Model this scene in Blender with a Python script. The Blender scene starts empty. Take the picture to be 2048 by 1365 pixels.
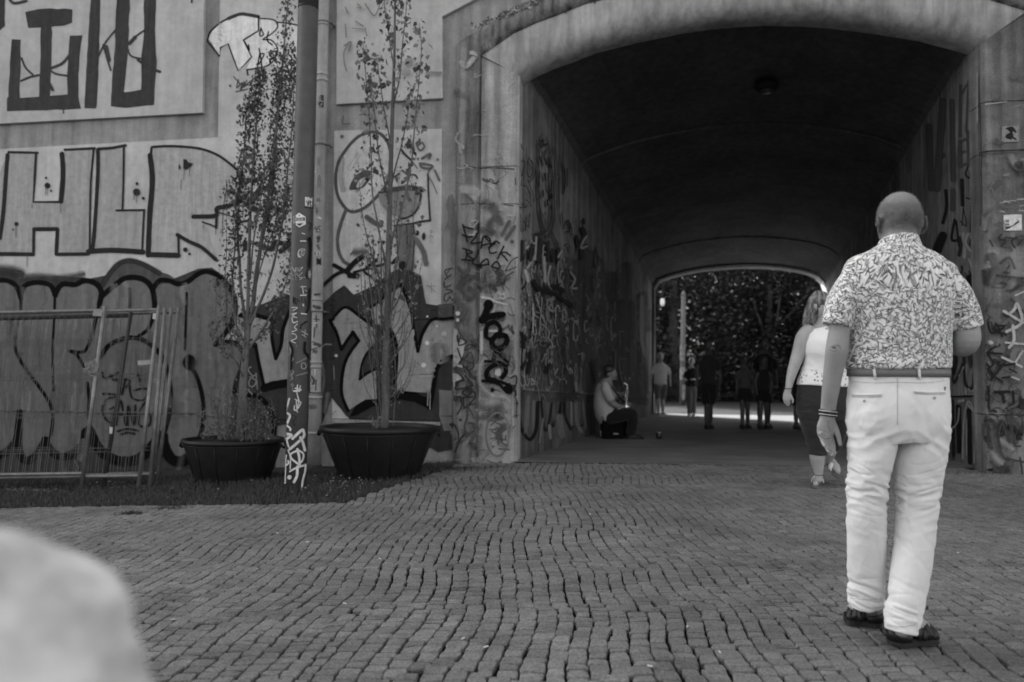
import bpy, bmesh, math, random
import numpy as np
from mathutils import Vector, Matrix, noise
from mathutils.geometry import tessellate_polygon
from mathutils.bvhtree import BVHTree

R = math.radians
rnd = random.Random(7)
scn = bpy.context.scene
COL = scn.collection

# ------------------------------------------------------------------ camera
FPX = 1593.0            # focal length in photo pixels (28 mm on full frame)
CAM_H = 1.05
PITCH, ROLL = R(2.39), R(0.45)
_r0, _u0, _f = Vector((1, 0, 0)), Vector((0, -math.sin(PITCH), math.cos(PITCH))), Vector((0, math.cos(PITCH), math.sin(PITCH)))
CR = _r0 * math.cos(ROLL) + _u0 * math.sin(ROLL)
CU = _u0 * math.cos(ROLL) - _r0 * math.sin(ROLL)
CAMP = Vector((0, 0, CAM_H))
cam = bpy.data.cameras.new('camera')
cam.sensor_width = 36.0
cam.lens = FPX * 36.0 / 2048.0
cam.clip_start, cam.clip_end = 0.05, 2000
cam.dof.use_dof = True
cam.dof.focus_distance = 4.6
cam.dof.aperture_fstop = 1.8
camo = bpy.data.objects.new('camera', cam)
COL.objects.link(camo)
M = Matrix((CR, CU, -_f)).transposed().to_4x4()
M.translation = CAMP
camo.matrix_world = M
scn.camera = camo

# ------------------------------------------------------------------ light
SUN_EL, SUN_AZ = R(35), R(-38)       # azimuth from +Y towards +X: beyond the bridge, to the left
world = bpy.data.worlds.new('World')
scn.world = world
world.use_nodes = True
wn = world.node_tree
wn.nodes.clear()
sky = wn.nodes.new('ShaderNodeTexSky')
sky.sky_type = 'NISHITA'
sky.sun_disc = False
sky.sun_elevation = SUN_EL
sky.sun_rotation = SUN_AZ
sky.dust_density = 3.0
bw = wn.nodes.new('ShaderNodeRGBToBW')
bg = wn.nodes.new('ShaderNodeBackground')
bg.inputs['Strength'].default_value = 0.15
wo = wn.nodes.new('ShaderNodeOutputWorld')
wn.links.new(sky.outputs[0], bw.inputs[0])
wn.links.new(bw.outputs[0], bg.inputs['Color'])
wn.links.new(bg.outputs[0], wo.inputs['Surface'])
sun = bpy.data.lights.new('sun', 'SUN')
sun.energy = 4.2
sun.angle = R(4)
suno = bpy.data.objects.new('sun', sun)
COL.objects.link(suno)
_sd = Vector((math.sin(SUN_AZ) * math.cos(SUN_EL), math.cos(SUN_AZ) * math.cos(SUN_EL), math.sin(SUN_EL)))
suno.rotation_euler = (-_sd).to_track_quat('-Z', 'Y').to_euler()
suno.location = (0, 0, 30)
scn.view_settings.view_transform = 'Standard'
scn.view_settings.look = 'None'
scn.view_settings.exposure = 2.05
scn.view_settings.gamma = 1.0
scn.view_settings.use_curve_mapping = False
scn.cycles.transparent_max_bounces = 40
scn.cycles.max_bounces = 6
scn.cycles.use_denoising = True
scn.cycles.adaptive_threshold = .004

# ------------------------------------------------------------------ pixel -> place helpers (photo pixels 2048 x 1365)
def ray(px, py):
    return CR * ((px - 1024) / FPX) + CU * ((682.5 - py) / FPX) + _f

def ground_z(x, y=0.0):
    return -0.045 * 0.5 * (-x + math.sqrt(x * x + 0.25)) if x < 6 else 0.0

def gpt(px, py):
    d = ray(px, py)
    z = 0.0
    for _ in range(25):
        t = (z - CAM_H) / d.z
        p = CAMP + d * t
        z = ground_z(p.x, p.y)
    return Vector((p.x, p.y, z))

def pt(px, py, Y):
    d = ray(px, py)
    return CAMP + d * (Y / d.y)

def onplane(px, py, P0, N):
    d = ray(px, py)
    t = (P0 - CAMP).dot(N) / d.dot(N)
    return CAMP + d * t

# ------------------------------------------------------------------ mesh helpers
class MB:
    def __init__(s):
        s.v, s.f, s.c = [], [], []
    def add(s, vs, fs, col=None):
        b = len(s.v)
        s.v += [tuple(p) for p in vs]
        s.f += [tuple(i + b for i in f) for f in fs]
        if col is not None:
            s.c += [col] * len(vs)
        return b
    def box(s, lo, hi, mtx=None, col=None):
        x0, y0, z0 = lo; x1, y1, z1 = hi
        vs = [Vector(p) for p in ((x0,y0,z0),(x1,y0,z0),(x1,y1,z0),(x0,y1,z0),(x0,y0,z1),(x1,y0,z1),(x1,y1,z1),(x0,y1,z1))]
        if mtx is not None: vs = [mtx @ p for p in vs]
        s.add(vs, [(0,3,2,1),(4,5,6,7),(0,1,5,4),(1,2,6,5),(2,3,7,6),(3,0,4,7)], col)
    def tube(s, pts, rad, seg=8, cap=True, col=None):
        pts = [Vector(p) for p in pts]
        n = len(pts)
        rads = rad if isinstance(rad, (list, tuple)) else [rad] * n
        vs, fs = [], []
        ref = None
        for i, p in enumerate(pts):
            t = (pts[min(i + 1, n - 1)] - pts[max(i - 1, 0)]).normalized()
            if ref is None:
                ref = t.cross(Vector((0, 0, 1)) if abs(t.z) < .9 else Vector((1, 0, 0))).normalized()
            else:
                ref = (ref - t * ref.dot(t)).normalized()
            b = t.cross(ref)
            for k in range(seg):
                a = 2 * math.pi * k / seg
                vs.append(p + (ref * math.cos(a) + b * math.sin(a)) * rads[i])
        for i in range(n - 1):
            for k in range(seg):
                k2 = (k + 1) % seg
                fs.append((i * seg + k, i * seg + k2, (i + 1) * seg + k2, (i + 1) * seg + k))
        if cap:
            fs.append(tuple(range(seg - 1, -1, -1)))
            fs.append(tuple((n - 1) * seg + k for k in range(seg)))
        s.add(vs, fs, col)
    def lathe(s, prof, center, seg=24, col=None, axis=None):
        vs, fs = [], []
        c = Vector(center)
        n = len(prof)
        for (r, z) in prof:
            for k in range(seg):
                a = 2 * math.pi * k / seg
                vs.append(c + Vector((r * math.cos(a), r * math.sin(a), z)))
        for i in range(n - 1):
            for k in range(seg):
                k2 = (k + 1) % seg
                fs.append((i * seg + k, i * seg + k2, (i + 1) * seg + k2, (i + 1) * seg + k))
        fs.append(tuple(range(seg - 1, -1, -1)))
        fs.append(tuple((n - 1) * seg + k for k in range(seg)))
        s.add(vs, fs, col)

def link(name, me, parent=None, kind=None):
    o = bpy.data.objects.new(name, me)
    COL.objects.link(o)
    if parent is not None:
        o.parent = parent
    if kind: o['kind'] = kind
    return o

def build(name, mb, mat, parent=None, smooth=False, kind=None, fixn=True):
    """one mesh object; the geometry is given in world space, the parent is an empty without rotation"""
    off = Vector((0, 0, 0))
    p = parent
    while p is not None:
        off += p.location; p = p.parent
    me = bpy.data.meshes.new(name)
    me.from_pydata([(a - off.x, b - off.y, c - off.z) for a, b, c in mb.v], [], mb.f)
    if mb.c and len(mb.c) == len(mb.v):
        at = me.attributes.new('paint', 'FLOAT_COLOR', 'POINT')
        at.data.foreach_set('color', np.array([(c[0], c[1], c[2], c[3] if len(c) > 3 else 0.0) for c in mb.c], dtype=np.float32).ravel())
    if fixn:
        bm = bmesh.new(); bm.from_mesh(me)
        bmesh.ops.recalc_face_normals(bm, faces=bm.faces)
        bm.to_mesh(me); bm.free()
    if smooth:
        me.polygons.foreach_set('use_smooth', [True] * len(me.polygons))
    me.update()
    if mat is not None: me.materials.append(mat)
    return link(name, me, parent, kind)

def tag(o, label=None, cat=None, group=None, kind=None):
    if label: o['label'] = label
    if cat: o['category'] = cat
    if group: o['group'] = group
    if kind: o['kind'] = kind
    return o

def empty(name, loc, label=None, cat=None, group=None, parent=None):
    o = bpy.data.objects.new(name, None)
    COL.objects.link(o)
    o.location = loc
    o.empty_display_size = .1
    if parent: o.parent = parent
    return tag(o, label, cat, group)

def catmull(pts, n=6, closed=False):
    P = [np.array(p, float) for p in pts]
    if len(P) < 3 and not closed:
        return [P[0] + (P[-1] - P[0]) * t / n for t in range(n + 1)]
    out = []
    m = len(P)
    rng = range(m if closed else m - 1)
    for i in rng:
        if closed:
            p0, p1, p2, p3 = P[(i - 1) % m], P[i], P[(i + 1) % m], P[(i + 2) % m]
        else:
            p0, p1, p2, p3 = P[max(i - 1, 0)], P[i], P[i + 1], P[min(i + 2, m - 1)]
        for k in range(n):
            t = k / n
            out.append(0.5 * ((2 * p1) + (-p0 + p2) * t + (2 * p0 - 5 * p1 + 4 * p2 - p3) * t * t + (-p0 + 3 * p1 - 3 * p2 + p3) * t ** 3))
    if not closed: out.append(P[-1])
    return out

# ------------------------------------------------------------------ materials (a black-and-white photograph: every colour is a grey)
def g3(v): return (v, v, v, 1)

class NT:
    def __init__(s, name):
        s.m = bpy.data.materials.new(name)
        s.m.use_nodes = True
        s.t = s.m.node_tree
        s.b = s.t.nodes['Principled BSDF']
        s.out = s.t.nodes['Material Output']
    def n(s, typ, **kw):
        nd = s.t.nodes.new(typ)
        for k, v in kw.items():
            if k.startswith('_'): setattr(nd, k[1:], v)
            else: nd.inputs[k.replace('__', ' ')].default_value = v
        return nd
    def l(s, a, b): s.t.links.new(a, b)
    def math(s, op, a, b=None, c=None, clamp=False):
        nd = s.t.nodes.new('ShaderNodeMath'); nd.operation = op; nd.use_clamp = clamp
        for i, x in enumerate((a, b, c)):
            if x is None: continue
            if hasattr(x, 'default_value') or hasattr(x, 'links'): s.l(x, nd.inputs[i])
            else: nd.inputs[i].default_value = x
        return nd.outputs[0]
    def pos(s, scale=(1, 1, 1), obj=False):
        if obj:
            src = s.n('ShaderNodeTexCoord').outputs['Object']
        else:
            src = s.n('ShaderNodeNewGeometry').outputs['Position']
        mp = s.n('ShaderNodeMapping', Scale=scale)
        s.l(src, mp.inputs['Vector'])
        return mp.outputs[0]
    def noise(s, vec, scale, detail=4, rough=.6):
        nd = s.n('ShaderNodeTexNoise', Scale=scale, Detail=detail, Roughness=rough)
        s.l(vec, nd.inputs['Vector'])
        return nd.outputs['Fac']
    def remap(s, x, a, b, c, d):
        nd = s.n('ShaderNodeMapRange'); nd.clamp = True
        s.l(x, nd.inputs[0])
        for i, v in enumerate((a, b, c, d)): nd.inputs[i + 1].default_value = v
        return nd.outputs[0]
    def color(s, x):
        s.l(x, s.b.inputs['Base Color'])
    def bump(s, h, strength=.3, dist=.01):
        nd = s.n('ShaderNodeBump', Strength=strength, Distance=dist)
        s.l(h, nd.inputs['Height']); s.l(nd.outputs[0], s.b.inputs['Normal'])

def simple(name, v, rough=.7, var=.25, scale=20, spec=.3, metal=0, bump=0, obj=False):
    t = NT(name)
    p = t.pos(obj=obj)
    n = t.noise(p, scale)
    t.color(t.remap(n, .3, .7, v * (1 - var), v * (1 + var)))
    t.b.inputs['Roughness'].default_value = rough
    t.b.inputs['Specular IOR Level'].default_value = spec
    t.b.inputs['Metallic'].default_value = metal
    if bump: t.bump(n, bump, .01)
    return t.m

def concrete(name, base, streak=.35, blotch=.3, fine=.2, bump=.25, pit=.5):
    t = NT(name)
    p = t.pos()
    n1 = t.noise(p, 1.1, 5, .65)
    ps = t.pos((6, 6, .35))
    n2 = t.noise(ps, 1.6, 5, .6)
    n3 = t.noise(p, 60, 4, .7)
    n4 = t.noise(p, 7, 6, .7)
    a = t.remap(n1, .35, .65, 1 - blotch, 1 + blotch * .5)
    b = t.remap(n2, .38, .68, 1 + streak * .25, 1 - streak)
    c = t.remap(n3, .25, .75, 1 - fine, 1 + fine)
    d = t.remap(n4, .3, .7, .86, 1.12)
    v = t.math('MULTIPLY', t.math('MULTIPLY', a, b), t.math('MULTIPLY', c, d))
    vo = t.n('ShaderNodeTexVoronoi', Scale=26)
    t.l(p, vo.inputs['Vector'])
    pits = t.remap(vo.outputs['Distance'], .03, .10, 1 - pit, 1)
    v = t.math('MULTIPLY', v, pits)
    t.color(t.math('MULTIPLY', v, base))
    t.b.inputs['Roughness'].default_value = .95
    t.b.inputs['Specular IOR Level'].default_value = .06
    t.bump(t.math('ADD', n3, t.math('MULTIPLY', pits, .6)), bump, .004)
    return t.m

def paint_mat(name='spray_paint', wear=.25):
    """reads tone and coverage from the strokes"""
    t = NT(name)
    at = t.n('ShaderNodeAttribute', _attribute_name='paint')
    sp = t.n('ShaderNodeSeparateColor')
    t.l(at.outputs['Color'], sp.inputs[0])
    p = t.pos()
    n1 = t.noise(p, 14, 5, .65)
    n2 = t.noise(t.pos((7, 7, .5)), 2.2, 5, .6)
    n3 = t.noise(p, 90, 3, .7)
    v = t.math('MULTIPLY', t.remap(n1, .3, .7, 1 - wear * .6, 1 + wear * .6), t.remap(n2, .35, .7, 1.08, 1 - wear))
    v = t.math('MULTIPLY', v, t.remap(n3, .3, .7, .9, 1.1))
    t.color(t.math('MULTIPLY', v, sp.outputs[0]))
    t.b.inputs['Roughness'].default_value = .7
    t.b.inputs['Specular IOR Level'].default_value = .04
    # coverage: soft edge of the spray broken up by the grain of the wall
    al = t.math('ADD', sp.outputs[1], t.math('MULTIPLY', t.math('SUBTRACT', n3, .5), .7))
    al = t.math('DIVIDE', t.math('SUBTRACT', al, .12), t.math('ADD', .63, t.math('MULTIPLY', at.outputs['Alpha'], .8)), clamp=True)
    al = t.math('MULTIPLY', al, t.remap(n1, .22, .34, .6, 1))
    al = t.math('MULTIPLY', al, sp.outputs[2])
    tr = t.n('ShaderNodeBsdfTransparent')
    mx = t.n('ShaderNodeMixShader')
    t.l(al, mx.inputs[0]); t.l(tr.outputs[0], mx.inputs[1]); t.l(t.b.outputs[0], mx.inputs[2])
    t.l(mx.outputs[0], t.out.inputs['Surface'])
    return t.m

# ------------------------------------------------------------------ paint on surfaces
class Paint:
    """strokes and fills laid on a surface; proj(px, py, lift) gives the point on it"""
    def __init__(s, proj, base=.0025, step=.00025):
        s.proj, s.base, s.step, s.k = proj, base, step, 0
        s.mb = MB(); s.o = (0, 0, 1.0)
    def crop(s, ox, oy, sc): s.o = (ox, oy, sc); return s
    def P(s, p): return (s.o[0] + p[0] / s.o[2], s.o[1] + p[1] / s.o[2])
    def lift(s):
        s.k += 1
        return s.base + s.step * s.k
    def put(s, vs2, fs, tone, al, cov=1.0, soft=0.0):
        L = s.lift()
        vs, ok = [], []
        for q in vs2:
            w = s.proj(q[0], q[1], L)
            ok.append(w is not None)
            vs.append(w if w is not None else (0, 0, 0))
        fs = [f for f in fs if all(ok[i] for i in f)]
        b = len(s.mb.v)
        s.mb.v += [tuple(v) for v in vs]
        s.mb.f += [tuple(i + b for i in f) for f in fs]
        s.mb.c += [(tone, a, cov, soft) for a in al]
    def st(s, pts, w=10, tone=.04, soft=.25, sm=True, closed=False, n=5, cov=1.0, taper=False):
        w = w / s.o[2]
        pts = [s.P(p) for p in pts]
        P = catmull(pts, n, closed) if (sm and len(pts) > 2) or closed else [np.array(p, float) for p in pts]
        if len(P) == 2: P = [P[0] + (P[1] - P[0]) * t / 4 for t in range(5)]
        if closed: P = P + [P[0]]
        h = w / 2
        secs = []
        d0 = P[1] - P[0]; d0 /= (np.linalg.norm(d0) + 1e-9)
        d1 = P[-1] - P[-2]; d1 /= (np.linalg.norm(d1) + 1e-9)
        if not closed:
            for t in (1, .85, .5): secs.append((P[0] - d0 * h * t, max(.05, math.sqrt(max(0, 1 - t * t))), None))
        m = len(P)
        for i, p in enumerate(P): secs.append((p, 1.0, None))
        if not closed:
            for t in (.5, .85, 1): secs.append((P[-1] + d1 * h * t, max(.05, math.sqrt(max(0, 1 - t * t))), None))
        vs, al, fs = [], [], []
        N = len(secs)
        for i, (p, k, _) in enumerate(secs):
            a = secs[max(i - 1, 0)][0]; b = secs[min(i + 1, N - 1)][0]
            if closed:
                if i == 0: a = secs[N - 2][0]
                if i == N - 1: b = secs[1][0]
            d = b - a; d = d / (np.linalg.norm(d) + 1e-9)
            nr = np.array((-d[1], d[0]))
            if taper: k *= 1 - .75 * i / N
            wob = 1 + .10 * noise.noise(Vector((p[0] * .13, p[1] * .13, w)))
            hh = h * k * wob
            e = hh * (1 + soft)
            c = max(0.0, hh * (1 - soft))
            vs += [p - nr * e, p - nr * c, p + nr * c, p + nr * e]
            al += [0, 1, 1, 0]
        for i in range(N - 1):
            for j in range(3):
                fs.append((i * 4 + j, i * 4 + j + 1, i * 4 + 5 + j, i * 4 + 4 + j))
        s.put(vs, fs, tone, al, cov, max(0., soft - .35))
    def fi(s, pts, tone, sm=False, n=4, cov=1.0, edge=2.0):
        pts = [s.P(p) for p in pts]
        P = catmull(pts, n, True) if sm else [np.array(p, float) for p in pts]
        # refine long edges so the outline stays slightly uneven
        Q = []
        m = len(P)
        for i in range(m):
            a, b = P[i], P[(i + 1) % m]
            k = max(1, int(np.linalg.norm(b - a) / 14))
            for j in range(k):
                q = a + (b - a) * j / k
                Q.append(q + np.array((noise.noise(Vector((q[0] * .09, q[1] * .09, 3.1))), noise.noise(Vector((q[0] * .09, q[1] * .09, 9.7))))) * edge)
        tri = [tuple(t) for t in tessellate_polygon([[Vector((q[0], q[1], 0)) for q in Q]])]
        # split large triangles so that the paint follows the steps of the wall
        lim = 11.0
        for _ in range(9):
            mid, out, big = {}, [], False
            def mp(i, j):
                k = (min(i, j), max(i, j))
                if k not in mid:
                    mid[k] = len(Q); Q.append((Q[i] + Q[j]) / 2)
                return mid[k]
            long_ = {}
            for t in tri:
                for i, j in ((t[0], t[1]), (t[1], t[2]), (t[2], t[0])):
                    k = (min(i, j), max(i, j))
                    if k not in long_: long_[k] = np.linalg.norm(Q[i] - Q[j]) > lim
            for t in tri:
                e = [long_[(min(t[i], t[(i + 1) % 3]), max(t[i], t[(i + 1) % 3]))] for i in range(3)]
                if not any(e): out.append(t); continue
                big = True
                if all(e):
                    a, b, c = mp(t[0], t[1]), mp(t[1], t[2]), mp(t[2], t[0])
                    out += [(t[0], a, c), (a, t[1], b), (c, b, t[2]), (a, b, c)]
                elif sum(e) == 1:
                    i = e.index(True); a, b, c = t[i], t[(i + 1) % 3], t[(i + 2) % 3]
                    m_ = mp(a, b); out += [(a, m_, c), (m_, b, c)]
                else:
                    i = e.index(False); a, b, c = t[i], t[(i + 1) % 3], t[(i + 2) % 3]
                    m1, m2 = mp(b, c), mp(c, a)
                    out += [(m2, m1, c), (a, b, m1), (a, m1, m2)]
            tri = out
            if not big: break
        s.put(Q, tri, tone, [1] * len(Q), cov)
    def dot(s, x, y, r, tone=.04, soft=.2, ry=None):
        x, y = s.P((x, y)); r /= s.o[2]; ry = r if ry is None else ry / s.o[2]
        vs = [np.array((x, y))]; al = [1]; fs = []
        K = 12
        for q, a in ((1 - soft, 1), (1 + soft, 0)):
            for k in range(K):
                t = 2 * math.pi * k / K
                vs.append(np.array((x + r * q * math.cos(t), y + ry * q * math.sin(t)))); al.append(a)
        for k in range(K):
            k2 = (k + 1) % K
            fs.append((0, 1 + k, 1 + k2)); fs.append((1 + k, 1 + K + k, 1 + K + k2, 1 + k2))
        s.put(vs, fs, tone, al)
    def drip(s, x, y, ln, w=4, tone=.05):
        s.st([(x, y), (x - .02 * ln, y + ln)], w, tone, .5, False)
    def done(s, name, parent, label=None, mat=None):
        o = build(name, s.mb, mat or PAINT, parent, fixn=False)
        if label: o['label'] = label
        return o

def plane_proj(P0, N, lift0=0.0):
    def f(px, py, L):
        return onplane(px, py, P0 + N * (lift0 + L), N)
    return f

def bvh_proj(objs):
    vs, fs = [], []
    for o in objs:
        off = Vector((0, 0, 0)); p = o
        while p is not None: off += p.location; p = p.parent
        b = len(vs)
        vs += [v.co + off for v in o.data.vertices]
        fs += [tuple(i + b for i in pl.vertices) for pl in o.data.polygons]
    tree = BVHTree.FromPolygons(vs, fs)
    def f(px, py, L):
        d = ray(px, py).normalized()
        h = tree.ray_cast(CAMP, d)
        if h[0] is None: return None
        return h[0] - d * (L * 1.2)
    return f

PAINT = paint_mat()
# ================================================================== BRIDGE
A = gpt(1033, 925); B = gpt(1976, 946); A.z = B.z = 0
U = (B - A).normalized(); Nf = Vector((U.y, -U.x, 0)); ZZ = Vector((0, 0, 1))
OPEN_W = (B - A).length
def fw(u, v, w=0.0): return A + U * u + ZZ * v + Nf * w
def fuv(px, py, w=0.0):
    p = onplane(px, py, A + Nf * w, Nf)
    return ((p - A).dot(U), p.z)

M_CONC = concrete('weathered_concrete', .30, .3, .25, .22)
M_PIER = concrete('pier_concrete', .36, .4, .3, .3, .35)
M_PIER_R = concrete('pier_concrete_dark_blotchy', .20, .4, .45, .3, .35)  # darker base and stronger blotches than the left pier
M_ARCH = concrete('arch_concrete', .40, .34, .28, .06, .06, .15)
M_ROLL = concrete('moulding_concrete', .20, .75, .45, .3, .4)
M_PANEL = concrete('painted_panel', .46, .10, .10, .05, .08, .12)
M_PANEL2 = concrete('painted_panel_worn', .50, .12, .14, .06, .08, .15)
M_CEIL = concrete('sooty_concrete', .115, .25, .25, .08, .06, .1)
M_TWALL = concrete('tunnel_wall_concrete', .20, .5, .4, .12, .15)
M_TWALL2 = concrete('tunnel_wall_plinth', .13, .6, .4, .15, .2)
M_PORTAL = concrete('pale_portal_concrete', .36, .2, .2, .1, .1, .1)
M_DARK = simple('joint_shadow_dark', .02)

bridge = empty('bridge', A, 'concrete bridge with a low arched passage and walls covered in graffiti', 'bridge')

arch_px = [(1036,152),(1062,136),(1100,119),(1134,107),(1190,85),(1272,64),(1372,43),(1450,33),(1536,27),(1610,28.5),(1667,32),(1761,43),(1855,58),(1930,77),(1957,87)]
arch = [fuv(*p) for p in arch_px]
path = [(0.0, -.15)] + [(0.0, arch[0][1])] + arch[1:-1] + [(OPEN_W, arch[-1][1])] + [(OPEN_W, -.15)]
NP = len(path)
def off_path(d):
    out = []
    for i in range(NP):
        p = np.array(path[i])
        def nrm(a, b):
            e = np.array(b) - np.array(a); e = e / np.linalg.norm(e)
            return np.array((-e[1], e[0]))
        if i == 0: n = nrm(path[0], path[1]); k = 1
        elif i == NP - 1: n = nrm(path[-2], path[-1]); k = 1
        else:
            n1, n2 = nrm(path[i-1], path[i]), nrm(path[i], path[i+1])
            n = n1 + n2; n /= np.linalg.norm(n); k = 1 / max(.3, n.dot(n1))
        out.append(p + n * d * k)
    return out
def sweep(prof, i0, i1, sub=1):
    mb = MB()
    offs = [off_path(d) for d, w in prof]
    m = len(prof)
    vs = []
    for i in range(i0, i1 + 1):
        for j in range(m): vs.append(fw(offs[j][i][0], offs[j][i][1], prof[j][1]))
    fs = []
    for i in range(i1 - i0):
        for j in range(m - 1):
            a = i * m + j
            fs.append((a, a + 1, a + m + 1, a + m))
    mb.add(vs, fs)
    return mb
BAND, ROLL_D = .47, .78
bull = [(0, -.34), (0.0, -.20), (.025, -.12), (.06, -.055), (.11, -.01), (.17, .022), (.24, .04), (.33, .048), (.40, .05), (BAND - .004, .05), (BAND - .004, -.1)]
build('arch_band', sweep(bull, 1, NP - 2), M_ARCH, bridge, smooth=True)
rollp = [(BAND, -.1), (BAND, .02)] + [(BAND + .155 - .155 * math.cos(math.pi * k / 10), .02 + .12 * math.sin(math.pi * k / 10)) for k in range(1, 10)] + [(ROLL_D, .01), (ROLL_D, -.1)]
build('roll_moulding', sweep(rollp, 0, NP - 1), M_ROLL, bridge, smooth=True)

def pier(side, cuts_px):
    i = 1 if side == 0 else NP - 2
    offs = {d: off_path(d)[i] for d in (0.0, .03, BAND - .004)}
    vs_ = [-.15] + [c for c in cuts_px] + [None]
    for k in range(len(vs_) - 1):
        mb = MB()
        prof = [(0.0, -.34), (0.0, -.02), (.03, .03), (BAND - .004, .03), (BAND - .004, -.34)]
        lo = vs_[k] + (.005 if k else 0)
        pts = []
        for d, w in prof:
            o = offs[d]
            top = (o[1] - .004) if vs_[k + 1] is None else vs_[k + 1] - .005
            pts.append((o[0], lo, top, w))
        n = len(pts)
        v = [fw(p[0], p[1], p[3]) for p in pts] + [fw(p[0], p[2], p[3]) for p in pts]
        f = [(j, (j + 1) % n, n + (j + 1) % n, n + j) for j in range(n)] + [tuple(range(n)), tuple(range(2 * n - 1, n - 1, -1))]
        mb.add(v, f)
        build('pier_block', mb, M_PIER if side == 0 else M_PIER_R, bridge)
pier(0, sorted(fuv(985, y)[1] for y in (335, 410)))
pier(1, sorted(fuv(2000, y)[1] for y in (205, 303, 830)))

# plain wall behind the panels, wall above the arch
TOP = 12.0
mb = MB()
def rect(mb, u0, u1, v0, v1, w=0.0, steps=1):
    for k in range(steps):
        a, b = u0 + (u1 - u0) * k / steps, u0 + (u1 - u0) * (k + 1) / steps
        mb.add([fw(a, v0, w), fw(b, v0, w), fw(b, v1, w), fw(a, v1, w)], [(0, 1, 2, 3)])
rect(mb, -16, -ROLL_D + .01, -1.2, TOP)
rect(mb, OPEN_W + ROLL_D - .01, OPEN_W + 12, -.6, TOP)
oo = off_path(ROLL_D - .01)
for i in range(1, NP - 2):
    mb.add([fw(*oo[i]), fw(*oo[i + 1]), fw(oo[i + 1][0], TOP), fw(oo[i][0], TOP)], [(0, 1, 2, 3)])
facade = build('wall', mb, M_CONC, bridge, fixn=False)

# ---- tunnel lining
C = gpt(1308, 828); C.z = 0
FARN = Nf
dD = ray(1650, 835); D = onplane(1650, 835, C, Nf); D.z = 0
near_px = [(1038,161),(1062,136),(1100,119),(1190,85),(1272,64),(1372,43),(1450,33),(1536,27),(1610,29),(1667,32),(1761,43),(1855,58),(1930,79),(1953,101)]
far_px = [(1308,580),(1316,564),(1335,556),(1370,547),(1400,541),(1440,536.5),(1480,534),(1520,534),(1560,537),(1590,541.5),(1615,547),(1633,555),(1645,567),(1650,580)]
nearP = [onplane(x, y, A - Nf * .30, Nf) for x, y in near_px]
nearP[0].x = (A - Nf * .3).x - .02; nearP[-1] = Vector((B.x + .15, nearP[-1].y, nearP[-1].z))
farP = [onplane(x, y, C, Nf) for x, y in far_px]
farP[0] = Vector((C.x - .02, C.y, farP[0].z)); farP[-1] = Vector((D.x + .02, D.y, farP[-1].z))
def ring(t): return [a.lerp(b, t) for a, b in zip(nearP, farP)]
def crown_py(t):
    p = ring(t)[7] - CAMP
    return 682.5 - FPX * p.dot(CU) / p.dot(_f)
def t_at(py):
    lo, hi = 0., 1.
    for _ in range(40):
        m = (lo + hi) / 2
        if crown_py(m) < py: lo = m
        else: hi = m
    return lo
ts = [0, t_at(82), t_at(250), t_at(403), t_at(475), 1.0]
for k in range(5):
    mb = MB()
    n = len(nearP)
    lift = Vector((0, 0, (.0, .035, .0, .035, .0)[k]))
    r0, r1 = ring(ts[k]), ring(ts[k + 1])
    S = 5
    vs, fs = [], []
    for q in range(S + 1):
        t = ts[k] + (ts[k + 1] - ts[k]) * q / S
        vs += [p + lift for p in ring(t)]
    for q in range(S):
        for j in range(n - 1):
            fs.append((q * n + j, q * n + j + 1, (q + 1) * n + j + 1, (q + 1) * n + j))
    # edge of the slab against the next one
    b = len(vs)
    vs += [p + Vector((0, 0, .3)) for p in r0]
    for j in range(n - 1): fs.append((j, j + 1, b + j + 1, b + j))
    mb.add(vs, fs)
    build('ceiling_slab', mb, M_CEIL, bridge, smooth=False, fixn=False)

def tunnel_wall(P0, P1, inward, zt0, zt1, zg0, zg1, cuts):
    Dr = (P1 - P0); L = Dr.length; Dr = Dr / L
    N = Vector((Dr.y, -Dr.x, 0))
    if N.dot(inward) < 0: N = -N
    def q(s, z, w): return P0 + Dr * s + ZZ * z + N * w
    back = MB()
    back.add([q(.1, -.2, -.03), q(L, -.2, -.03), q(L, zt1 + .3, -.03), q(.1, zt0 + .3, -.03)], [(0, 1, 2, 3)])
    build('wall_core', back, M_DARK, bridge, fixn=False)
    def top(s): return zt0 + (zt1 - zt0) * s / L + .40
    def gr(s): return zg0 + (zg1 - zg0) * s / L
    out = []
    for a, b in zip(cuts[:-1], cuts[1:]):
        a += .007; b -= .007
        w = rnd.uniform(-.003, .003)
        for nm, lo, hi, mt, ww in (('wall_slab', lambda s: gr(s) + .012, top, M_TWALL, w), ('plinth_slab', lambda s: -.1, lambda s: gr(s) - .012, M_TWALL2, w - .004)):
            m = MB()
            v = [q(a, lo(a), ww), q(b, lo(b), ww), q(b, hi(b), ww), q(a, hi(a), ww)]
            v2 = [p - N * .1 for p in v]
            m.add(v + v2, [(0, 1, 2, 3), (0, 4, 5, 1), (1, 5, 6, 2), (2, 6, 7, 3), (3, 7, 4, 0)])
            out.append(build(nm, m, mt, bridge))
    return N, Dr, L, out
zg0 = onplane(1036, 784, A, Vector((1, -.3, 0))).z
Lw = (C - A).length; Rw = (D - B).length
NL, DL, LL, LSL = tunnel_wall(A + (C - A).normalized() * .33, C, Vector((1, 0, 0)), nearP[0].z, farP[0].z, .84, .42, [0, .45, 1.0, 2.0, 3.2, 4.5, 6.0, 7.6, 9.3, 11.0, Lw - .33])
NR, DR, LR, RSL = tunnel_wall(B + (D - B).normalized() * .33, D, Vector((-1, 0, 0)), nearP[-1].z, farP[-1].z, .84, .42, [0, .6, 1.4, 2.6, 4.2, 6.0, 8.0, 10.0, Rw - .33])
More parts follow.
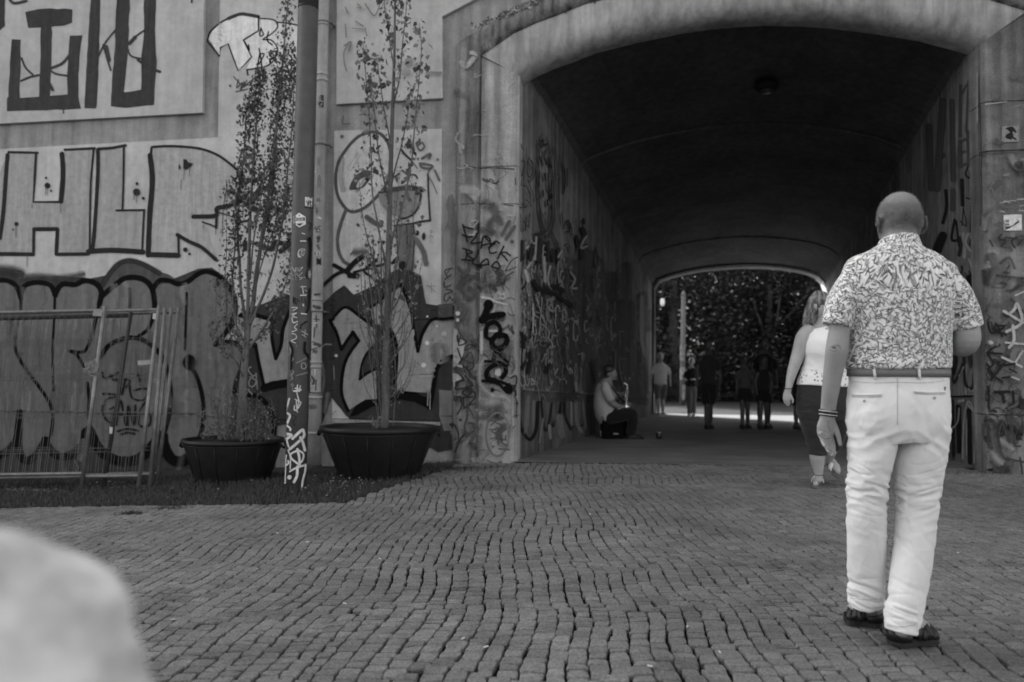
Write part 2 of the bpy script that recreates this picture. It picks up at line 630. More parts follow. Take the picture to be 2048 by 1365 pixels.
# paler raised band round the far end of the passage
mb = MB()
prof = [Vector((C.x, C.y, -.1))] + farP + [Vector((D.x, D.y, -.1))]
cen = sum(farP, Vector()) / len(farP); cen.z = 2
def inn(p, k): return p + (Vector((cen.x, p.y, cen.z)) - p).normalized() * k
vs = []
for k, (shr, back) in enumerate(((.0, .0), (.06, .0), (.06, .45), (.0, .45))):
    for p in prof: vs.append(inn(p, shr) + Nf * back - Nf * .02)
n = len(prof); fs = []
for k in range(3):
    for j in range(n - 1): fs.append((k * n + j, k * n + j + 1, (k + 1) * n + j + 1, (k + 1) * n + j))
mb.add(vs, fs)
build('portal_edge', mb, M_PORTAL, bridge)

# ---- mass of the bridge (deck, rear wall)
mb = MB()
dep = -(C - A).dot(Nf)
def rear(u, v): return fw(u, v, -dep)
cu, du = (C - A).dot(U), (D - A).dot(U)
zc = max(p.z for p in farP) + .02
mb.add([rear(-16, -1.2), rear(cu, -1.2), rear(cu, TOP), rear(-16, TOP)], [(0, 1, 2, 3)])
mb.add([rear(du, -1.2), rear(du + 12, -1.2), rear(du + 12, TOP), rear(du, TOP)], [(0, 1, 2, 3)])
n = len(farP)
for j in range(n - 1):
    a, b = farP[j], farP[j + 1]
    mb.add([a, b, Vector((b.x, b.y, TOP)), Vector((a.x, a.y, TOP))], [(0, 1, 2, 3)])
mb.add([fw(-16, TOP), fw(OPEN_W + 12, TOP), rear(du + 12, TOP), rear(-16, TOP)], [(0, 1, 2, 3)])
mb.add([fw(-16, -1.2), rear(-16, -1.2), rear(-16, TOP), fw(-16, TOP)], [(0, 1, 2, 3)])
build('deck', mb, M_CONC, bridge, fixn=False)

# ---- raised panels on the facade
def slab(name, poly, w, mat, w0=-.02, bev=.006, par=None):
    mb = MB()
    front = [onplane(x, y, A + Nf * w, Nf) for x, y in poly]
    c = sum(front, Vector()) / len(front)
    f1 = [p + (c - p).normalized() * bev for p in front]
    f2 = [p - Nf * bev for p in front]
    f3 = [p - Nf * (w - w0) for p in front]
    n = len(poly)
    fs = [tuple(range(n))]
    for k in range(2):
        for j in range(n): fs.append((k * n + j, k * n + (j + 1) % n, (k + 1) * n + (j + 1) % n, (k + 1) * n + j))
    mb.add(f1 + f2 + f3, fs)
    return build(name, mb, mat, par or bridge)
FAC = [facade]
FAC.append(slab('wall_panel', [(-500,-300),(412,-300),(405,226),(-500,275)], .055, M_PANEL))
FAC.append(slab('wall_panel', [(-500,325),(403,277),(395,829),(-500,816)], .0165, M_PANEL2))
FAC.append(slab('wall_panel', [(444,-300),(602,-300),(598,842),(392,832),(399,277.5),(436,275)], .014, M_PANEL2, bev=.001))
FAC.append(slab('wall_panel', [(675,-400),(1300,-400),(1100,-78),(950,-1),(884,34),(885,197),(672,209)], .05, M_PANEL))
FAC.append(slab('wall_panel', [(668,262),(884,258),(881,842),(664,837)], .012, M_PANEL2, bev=.002))
for y0, y1 in ((620, 641), (642.2, 667), (668.2, 751), (752.5, 787)):
    FAC.append(slab('hatch_board', [(762, y0), (866, y0 - 1.5), (865, y1 - 1.5), (762, y1)], .024, M_PANEL2, bev=.002))
# narrow ledge at the foot of the panel, cable stubs under the hatch
slab('ledge', [(664,839),(880,845),(880,852),(664,846)], .06, M_CONC)
for x in (856, 860.5):
    mb = MB(); mb.tube([onplane(x, 786, A + Nf * .06, Nf), onplane(x - .8, 812 + (x > 858) * 8, A + Nf * .07, Nf)], .006, 6)
    build('cable_end', mb, simple('cable_grey', .3), bridge)

# ---- downpipe
M_PIPE = concrete('painted_pipe', .36, .25, .2, .08, .05, .2)
dp = empty('downpipe', onplane(628, 950, A + Nf * .13, Nf), 'light grey rain downpipe with clamps running down the wall behind the dark pole', 'downpipe')
def pp(x, y): return onplane(x, y, A + Nf * .13, Nf)
def pipe_x(y): return 648 - 20 * y / 945
mb = MB(); mb.tube([pp(pipe_x(y), y) for y in (-300, 0, 250, 500, 785)], .066, 20, False)
PIPE_U = build('pipe', mb, M_PIPE, dp, True)
mb = MB(); mb.tube([pp(pipe_x(y), y) for y in (787, 850, 900, 946)], .079, 20, True)
PIPE_L = build('standpipe', mb, concrete('standpipe_iron', .2, .4, .3, .1), dp, True)
mb = MB(); mb.tube([pp(pipe_x(930), 930), pp(pipe_x(952), 952)], .096, 20)
build('pipe_shoe', mb, simple('pipe_shoe_dark', .03), dp, True)
for y in (50, 150, 162, 288, 600, 725, 735, 795, 866):
    mb = MB(); r = .073 if y < 780 else .086
    mb.tube([pp(pipe_x(y - 2.5), y - 2.5), pp(pipe_x(y + 2.5), y + 2.5)], r, 20)
    build('collar', mb, M_PIPE, dp, True)
for y in (46, 290, 624):
    mb = MB()
    mb.tube([pp(pipe_x(y - 1.5), y - 1.5), pp(pipe_x(y + 1.5), y + 1.5)], .077, 20)
    c = pp(pipe_x(y) + 15, y)
    mb.tube([c - Nf * .12, c + Nf * .015], .012, 8)
    mb.tube([pp(pipe_x(y) + 8, y), pp(pipe_x(y) + 18, y)], .013, 8)
    build('clamp', mb, simple('clamp_metal', .12), dp)
# ================================================================== PAINT ON THE BRIDGE
fproj = bvh_proj(FAC)
BLK = .012
# --- block letters on the upper raised panel
p = Paint(fproj).crop(0, 0, 2.666)
G = .055
for q in ([(62,210),(110,214),(108,400),(104,515),(100,590),(38,597),(46,470),(55,300)], [(38,522),(200,520),(415,500),(428,580),(340,586),(200,590),(38,597)],
          [(372,190),(436,190),(424,300),(420,400),(415,580),(360,580),(358,420),(366,280)], [(218,140),(278,140),(273,340),(266,520),(208,520),(216,300)],
          [(135,65),(200,52),(265,45),(385,50),(383,120),(340,138),(250,146),(150,150)], [(485,-30),(535,-30),(530,200),(518,560),(510,577),(448,577),(458,420),(470,200)],
          [(622,-30),(692,-30),(684,240),(662,490),(665,570),(592,568),(598,420),(612,220)], [(768,-30),(832,-30),(826,200),(835,330),(820,560),(752,560),(755,300),(768,160)],
          [(592,500),(660,494),(752,482),(825,478),(815,563),(740,566),(670,576),(592,570)], [(-40,-30),(28,-30),(25,140),(-5,163),(-40,165)]):
    p.fi(q, G)
for q, w in (([(115,310),(135,360),(175,400)],10), ([(112,432),(160,412),(215,400)],11), ([(270,365),(330,340),(370,295)],14), ([(270,378),(300,395),(360,405)],10),
             ([(620,155),(560,230),(525,300)],9), ([(550,240),(570,310),(590,375)],10), ([(565,250),(580,320)],22), ([(785,152),(730,190),(685,235)],9), ([(720,200),(690,232)],18),
             ([(680,260),(700,300),(760,315)],9), ([(735,320),(790,360),(852,383)],14), ([(265,450),(280,480)],16), ([(50,-5),(75,18),(140,5)],14), ([(1022,-10),(1022,14)],9), ([(338,585),(338,604)],6)):
    p.st(q, w, G)
p.done('graffiti', bridge, 'tall dark brush-painted block letters with thorny branches')

# --- pale letters with black outline
p = Paint(fproj, .007).crop(0, 0, 2.666)
LF = .43
p.fi([(45,812),(198,816),(178,1076),(328,1076),(345,796),(500,794),(482,1340),(305,1352),(300,1224),(180,1226),(178,1352),(2,1350),(-60,1340),(-40,1000)], LF, cov=.6)
p.fi([(524,795),(664,778),(655,1120),(768,1122),(758,1338),(490,1335)], LF, cov=.6)
p.fi([(810,788),(900,782),(1000,787),(1080,799),(1160,830),(1240,887),(1300,945),(1330,1040),(1270,1070),(1160,1110),(1150,1150),(1080,1160),(1160,1400),(1050,1320),(950,1258),(950,1360),(795,1355)], .47, cov=.8)
o = .03
for q, w, sm in (([(45,812),(200,816)],13,0), ([(40,828),(30,960),(18,1130),(0,1270)],22,1), ([(192,815),(185,950),(177,1078),(328,1078)],13,0), ([(330,822),(336,930),(325,1075)],26,1), ([(345,800),(505,792)],13,0),
              ([(500,795),(485,960),(480,1130),(478,1340)],11,1), ([(178,1360),(180,1225)],15,0), ([(180,1223),(305,1222)],20,0), ([(306,1225),(300,1355)],20,0), ([(0,1355),(172,1357)],20,0), ([(300,1357),(470,1355)],18,0),
              ([(523,795),(600,790),(668,776)],15,0), ([(522,800),(520,960),(500,1270),(488,1335)],20,1), ([(660,780),(658,960),(653,1115)],11,1), ([(620,1123),(770,1121)],11,0), ([(768,1122),(762,1240),(758,1340)],11,0), ([(470,1342),(600,1335),(762,1345)],26,1),
              ([(810,785),(900,780),(1000,785),(1080,797),(1160,828),(1240,885),(1300,945)],13,1), ([(800,830),(812,965),(798,1150),(790,1360)],28,1), ([(808,787),(803,840)],12,0),
              ([(1030,1156),(1150,1150),(1156,1112),(1220,1098),(1270,1070),(1310,1040)],22,1), ([(1080,1185),(1120,1198),(1150,1212)],9,0), ([(1156,1112),(1152,1215)],14,0), ([(945,1253),(1010,1290),(1075,1320),(1150,1385)],20,1),
              ([(950,1255),(952,1350)],12,0), ([(795,1358),(950,1362)],26,0), ([(1165,1132),(1265,1165)],6,0), ([(1205,962),(1208,1000),(1190,1120),(1185,1260)],4,1)):
    p.st(q, w, o, .2, bool(sm))
for x, y, r in ((252,990,15),(245,949,6),(272,1018,6),(87,1195,11),(70,1225,5),(728,1025,19),(730,980,8),(763,1058,8),(988,1332,12),(1010,1355,7),(1240,1248,6),(1208,1280,5),(1175,1052,5)):
    p.dot(x, y, r, o)
p.fi([(975,850),(990,848),(1005,868),(1028,872),(1020,888),(995,902),(976,905)], o)
p.dot(957, 892, 5, o, ry=14)
for x, y, l in ((243,1000,40),(252,1005,35),(728,1040,45),(715,1035,30),(85,1205,60),(982,900,60),(1010,895,40),(965,960,55),(323,1085,50),(145,1360,60),(170,1090,20),(1150,1220,30),(1085,1200,20)):
    p.drip(x, y, l, 3.2, .1)
p.done('graffiti', bridge, 'pale letters HLR in thin black outline with dripping dots')

# --- white throw-up and small tags on the middle panel
p = Paint(fproj).crop(400, 0, 2.666)
WT = .74
p.fi([(40,200),(60,165),(110,120),(200,85),(310,95),(312,165),(235,215),(275,305),(205,380),(150,235),(110,255),(105,300)], WT)
p.fi([(322,100),(395,108),(415,148),(385,185),(415,262),(390,322),(345,358),(250,372),(275,305),(235,215),(312,165)], WT)
p.fi([(415,120),(470,125),(560,145),(560,400),(470,380),(440,410),(400,390),(390,320),(415,262),(385,185)], WT*.9)
p.st([(440,300),(470,420),(465,520)], 24, WT*.9, .6)
p.st([(40,215),(58,168),(110,122),(150,100)], 9, BLK); p.st([(150,100),(215,76),(260,80),(312,90)], 17, .05); p.st([(312,90),(312,165),(232,215)], 8, BLK, sm=False)
p.st([(232,215),(275,305),(203,378),(150,235),(108,255),(105,302),(40,222)], 8, BLK, sm=False)
for q in ([(322,100),(395,108),(414,145),(380,182),(335,212),(380,215),(415,265),(390,325),(340,358),(250,372)], [(325,150),(318,190),(338,186),(325,152)], [(318,290),(310,345),(342,290),(318,290)], [(415,120),(470,125),(560,145)],
          [(440,310),(480,390),(520,450)], [(365,170),(358,215),(385,240)], [(240,225),(262,270),(258,240)], [(315,260),(325,320),(330,380)], [(250,375),(255,400)], [(380,400),(430,380),(440,320)]):
    p.st(q, 7, BLK)
for q in ([(180,410),(215,450)], [(190,490),(255,475)], [(205,425),(195,470),(225,440),(215,480),(250,430)], [(235,435),(230,465),(275,428)], [(240,450),(290,460)]): p.st(q, 5, .06)
p.dot(160, 458, 6, .06)
for q in ([(225,795),(205,870)], [(225,800),(270,790),(280,820),(240,835),(288,845),(270,870),(222,870)]): p.st(q, 10, .09)
for q, w in (([(255,960),(295,965),(330,935)],22), ([(250,1090),(300,1040),(330,1000)],34), ([(260,1100),(300,1120)],30), ([(410,960),(450,930),(480,880)],20), ([(400,1060),(460,1040),(490,1000)],22), ([(410,1130),(450,1090)],22), ([(200,1190),(260,1180),(250,1240)],12),
             ([(240,1290),(240,1330)],22), ([(300,1300),(380,1330),(400,1290),(470,1310)],24), ([(430,1340),(480,1300)],26)): p.st(q, w, .035)
for x, y, r in ((285,920,12),(270,1080,22),(292,875,8)): p.dot(x, y, r, .035)
p.fi([(410,930),(470,880),(520,900),(520,1100),(440,1120),(400,1040)], .5, True, cov=.8)
p.done('graffiti', bridge, 'white bubble letters TB with thin black outline above scribbled tags')

# --- big silver bubble letters low on the left
p = Paint(fproj, .008).crop(0, 500, 2.666)
GH = True
SV, DK = .15, .05
p.fi([(-60,95),(110,110),(125,150),(300,140),(480,150),(560,140),(600,90),(680,52),(780,75),(860,120),(930,150),(1060,100),(1130,95),(1200,150),(1270,260),(1260,400),(1180,480),(1300,560),(1290,1250),(-60,1250)], .055, cov=.92); p.k += 14
p.fi([(-40,165),(40,165),(90,200),(112,240),(130,195),(170,180),(215,175),(270,190),(295,232),(330,185),(400,185),(450,170),(510,185),(540,240),(600,195),(660,155),(720,150),(780,170),(818,205),(850,165),(900,165),(950,182),(1000,170),(1060,128),(1110,118),(1180,150),(1235,220),(1255,310),(1230,400),(1150,505),
      (1260,500),(1295,560),(1262,700),(1250,790),(1340,775),(1400,1000),(1080,1000),(1010,1100),(930,1110),(850,1000),(800,1060),(700,1125),(580,1110),(500,1020),(465,980),(400,1080),(330,1095),(240,1020),(200,1080),(140,1110),(90,1000),(0,1080),(-60,1080)], SV)
p.fi([(600,90),(680,52),(780,75),(860,120),(930,160),(820,190),(780,150),(700,135),(600,190),(545,240),(560,150)], .085, True)
p.st([(-20,105),(60,110),(110,125)], 44, .05, .8); p.st([(110,150),(200,140),(330,150),(440,130)], 30, .07, .9)
for q, w in (([(545,190),(590,120),(640,70),(700,58),(770,80),(850,125)],26),):
    p.st(q, w, .04, .4)
SB = .006
for q, w in (([(-40,165),(40,165),(90,200),(112,260)],26), ([(108,250),(130,195),(170,178),(215,175),(270,192),(295,245)],26), ([(292,240),(330,185),(400,186),(450,165),(510,180),(540,225),(530,290)],28),
             ([(545,245),(600,200),(660,155),(720,148),(780,168),(815,220),(825,300)],28), ([(818,205),(850,165),(900,165),(950,182),(1000,170),(1060,127),(1110,117),(1180,150),(1235,220),(1255,310),(1230,400),(1180,470),(1150,505)],26),
             ([(112,250),(110,330),(85,430),(80,520),(120,610),(200,720),(255,800),(280,870),(275,960),(262,1010)],18), ([(292,240),(290,350),(280,540),(285,750)],13), ([(530,280),(500,420),(470,510),(440,545),(370,540)],18), ([(370,540),(410,560),(450,625)],18),
             ([(690,208),(692,260),(690,305)],17), ([(822,290),(810,380),(780,430),(740,460)],18), ([(995,230),(990,400),(985,530)],13), ([(1000,600),(1050,680),(1080,790),(1085,900),(1070,980),(1040,1040)],22),
             ([(535,570),(580,510),(640,480),(700,468),(760,480),(820,520),(870,580),(900,680),(910,780),(900,880),(880,960)],24), ([(465,710),(475,800),(470,890)],18),
             ([(475,960),(520,1050),(580,1105),(650,1128),(730,1118),(800,1060),(850,990)],52), ([(105,870),(98,950),(98,1050),(118,1110),(150,1125),(200,1085),(240,1020)],40), ([(240,1015),(270,1070),(320,1100),(380,1090),(440,1040),(455,970)],42),
             ([(-40,1110),(60,1060),(92,1000)],42), ([(865,990),(880,1060),(920,1120),(980,1125),(1020,1090)],56), ([(1150,505),(1200,490),(1260,500),(1297,560),(1290,620),(1260,700),(1250,760)],22), ([(1288,795),(1340,775),(1395,795),(1440,850),(1465,930),(1455,1020)],24)):
    p.st(q, w, SB, .18)
p.dot(1008, 600, 34, SB, .1, 42)
for q in ([(545,655),(560,685),(632,655)], [(590,665),(605,695),(620,690)], [(612,690),(632,700),(640,745)], [(668,690),(650,770)], [(665,690),(692,700),(672,735)], [(735,660),(745,700)], [(690,725),(705,790),(765,800),(792,750),(760,740),(715,750)],
          [(548,768),(610,770)], [(610,785),(565,800),(545,860),(570,910),(605,925)], [(585,850),(620,838),(618,885)], [(622,935),(642,800),(668,935)], [(630,880),(662,880)], [(680,935),(682,830),(715,935),(722,830)], [(772,815),(745,860),(742,935),(795,935),(800,880),(770,880)],
          [(625,968),(680,955),(735,965)], [(645,985),(680,975),(718,982)]):
    p.st(q, 11, .018)
p.dot(558, 768, 9, .018)
p.crop(0, 0, 1)
for k in range(150):
    x, y = rnd.uniform(-10, 480), rnd.uniform(565, 930)
    p.st([(x, y), (x + rnd.gauss(0, 3), y + rnd.uniform(6, 40)), (x + rnd.gauss(0, 4), y + rnd.uniform(30, 70))], rnd.uniform(1, 12), rnd.choice((.07, .11, .3, .36)), 1.2, cov=rnd.uniform(.25, .6))
p.done('graffiti', bridge, 'wide silver bubble letters with heavy black outline and a small scrawled tag')

# --- angular letters on dark ground right of the bubbles
p = Paint(fproj, .014).crop(400, 500, 2.666)
p.fi([(225,330),(300,300),(470,235),(600,330),(640,300),(720,225),(770,190),(820,240),(930,190),(1010,120),(1110,105),(1180,140),(1205,290),(1380,300),(1380,1060),(1270,1080),(1240,1060),(800,905),(700,790),(640,960),(580,900),(400,940),(400,1180),(150,1180),(170,800),(225,560),(300,500)], .042); p.k += 14
p.crop(430, 540, 4.015)
LT = .27
p.fi([(205,370),(260,345),(340,370),(440,398),(445,500),(455,580),(487,718),(525,620),(545,470),(600,350),(640,400),(640,890),(480,925),(395,940),(350,740),(320,600),(265,640),(215,600),(160,560)], LT)
for q, w in (([(200,370),(255,345),(330,365),(400,385),(470,400)],34), ([(458,400),(455,540),(487,715)],26), ([(487,715),(530,610),(548,470),(600,335)],28), ([(395,950),(480,925),(620,905)],64), ([(325,600),(350,740),(395,940)],28), ([(262,628),(325,598)],26), ([(640,560),(620,580),(610,640),(605,780)],16)):
    p.st(q, w, SB, .18)
for q in ([(290,780),(265,800),(300,850),(330,840)], [(330,840),(280,880),(275,930),(310,935),(330,890),(280,860)], [(330,830),(340,960)], [(265,965),(300,1000)]): p.st(q, 9, .25, .5)
p.crop(640, 540, 4.014)
Zp = [(95,400),(200,305),(320,380),(440,470),(445,590),(370,670),(330,770),(318,878),(450,800),(455,1040),(360,1045),(225,1128),(178,1000),(178,850),(220,700),(315,570),(260,505),(172,625)]
p.fi(Zp, LT)
p.fi([(400,310),(480,245),(560,180),(650,130),(690,220),(735,340),(750,450),(785,660),(830,520),(900,410),(960,400),(1080,395),(1080,680),(1000,720),(945,780),(900,990),(620,975),(615,700),(600,560),(540,470),(430,430)], LT)
for q, w in (([(95,405),(200,300),(320,375),(440,465)],24), ([(80,405),(130,500),(172,640)],26), ([(172,640),(215,570),(262,505)],26), ([(262,500),(310,570)],30), ([(310,570),(220,700),(180,840),(175,1000),(225,1130)],26), ([(445,595),(375,670),(335,760),(318,878)],16), ([(318,878),(380,830),(450,795)],22),
             ([(400,305),(480,245),(560,177),(650,122)],26), ([(650,122),(700,240),(735,340),(750,470),(785,655)],25), ([(785,655),(820,520),(870,430),(930,392),(1080,385)],26), ([(1080,690),(1000,720),(945,780),(920,880),(900,1000),(880,1110)],34), ([(545,470),(590,540),(610,650),(600,850),(585,900)],40)):
    p.st(q, w, SB, .18)
p.fi([(235,1180),(290,1090),(360,1045),(560,1030),(640,968),(760,985),(880,1030),(890,1120),(760,1060),(640,1040),(420,1100),(300,1165)], SB)
for x, y, r in ((860,588,19),(832,765,21),(862,375,8),(130,690,12)): p.dot(x, y, r, .55, .4)
for x, y, r in ((940,452,14),(995,513,22),(1000,625,24)): p.dot(x, y, r, .40, .9)
p.fi([(955,960),(1065,970),(1060,1170),(960,1170)], .2, cov=.8)
p.fi([(960,1170),(1060,1180),(1070,1300),(990,1290)], .25, cov=.6)
for q, w, t in (([(1050,1240),(1090,1290),(1110,1350)],20,.03), ([(960,640),(962,700)],120,.2)): p.st(q, w, t, .8)
for q, w, t in (([(0,640),(40,600),(90,600)],14,.24), ([(20,760),(30,900),(10,1000)],26,.17), ([(110,770),(115,880)],8,.25), ([(60,1000),(40,1140)],40,.16), ([(100,1160),(130,1130)],6,.25)): p.st(q, w, t, .8)
for q in ([(205,395),(250,390)], [(225,395),(225,410)], [(190,430),(320,425)], [(250,470),(340,465)], [(860,120),(930,180)], [(855,130),(930,130)], [(895,100),(895,180)], [(960,1230),(960,1240)]): p.st(q, 4, .2, .5)
p.done('graffiti', bridge, 'angular pale letters with thick black outline on dark paint')

# --- pale painted figure with a big head
p = Paint(fproj).crop(640, 240, 4.265)
p.fi([(160,330),(230,210),(330,120),(420,95),(380,110),(250,200),(170,330),(140,430)], .66, True)
head = [(140,430),(190,300),(300,165),(400,112),(500,112),(570,180),(602,280),(600,420),(560,560),(480,660),(380,750),(270,785),(190,720),(140,600)]
p.fi(head, .55, True)
p.st([(190,330),(180,500),(200,600)], 40, .4, .9); p.st([(330,300),(250,420)], 40, .62, .9)
p.fi([(225,790),(330,795),(480,770),(560,800),(565,1100),(480,1220),(250,1240),(180,1150),(150,1000),(185,880)], .5, True)
p.st(head, 26, .09, .3, closed=True)
p.fi([(250,585),(285,490),(340,445),(400,425),(435,450),(420,520),(350,590),(270,600)], .09, True)
p.fi([(310,575),(335,515),(390,488),(395,510),(350,570)], .5, True)
p.st([(335,570),(385,500)], 8, .12)
p.st([(220,775),(180,880),(150,1010),(162,1130),(205,1210),(270,1245)], 28, .11, .3)
p.fi([(500,625),(560,590),(700,572),(862,612),(852,700),(810,790),(720,842),(600,800),(520,720)], .24, True)
p.st([(560,600),(650,592),(730,580),(865,592)], 40, .07, .4)
for k in range(9): p.st([(775 + k * 11, 580 + k * 4), (785 + k * 13, 540 + k * 9)], 10, .03, taper=True)
p.st([(730,560),(745,640),(770,690)], 22, .14, .5)
for q, w in (([(860,630),(850,710),(810,790),(740,835),(680,842)],15), ([(545,497),(620,495),(672,460)],12), ([(700,430),(750,465),(810,470),(830,500)],12), ([(690,250),(730,300),(780,345)],17), ([(780,345),(830,415)],7), ([(922,470),(925,620),(940,860)],15), ([(942,858),(860,868),(790,885)],17), ([(800,885),(640,905)],19), ([(500,620),(580,615)],10)):
    p.st(q, w, .04)
p.fi([(655,912),(790,892),(808,1000),(800,1290),(670,1290)], .15)
for q in ([(650,910),(665,1180)], [(795,890),(806,1010),(785,1290)], [(740,900),(745,1100)]): p.st(q, 10, .04)
p.st([(820,1020),(880,1120),(905,1230)], 40, .13, .5)
for q, w in (([(120,1240),(210,1290),(290,1340)],34), ([(230,1290),(290,1220),(360,1170)],44), ([(290,1300),(400,1270),(550,1230)],22), ([(400,1260),(480,1195)],28), ([(600,1320),(700,1270),(720,1240)],28), ([(620,1220),(660,1180)],30), ([(20,1420),(120,1330),(200,1290)],30), ([(380,1300),(500,1380)],22), ([(250,1330),(320,1330)],40)):
    p.st(q, w, .015)
p.dot(705, 1240, 34, .02)
p.st([(400,830),(470,880),(520,900)], 40, .1, .5); p.st([(300,1130),(380,1130)], 60, .1, .9)
for q, w in (([(760,170),(800,240),(750,230),(770,180)],12), ([(820,200),(850,260),(890,230),(870,190)],14), ([(870,330),(940,290),(930,330)],20), ([(850,370),(870,405),(940,415),(955,390),(860,370)],18), ([(980,430),(1020,520)],17), ([(920,470),(960,540),(1000,630)],8), ([(940,410),(915,470)],12)): p.st(q, w, .12, .5)
for x, y, r in ((187,142,15),(1003,340,12)): p.dot(x, y, r, .14)
p.dot(830, 965, 16, .03, ry=22); p.dot(885, 995, 16, .03, ry=32)
for k in range(22): p.dot(930 + rnd.random() * 40, 930 + rnd.random() * 130, rnd.uniform(1.5, 4), .05)
for k in range(60): p.dot(rnd.uniform(40, 1030), rnd.uniform(60, 1340), rnd.uniform(1, 3.5), .08)
p.crop(400, 0, 2.666)
for q, w in (([(775,40),(790,75)],7), ([(830,115),(870,140)],7), ([(775,130),(780,200)],6), ([(770,245),(805,225),(795,270)],9), ([(790,240),(768,280),(770,340),(782,380)],6), ([(840,20),(860,45),(840,40)],6), ([(880,20),(930,85),(960,20)],6), ([(810,150),(880,160)],5), ([(880,150),(890,195)],5)): p.st(q, w, .2, .5)
p.fi([(1090,320),(1120,305),(1140,330),(1100,360)], .24, True, cov=.7); p.st([(1210,388),(1285,390)], 14, .22, .7); p.st([(1085,380),(1110,385)], 30, .3, .8)
p.st([(765,620),(760,660),(800,660)], 6, .12, .6)
p.done('graffiti', bridge, 'pale painted figure with a large egg-shaped head')

# --- left pier and the strip beside it
def ghosts(p, x0, x1, y0, y1, n, seed, tones=(.06, .09, .14, .3, .38), wmax=14):
    r = random.Random(seed)
    for k in range(n):
        x, y = r.uniform(x0, x1), y0 + (y1 - y0) * r.random() ** .75
        q = [(x, y)]
        for j in range(r.randint(2, 5)): q.append((q[-1][0] + r.gauss(0, 9), q[-1][1] + r.gauss(3, 9)))
        q = [(min(x1, max(x0, a)), min(y1, b)) for a, b in q]
        p.st(q, r.uniform(.8, wmax) if r.random() < .35 else r.uniform(.8, 2.0), r.choice(tones), .5, cov=r.uniform(.5, .95))
PIERB = [o for o in bridge.children if o.name.split('.')[0] in ('pier_block', 'roll_moulding')]
pproj = bvh_proj(PIERB + FAC)
p = Paint(pproj)
ghosts(p, 910, 1030, 470, 920, 110, 5)
ghosts(p, 912, 1030, 90, 470, 40, 6, (.14, .18, .4), 20)
p.crop(880, 660, 4.875)
WP = .42
p.fi([(132,0),(190,45),(240,140),(215,262),(170,330),(132,345)], WP, True); p.fi([(130,425),(210,470),(150,505),(130,560)], WP, True); p.st([(140,340),(215,360)], 26, WP, .7)
p.st([(405,30),(405,225)], 30, .42, .3); p.st([(460,12),(548,12)], 22, .45, .4)
p.st([(440,285),(398,340),(388,480),(425,570),(520,640),(620,650),(690,700)], 48, .36, .9); p.st([(715,620),(712,800),(718,980)], 34, .36, .9); p.fi([(540,400),(570,375),(595,390),(585,450),(545,445)], .48, True)
for q, w, t in (([(370,735),(450,760),(600,740)],60,.12), ([(430,850),(560,770),(640,800)],44,.12), ([(200,20),(300,80)],60,.11), ([(150,380),(210,420)],50,.08), ([(250,330),(300,260),(310,400)],50,.13), ([(380,860),(420,850)],44,.11), ([(600,80),(690,160),(660,240)],50,.14), ([(390,1040),(380,1200)],34,.15), ([(150,1290),(260,1335),(340,1330)],18,.05)): p.st(q, w, t, 1)
p.crop(880, 400, 5.056)
p.fi([(70,0),(140,0),(140,640),(110,540),(100,300),(45,290),(80,200)], .16, True, cov=.7)
p.fi([(-20,1060),(130,1040),(135,1200),(-20,1200)], .075)
p.st([(160,1010),(260,1120),(200,1200)], 60, .1, .9); p.st([(250,1250),(300,1120)], 40, .12, .9)
SOFT = .11
p.st([(620,240),(600,180),(540,190),(490,240),(490,300),(545,328)], 50, .085, .8); p.st([(560,120),(560,180)], 60, .12, 1); p.st([(700,220),(625,355)], 34, .09, .6); p.st([(755,270),(668,400)], 34, .09, .6); p.dot(730, 423, 19, .07)
p.st([(480,700),(440,740),(430,840),(470,930)], 34, .12, .6); p.st([(410,870),(500,830),(560,835),(630,800)], 50, .12, .7); p.st([(500,720),(490,780),(540,770)], 16, .11, .6)
for q in ([(185,688),(240,770)], [(290,702),(240,770),(175,888)]): p.st(q, 36, .07, .2, False)
p.st([(362,775),(285,790),(222,850),(220,920),(285,990),(340,992),(345,925),(290,885)], 36, .07, .2)
K = .015
for q in ([(230,250),(245,300),(255,340),(275,425)], [(235,265),(280,285),(335,295)], [(225,355),(280,375),(325,370)], [(392,240),(385,320),(350,390),(315,440),(410,430)], [(415,490),(440,370),(500,390),(510,450)], [(430,460),(505,440)], [(450,370),(495,420)],
          [(600,440),(560,420),(500,480),(510,540),(570,530)], [(490,490),(560,440)], [(645,470),(610,540),(585,595)], [(610,540),(660,530),(710,565)], [(610,545),(650,575),(682,618)], [(262,500),(270,550),(258,610)], [(230,490),(330,530),(270,555),(345,610),(220,605)],
          [(388,505),(378,560),(328,640),(420,665)], [(395,682),(430,625),(480,600),(492,660)], [(400,670),(490,650)], [(420,690),(390,660)], [(520,672),(570,625),(605,670),(590,695),(530,680)]):
    p.st(q, 17, K, .35)
for q, w in (([(530,690),(600,800),(650,920)],9), ([(785,580),(720,620),(660,722)],11), ([(770,680),(660,725)],9), ([(745,730),(675,770)],12), ([(570,840),(610,800),(685,810)],8), ([(620,830),(695,905)],7), ([(560,720),(630,745),(620,775)],9), ([(540,860),(570,920)],12), ([(600,690),(640,730)],10),
             ([(680,1000),(720,990),(760,1010)],8), ([(680,1140),(720,1170),(755,1160)],8)): p.st(q, w, .05, .4)
for q, w in (([(130,690),(50,715),(72,775)],12), ([(48,805),(115,758)],12), ([(42,830),(50,885),(112,862)],12), ([(60,905),(128,925),(48,962),(45,1025)],12), ([(60,1035),(100,985)],10), ([(95,975),(128,1018)],10), ([(115,690),(70,740)],8)): p.st(q, w, .03, .3)
for x, y, r in ((180,1150,23),(178,1216,17)): p.dot(x, y, r, .55, .3)
p.st([(430,985),(500,1000),(560,1030),(680,1060)], 30, .5, .5, taper=True)
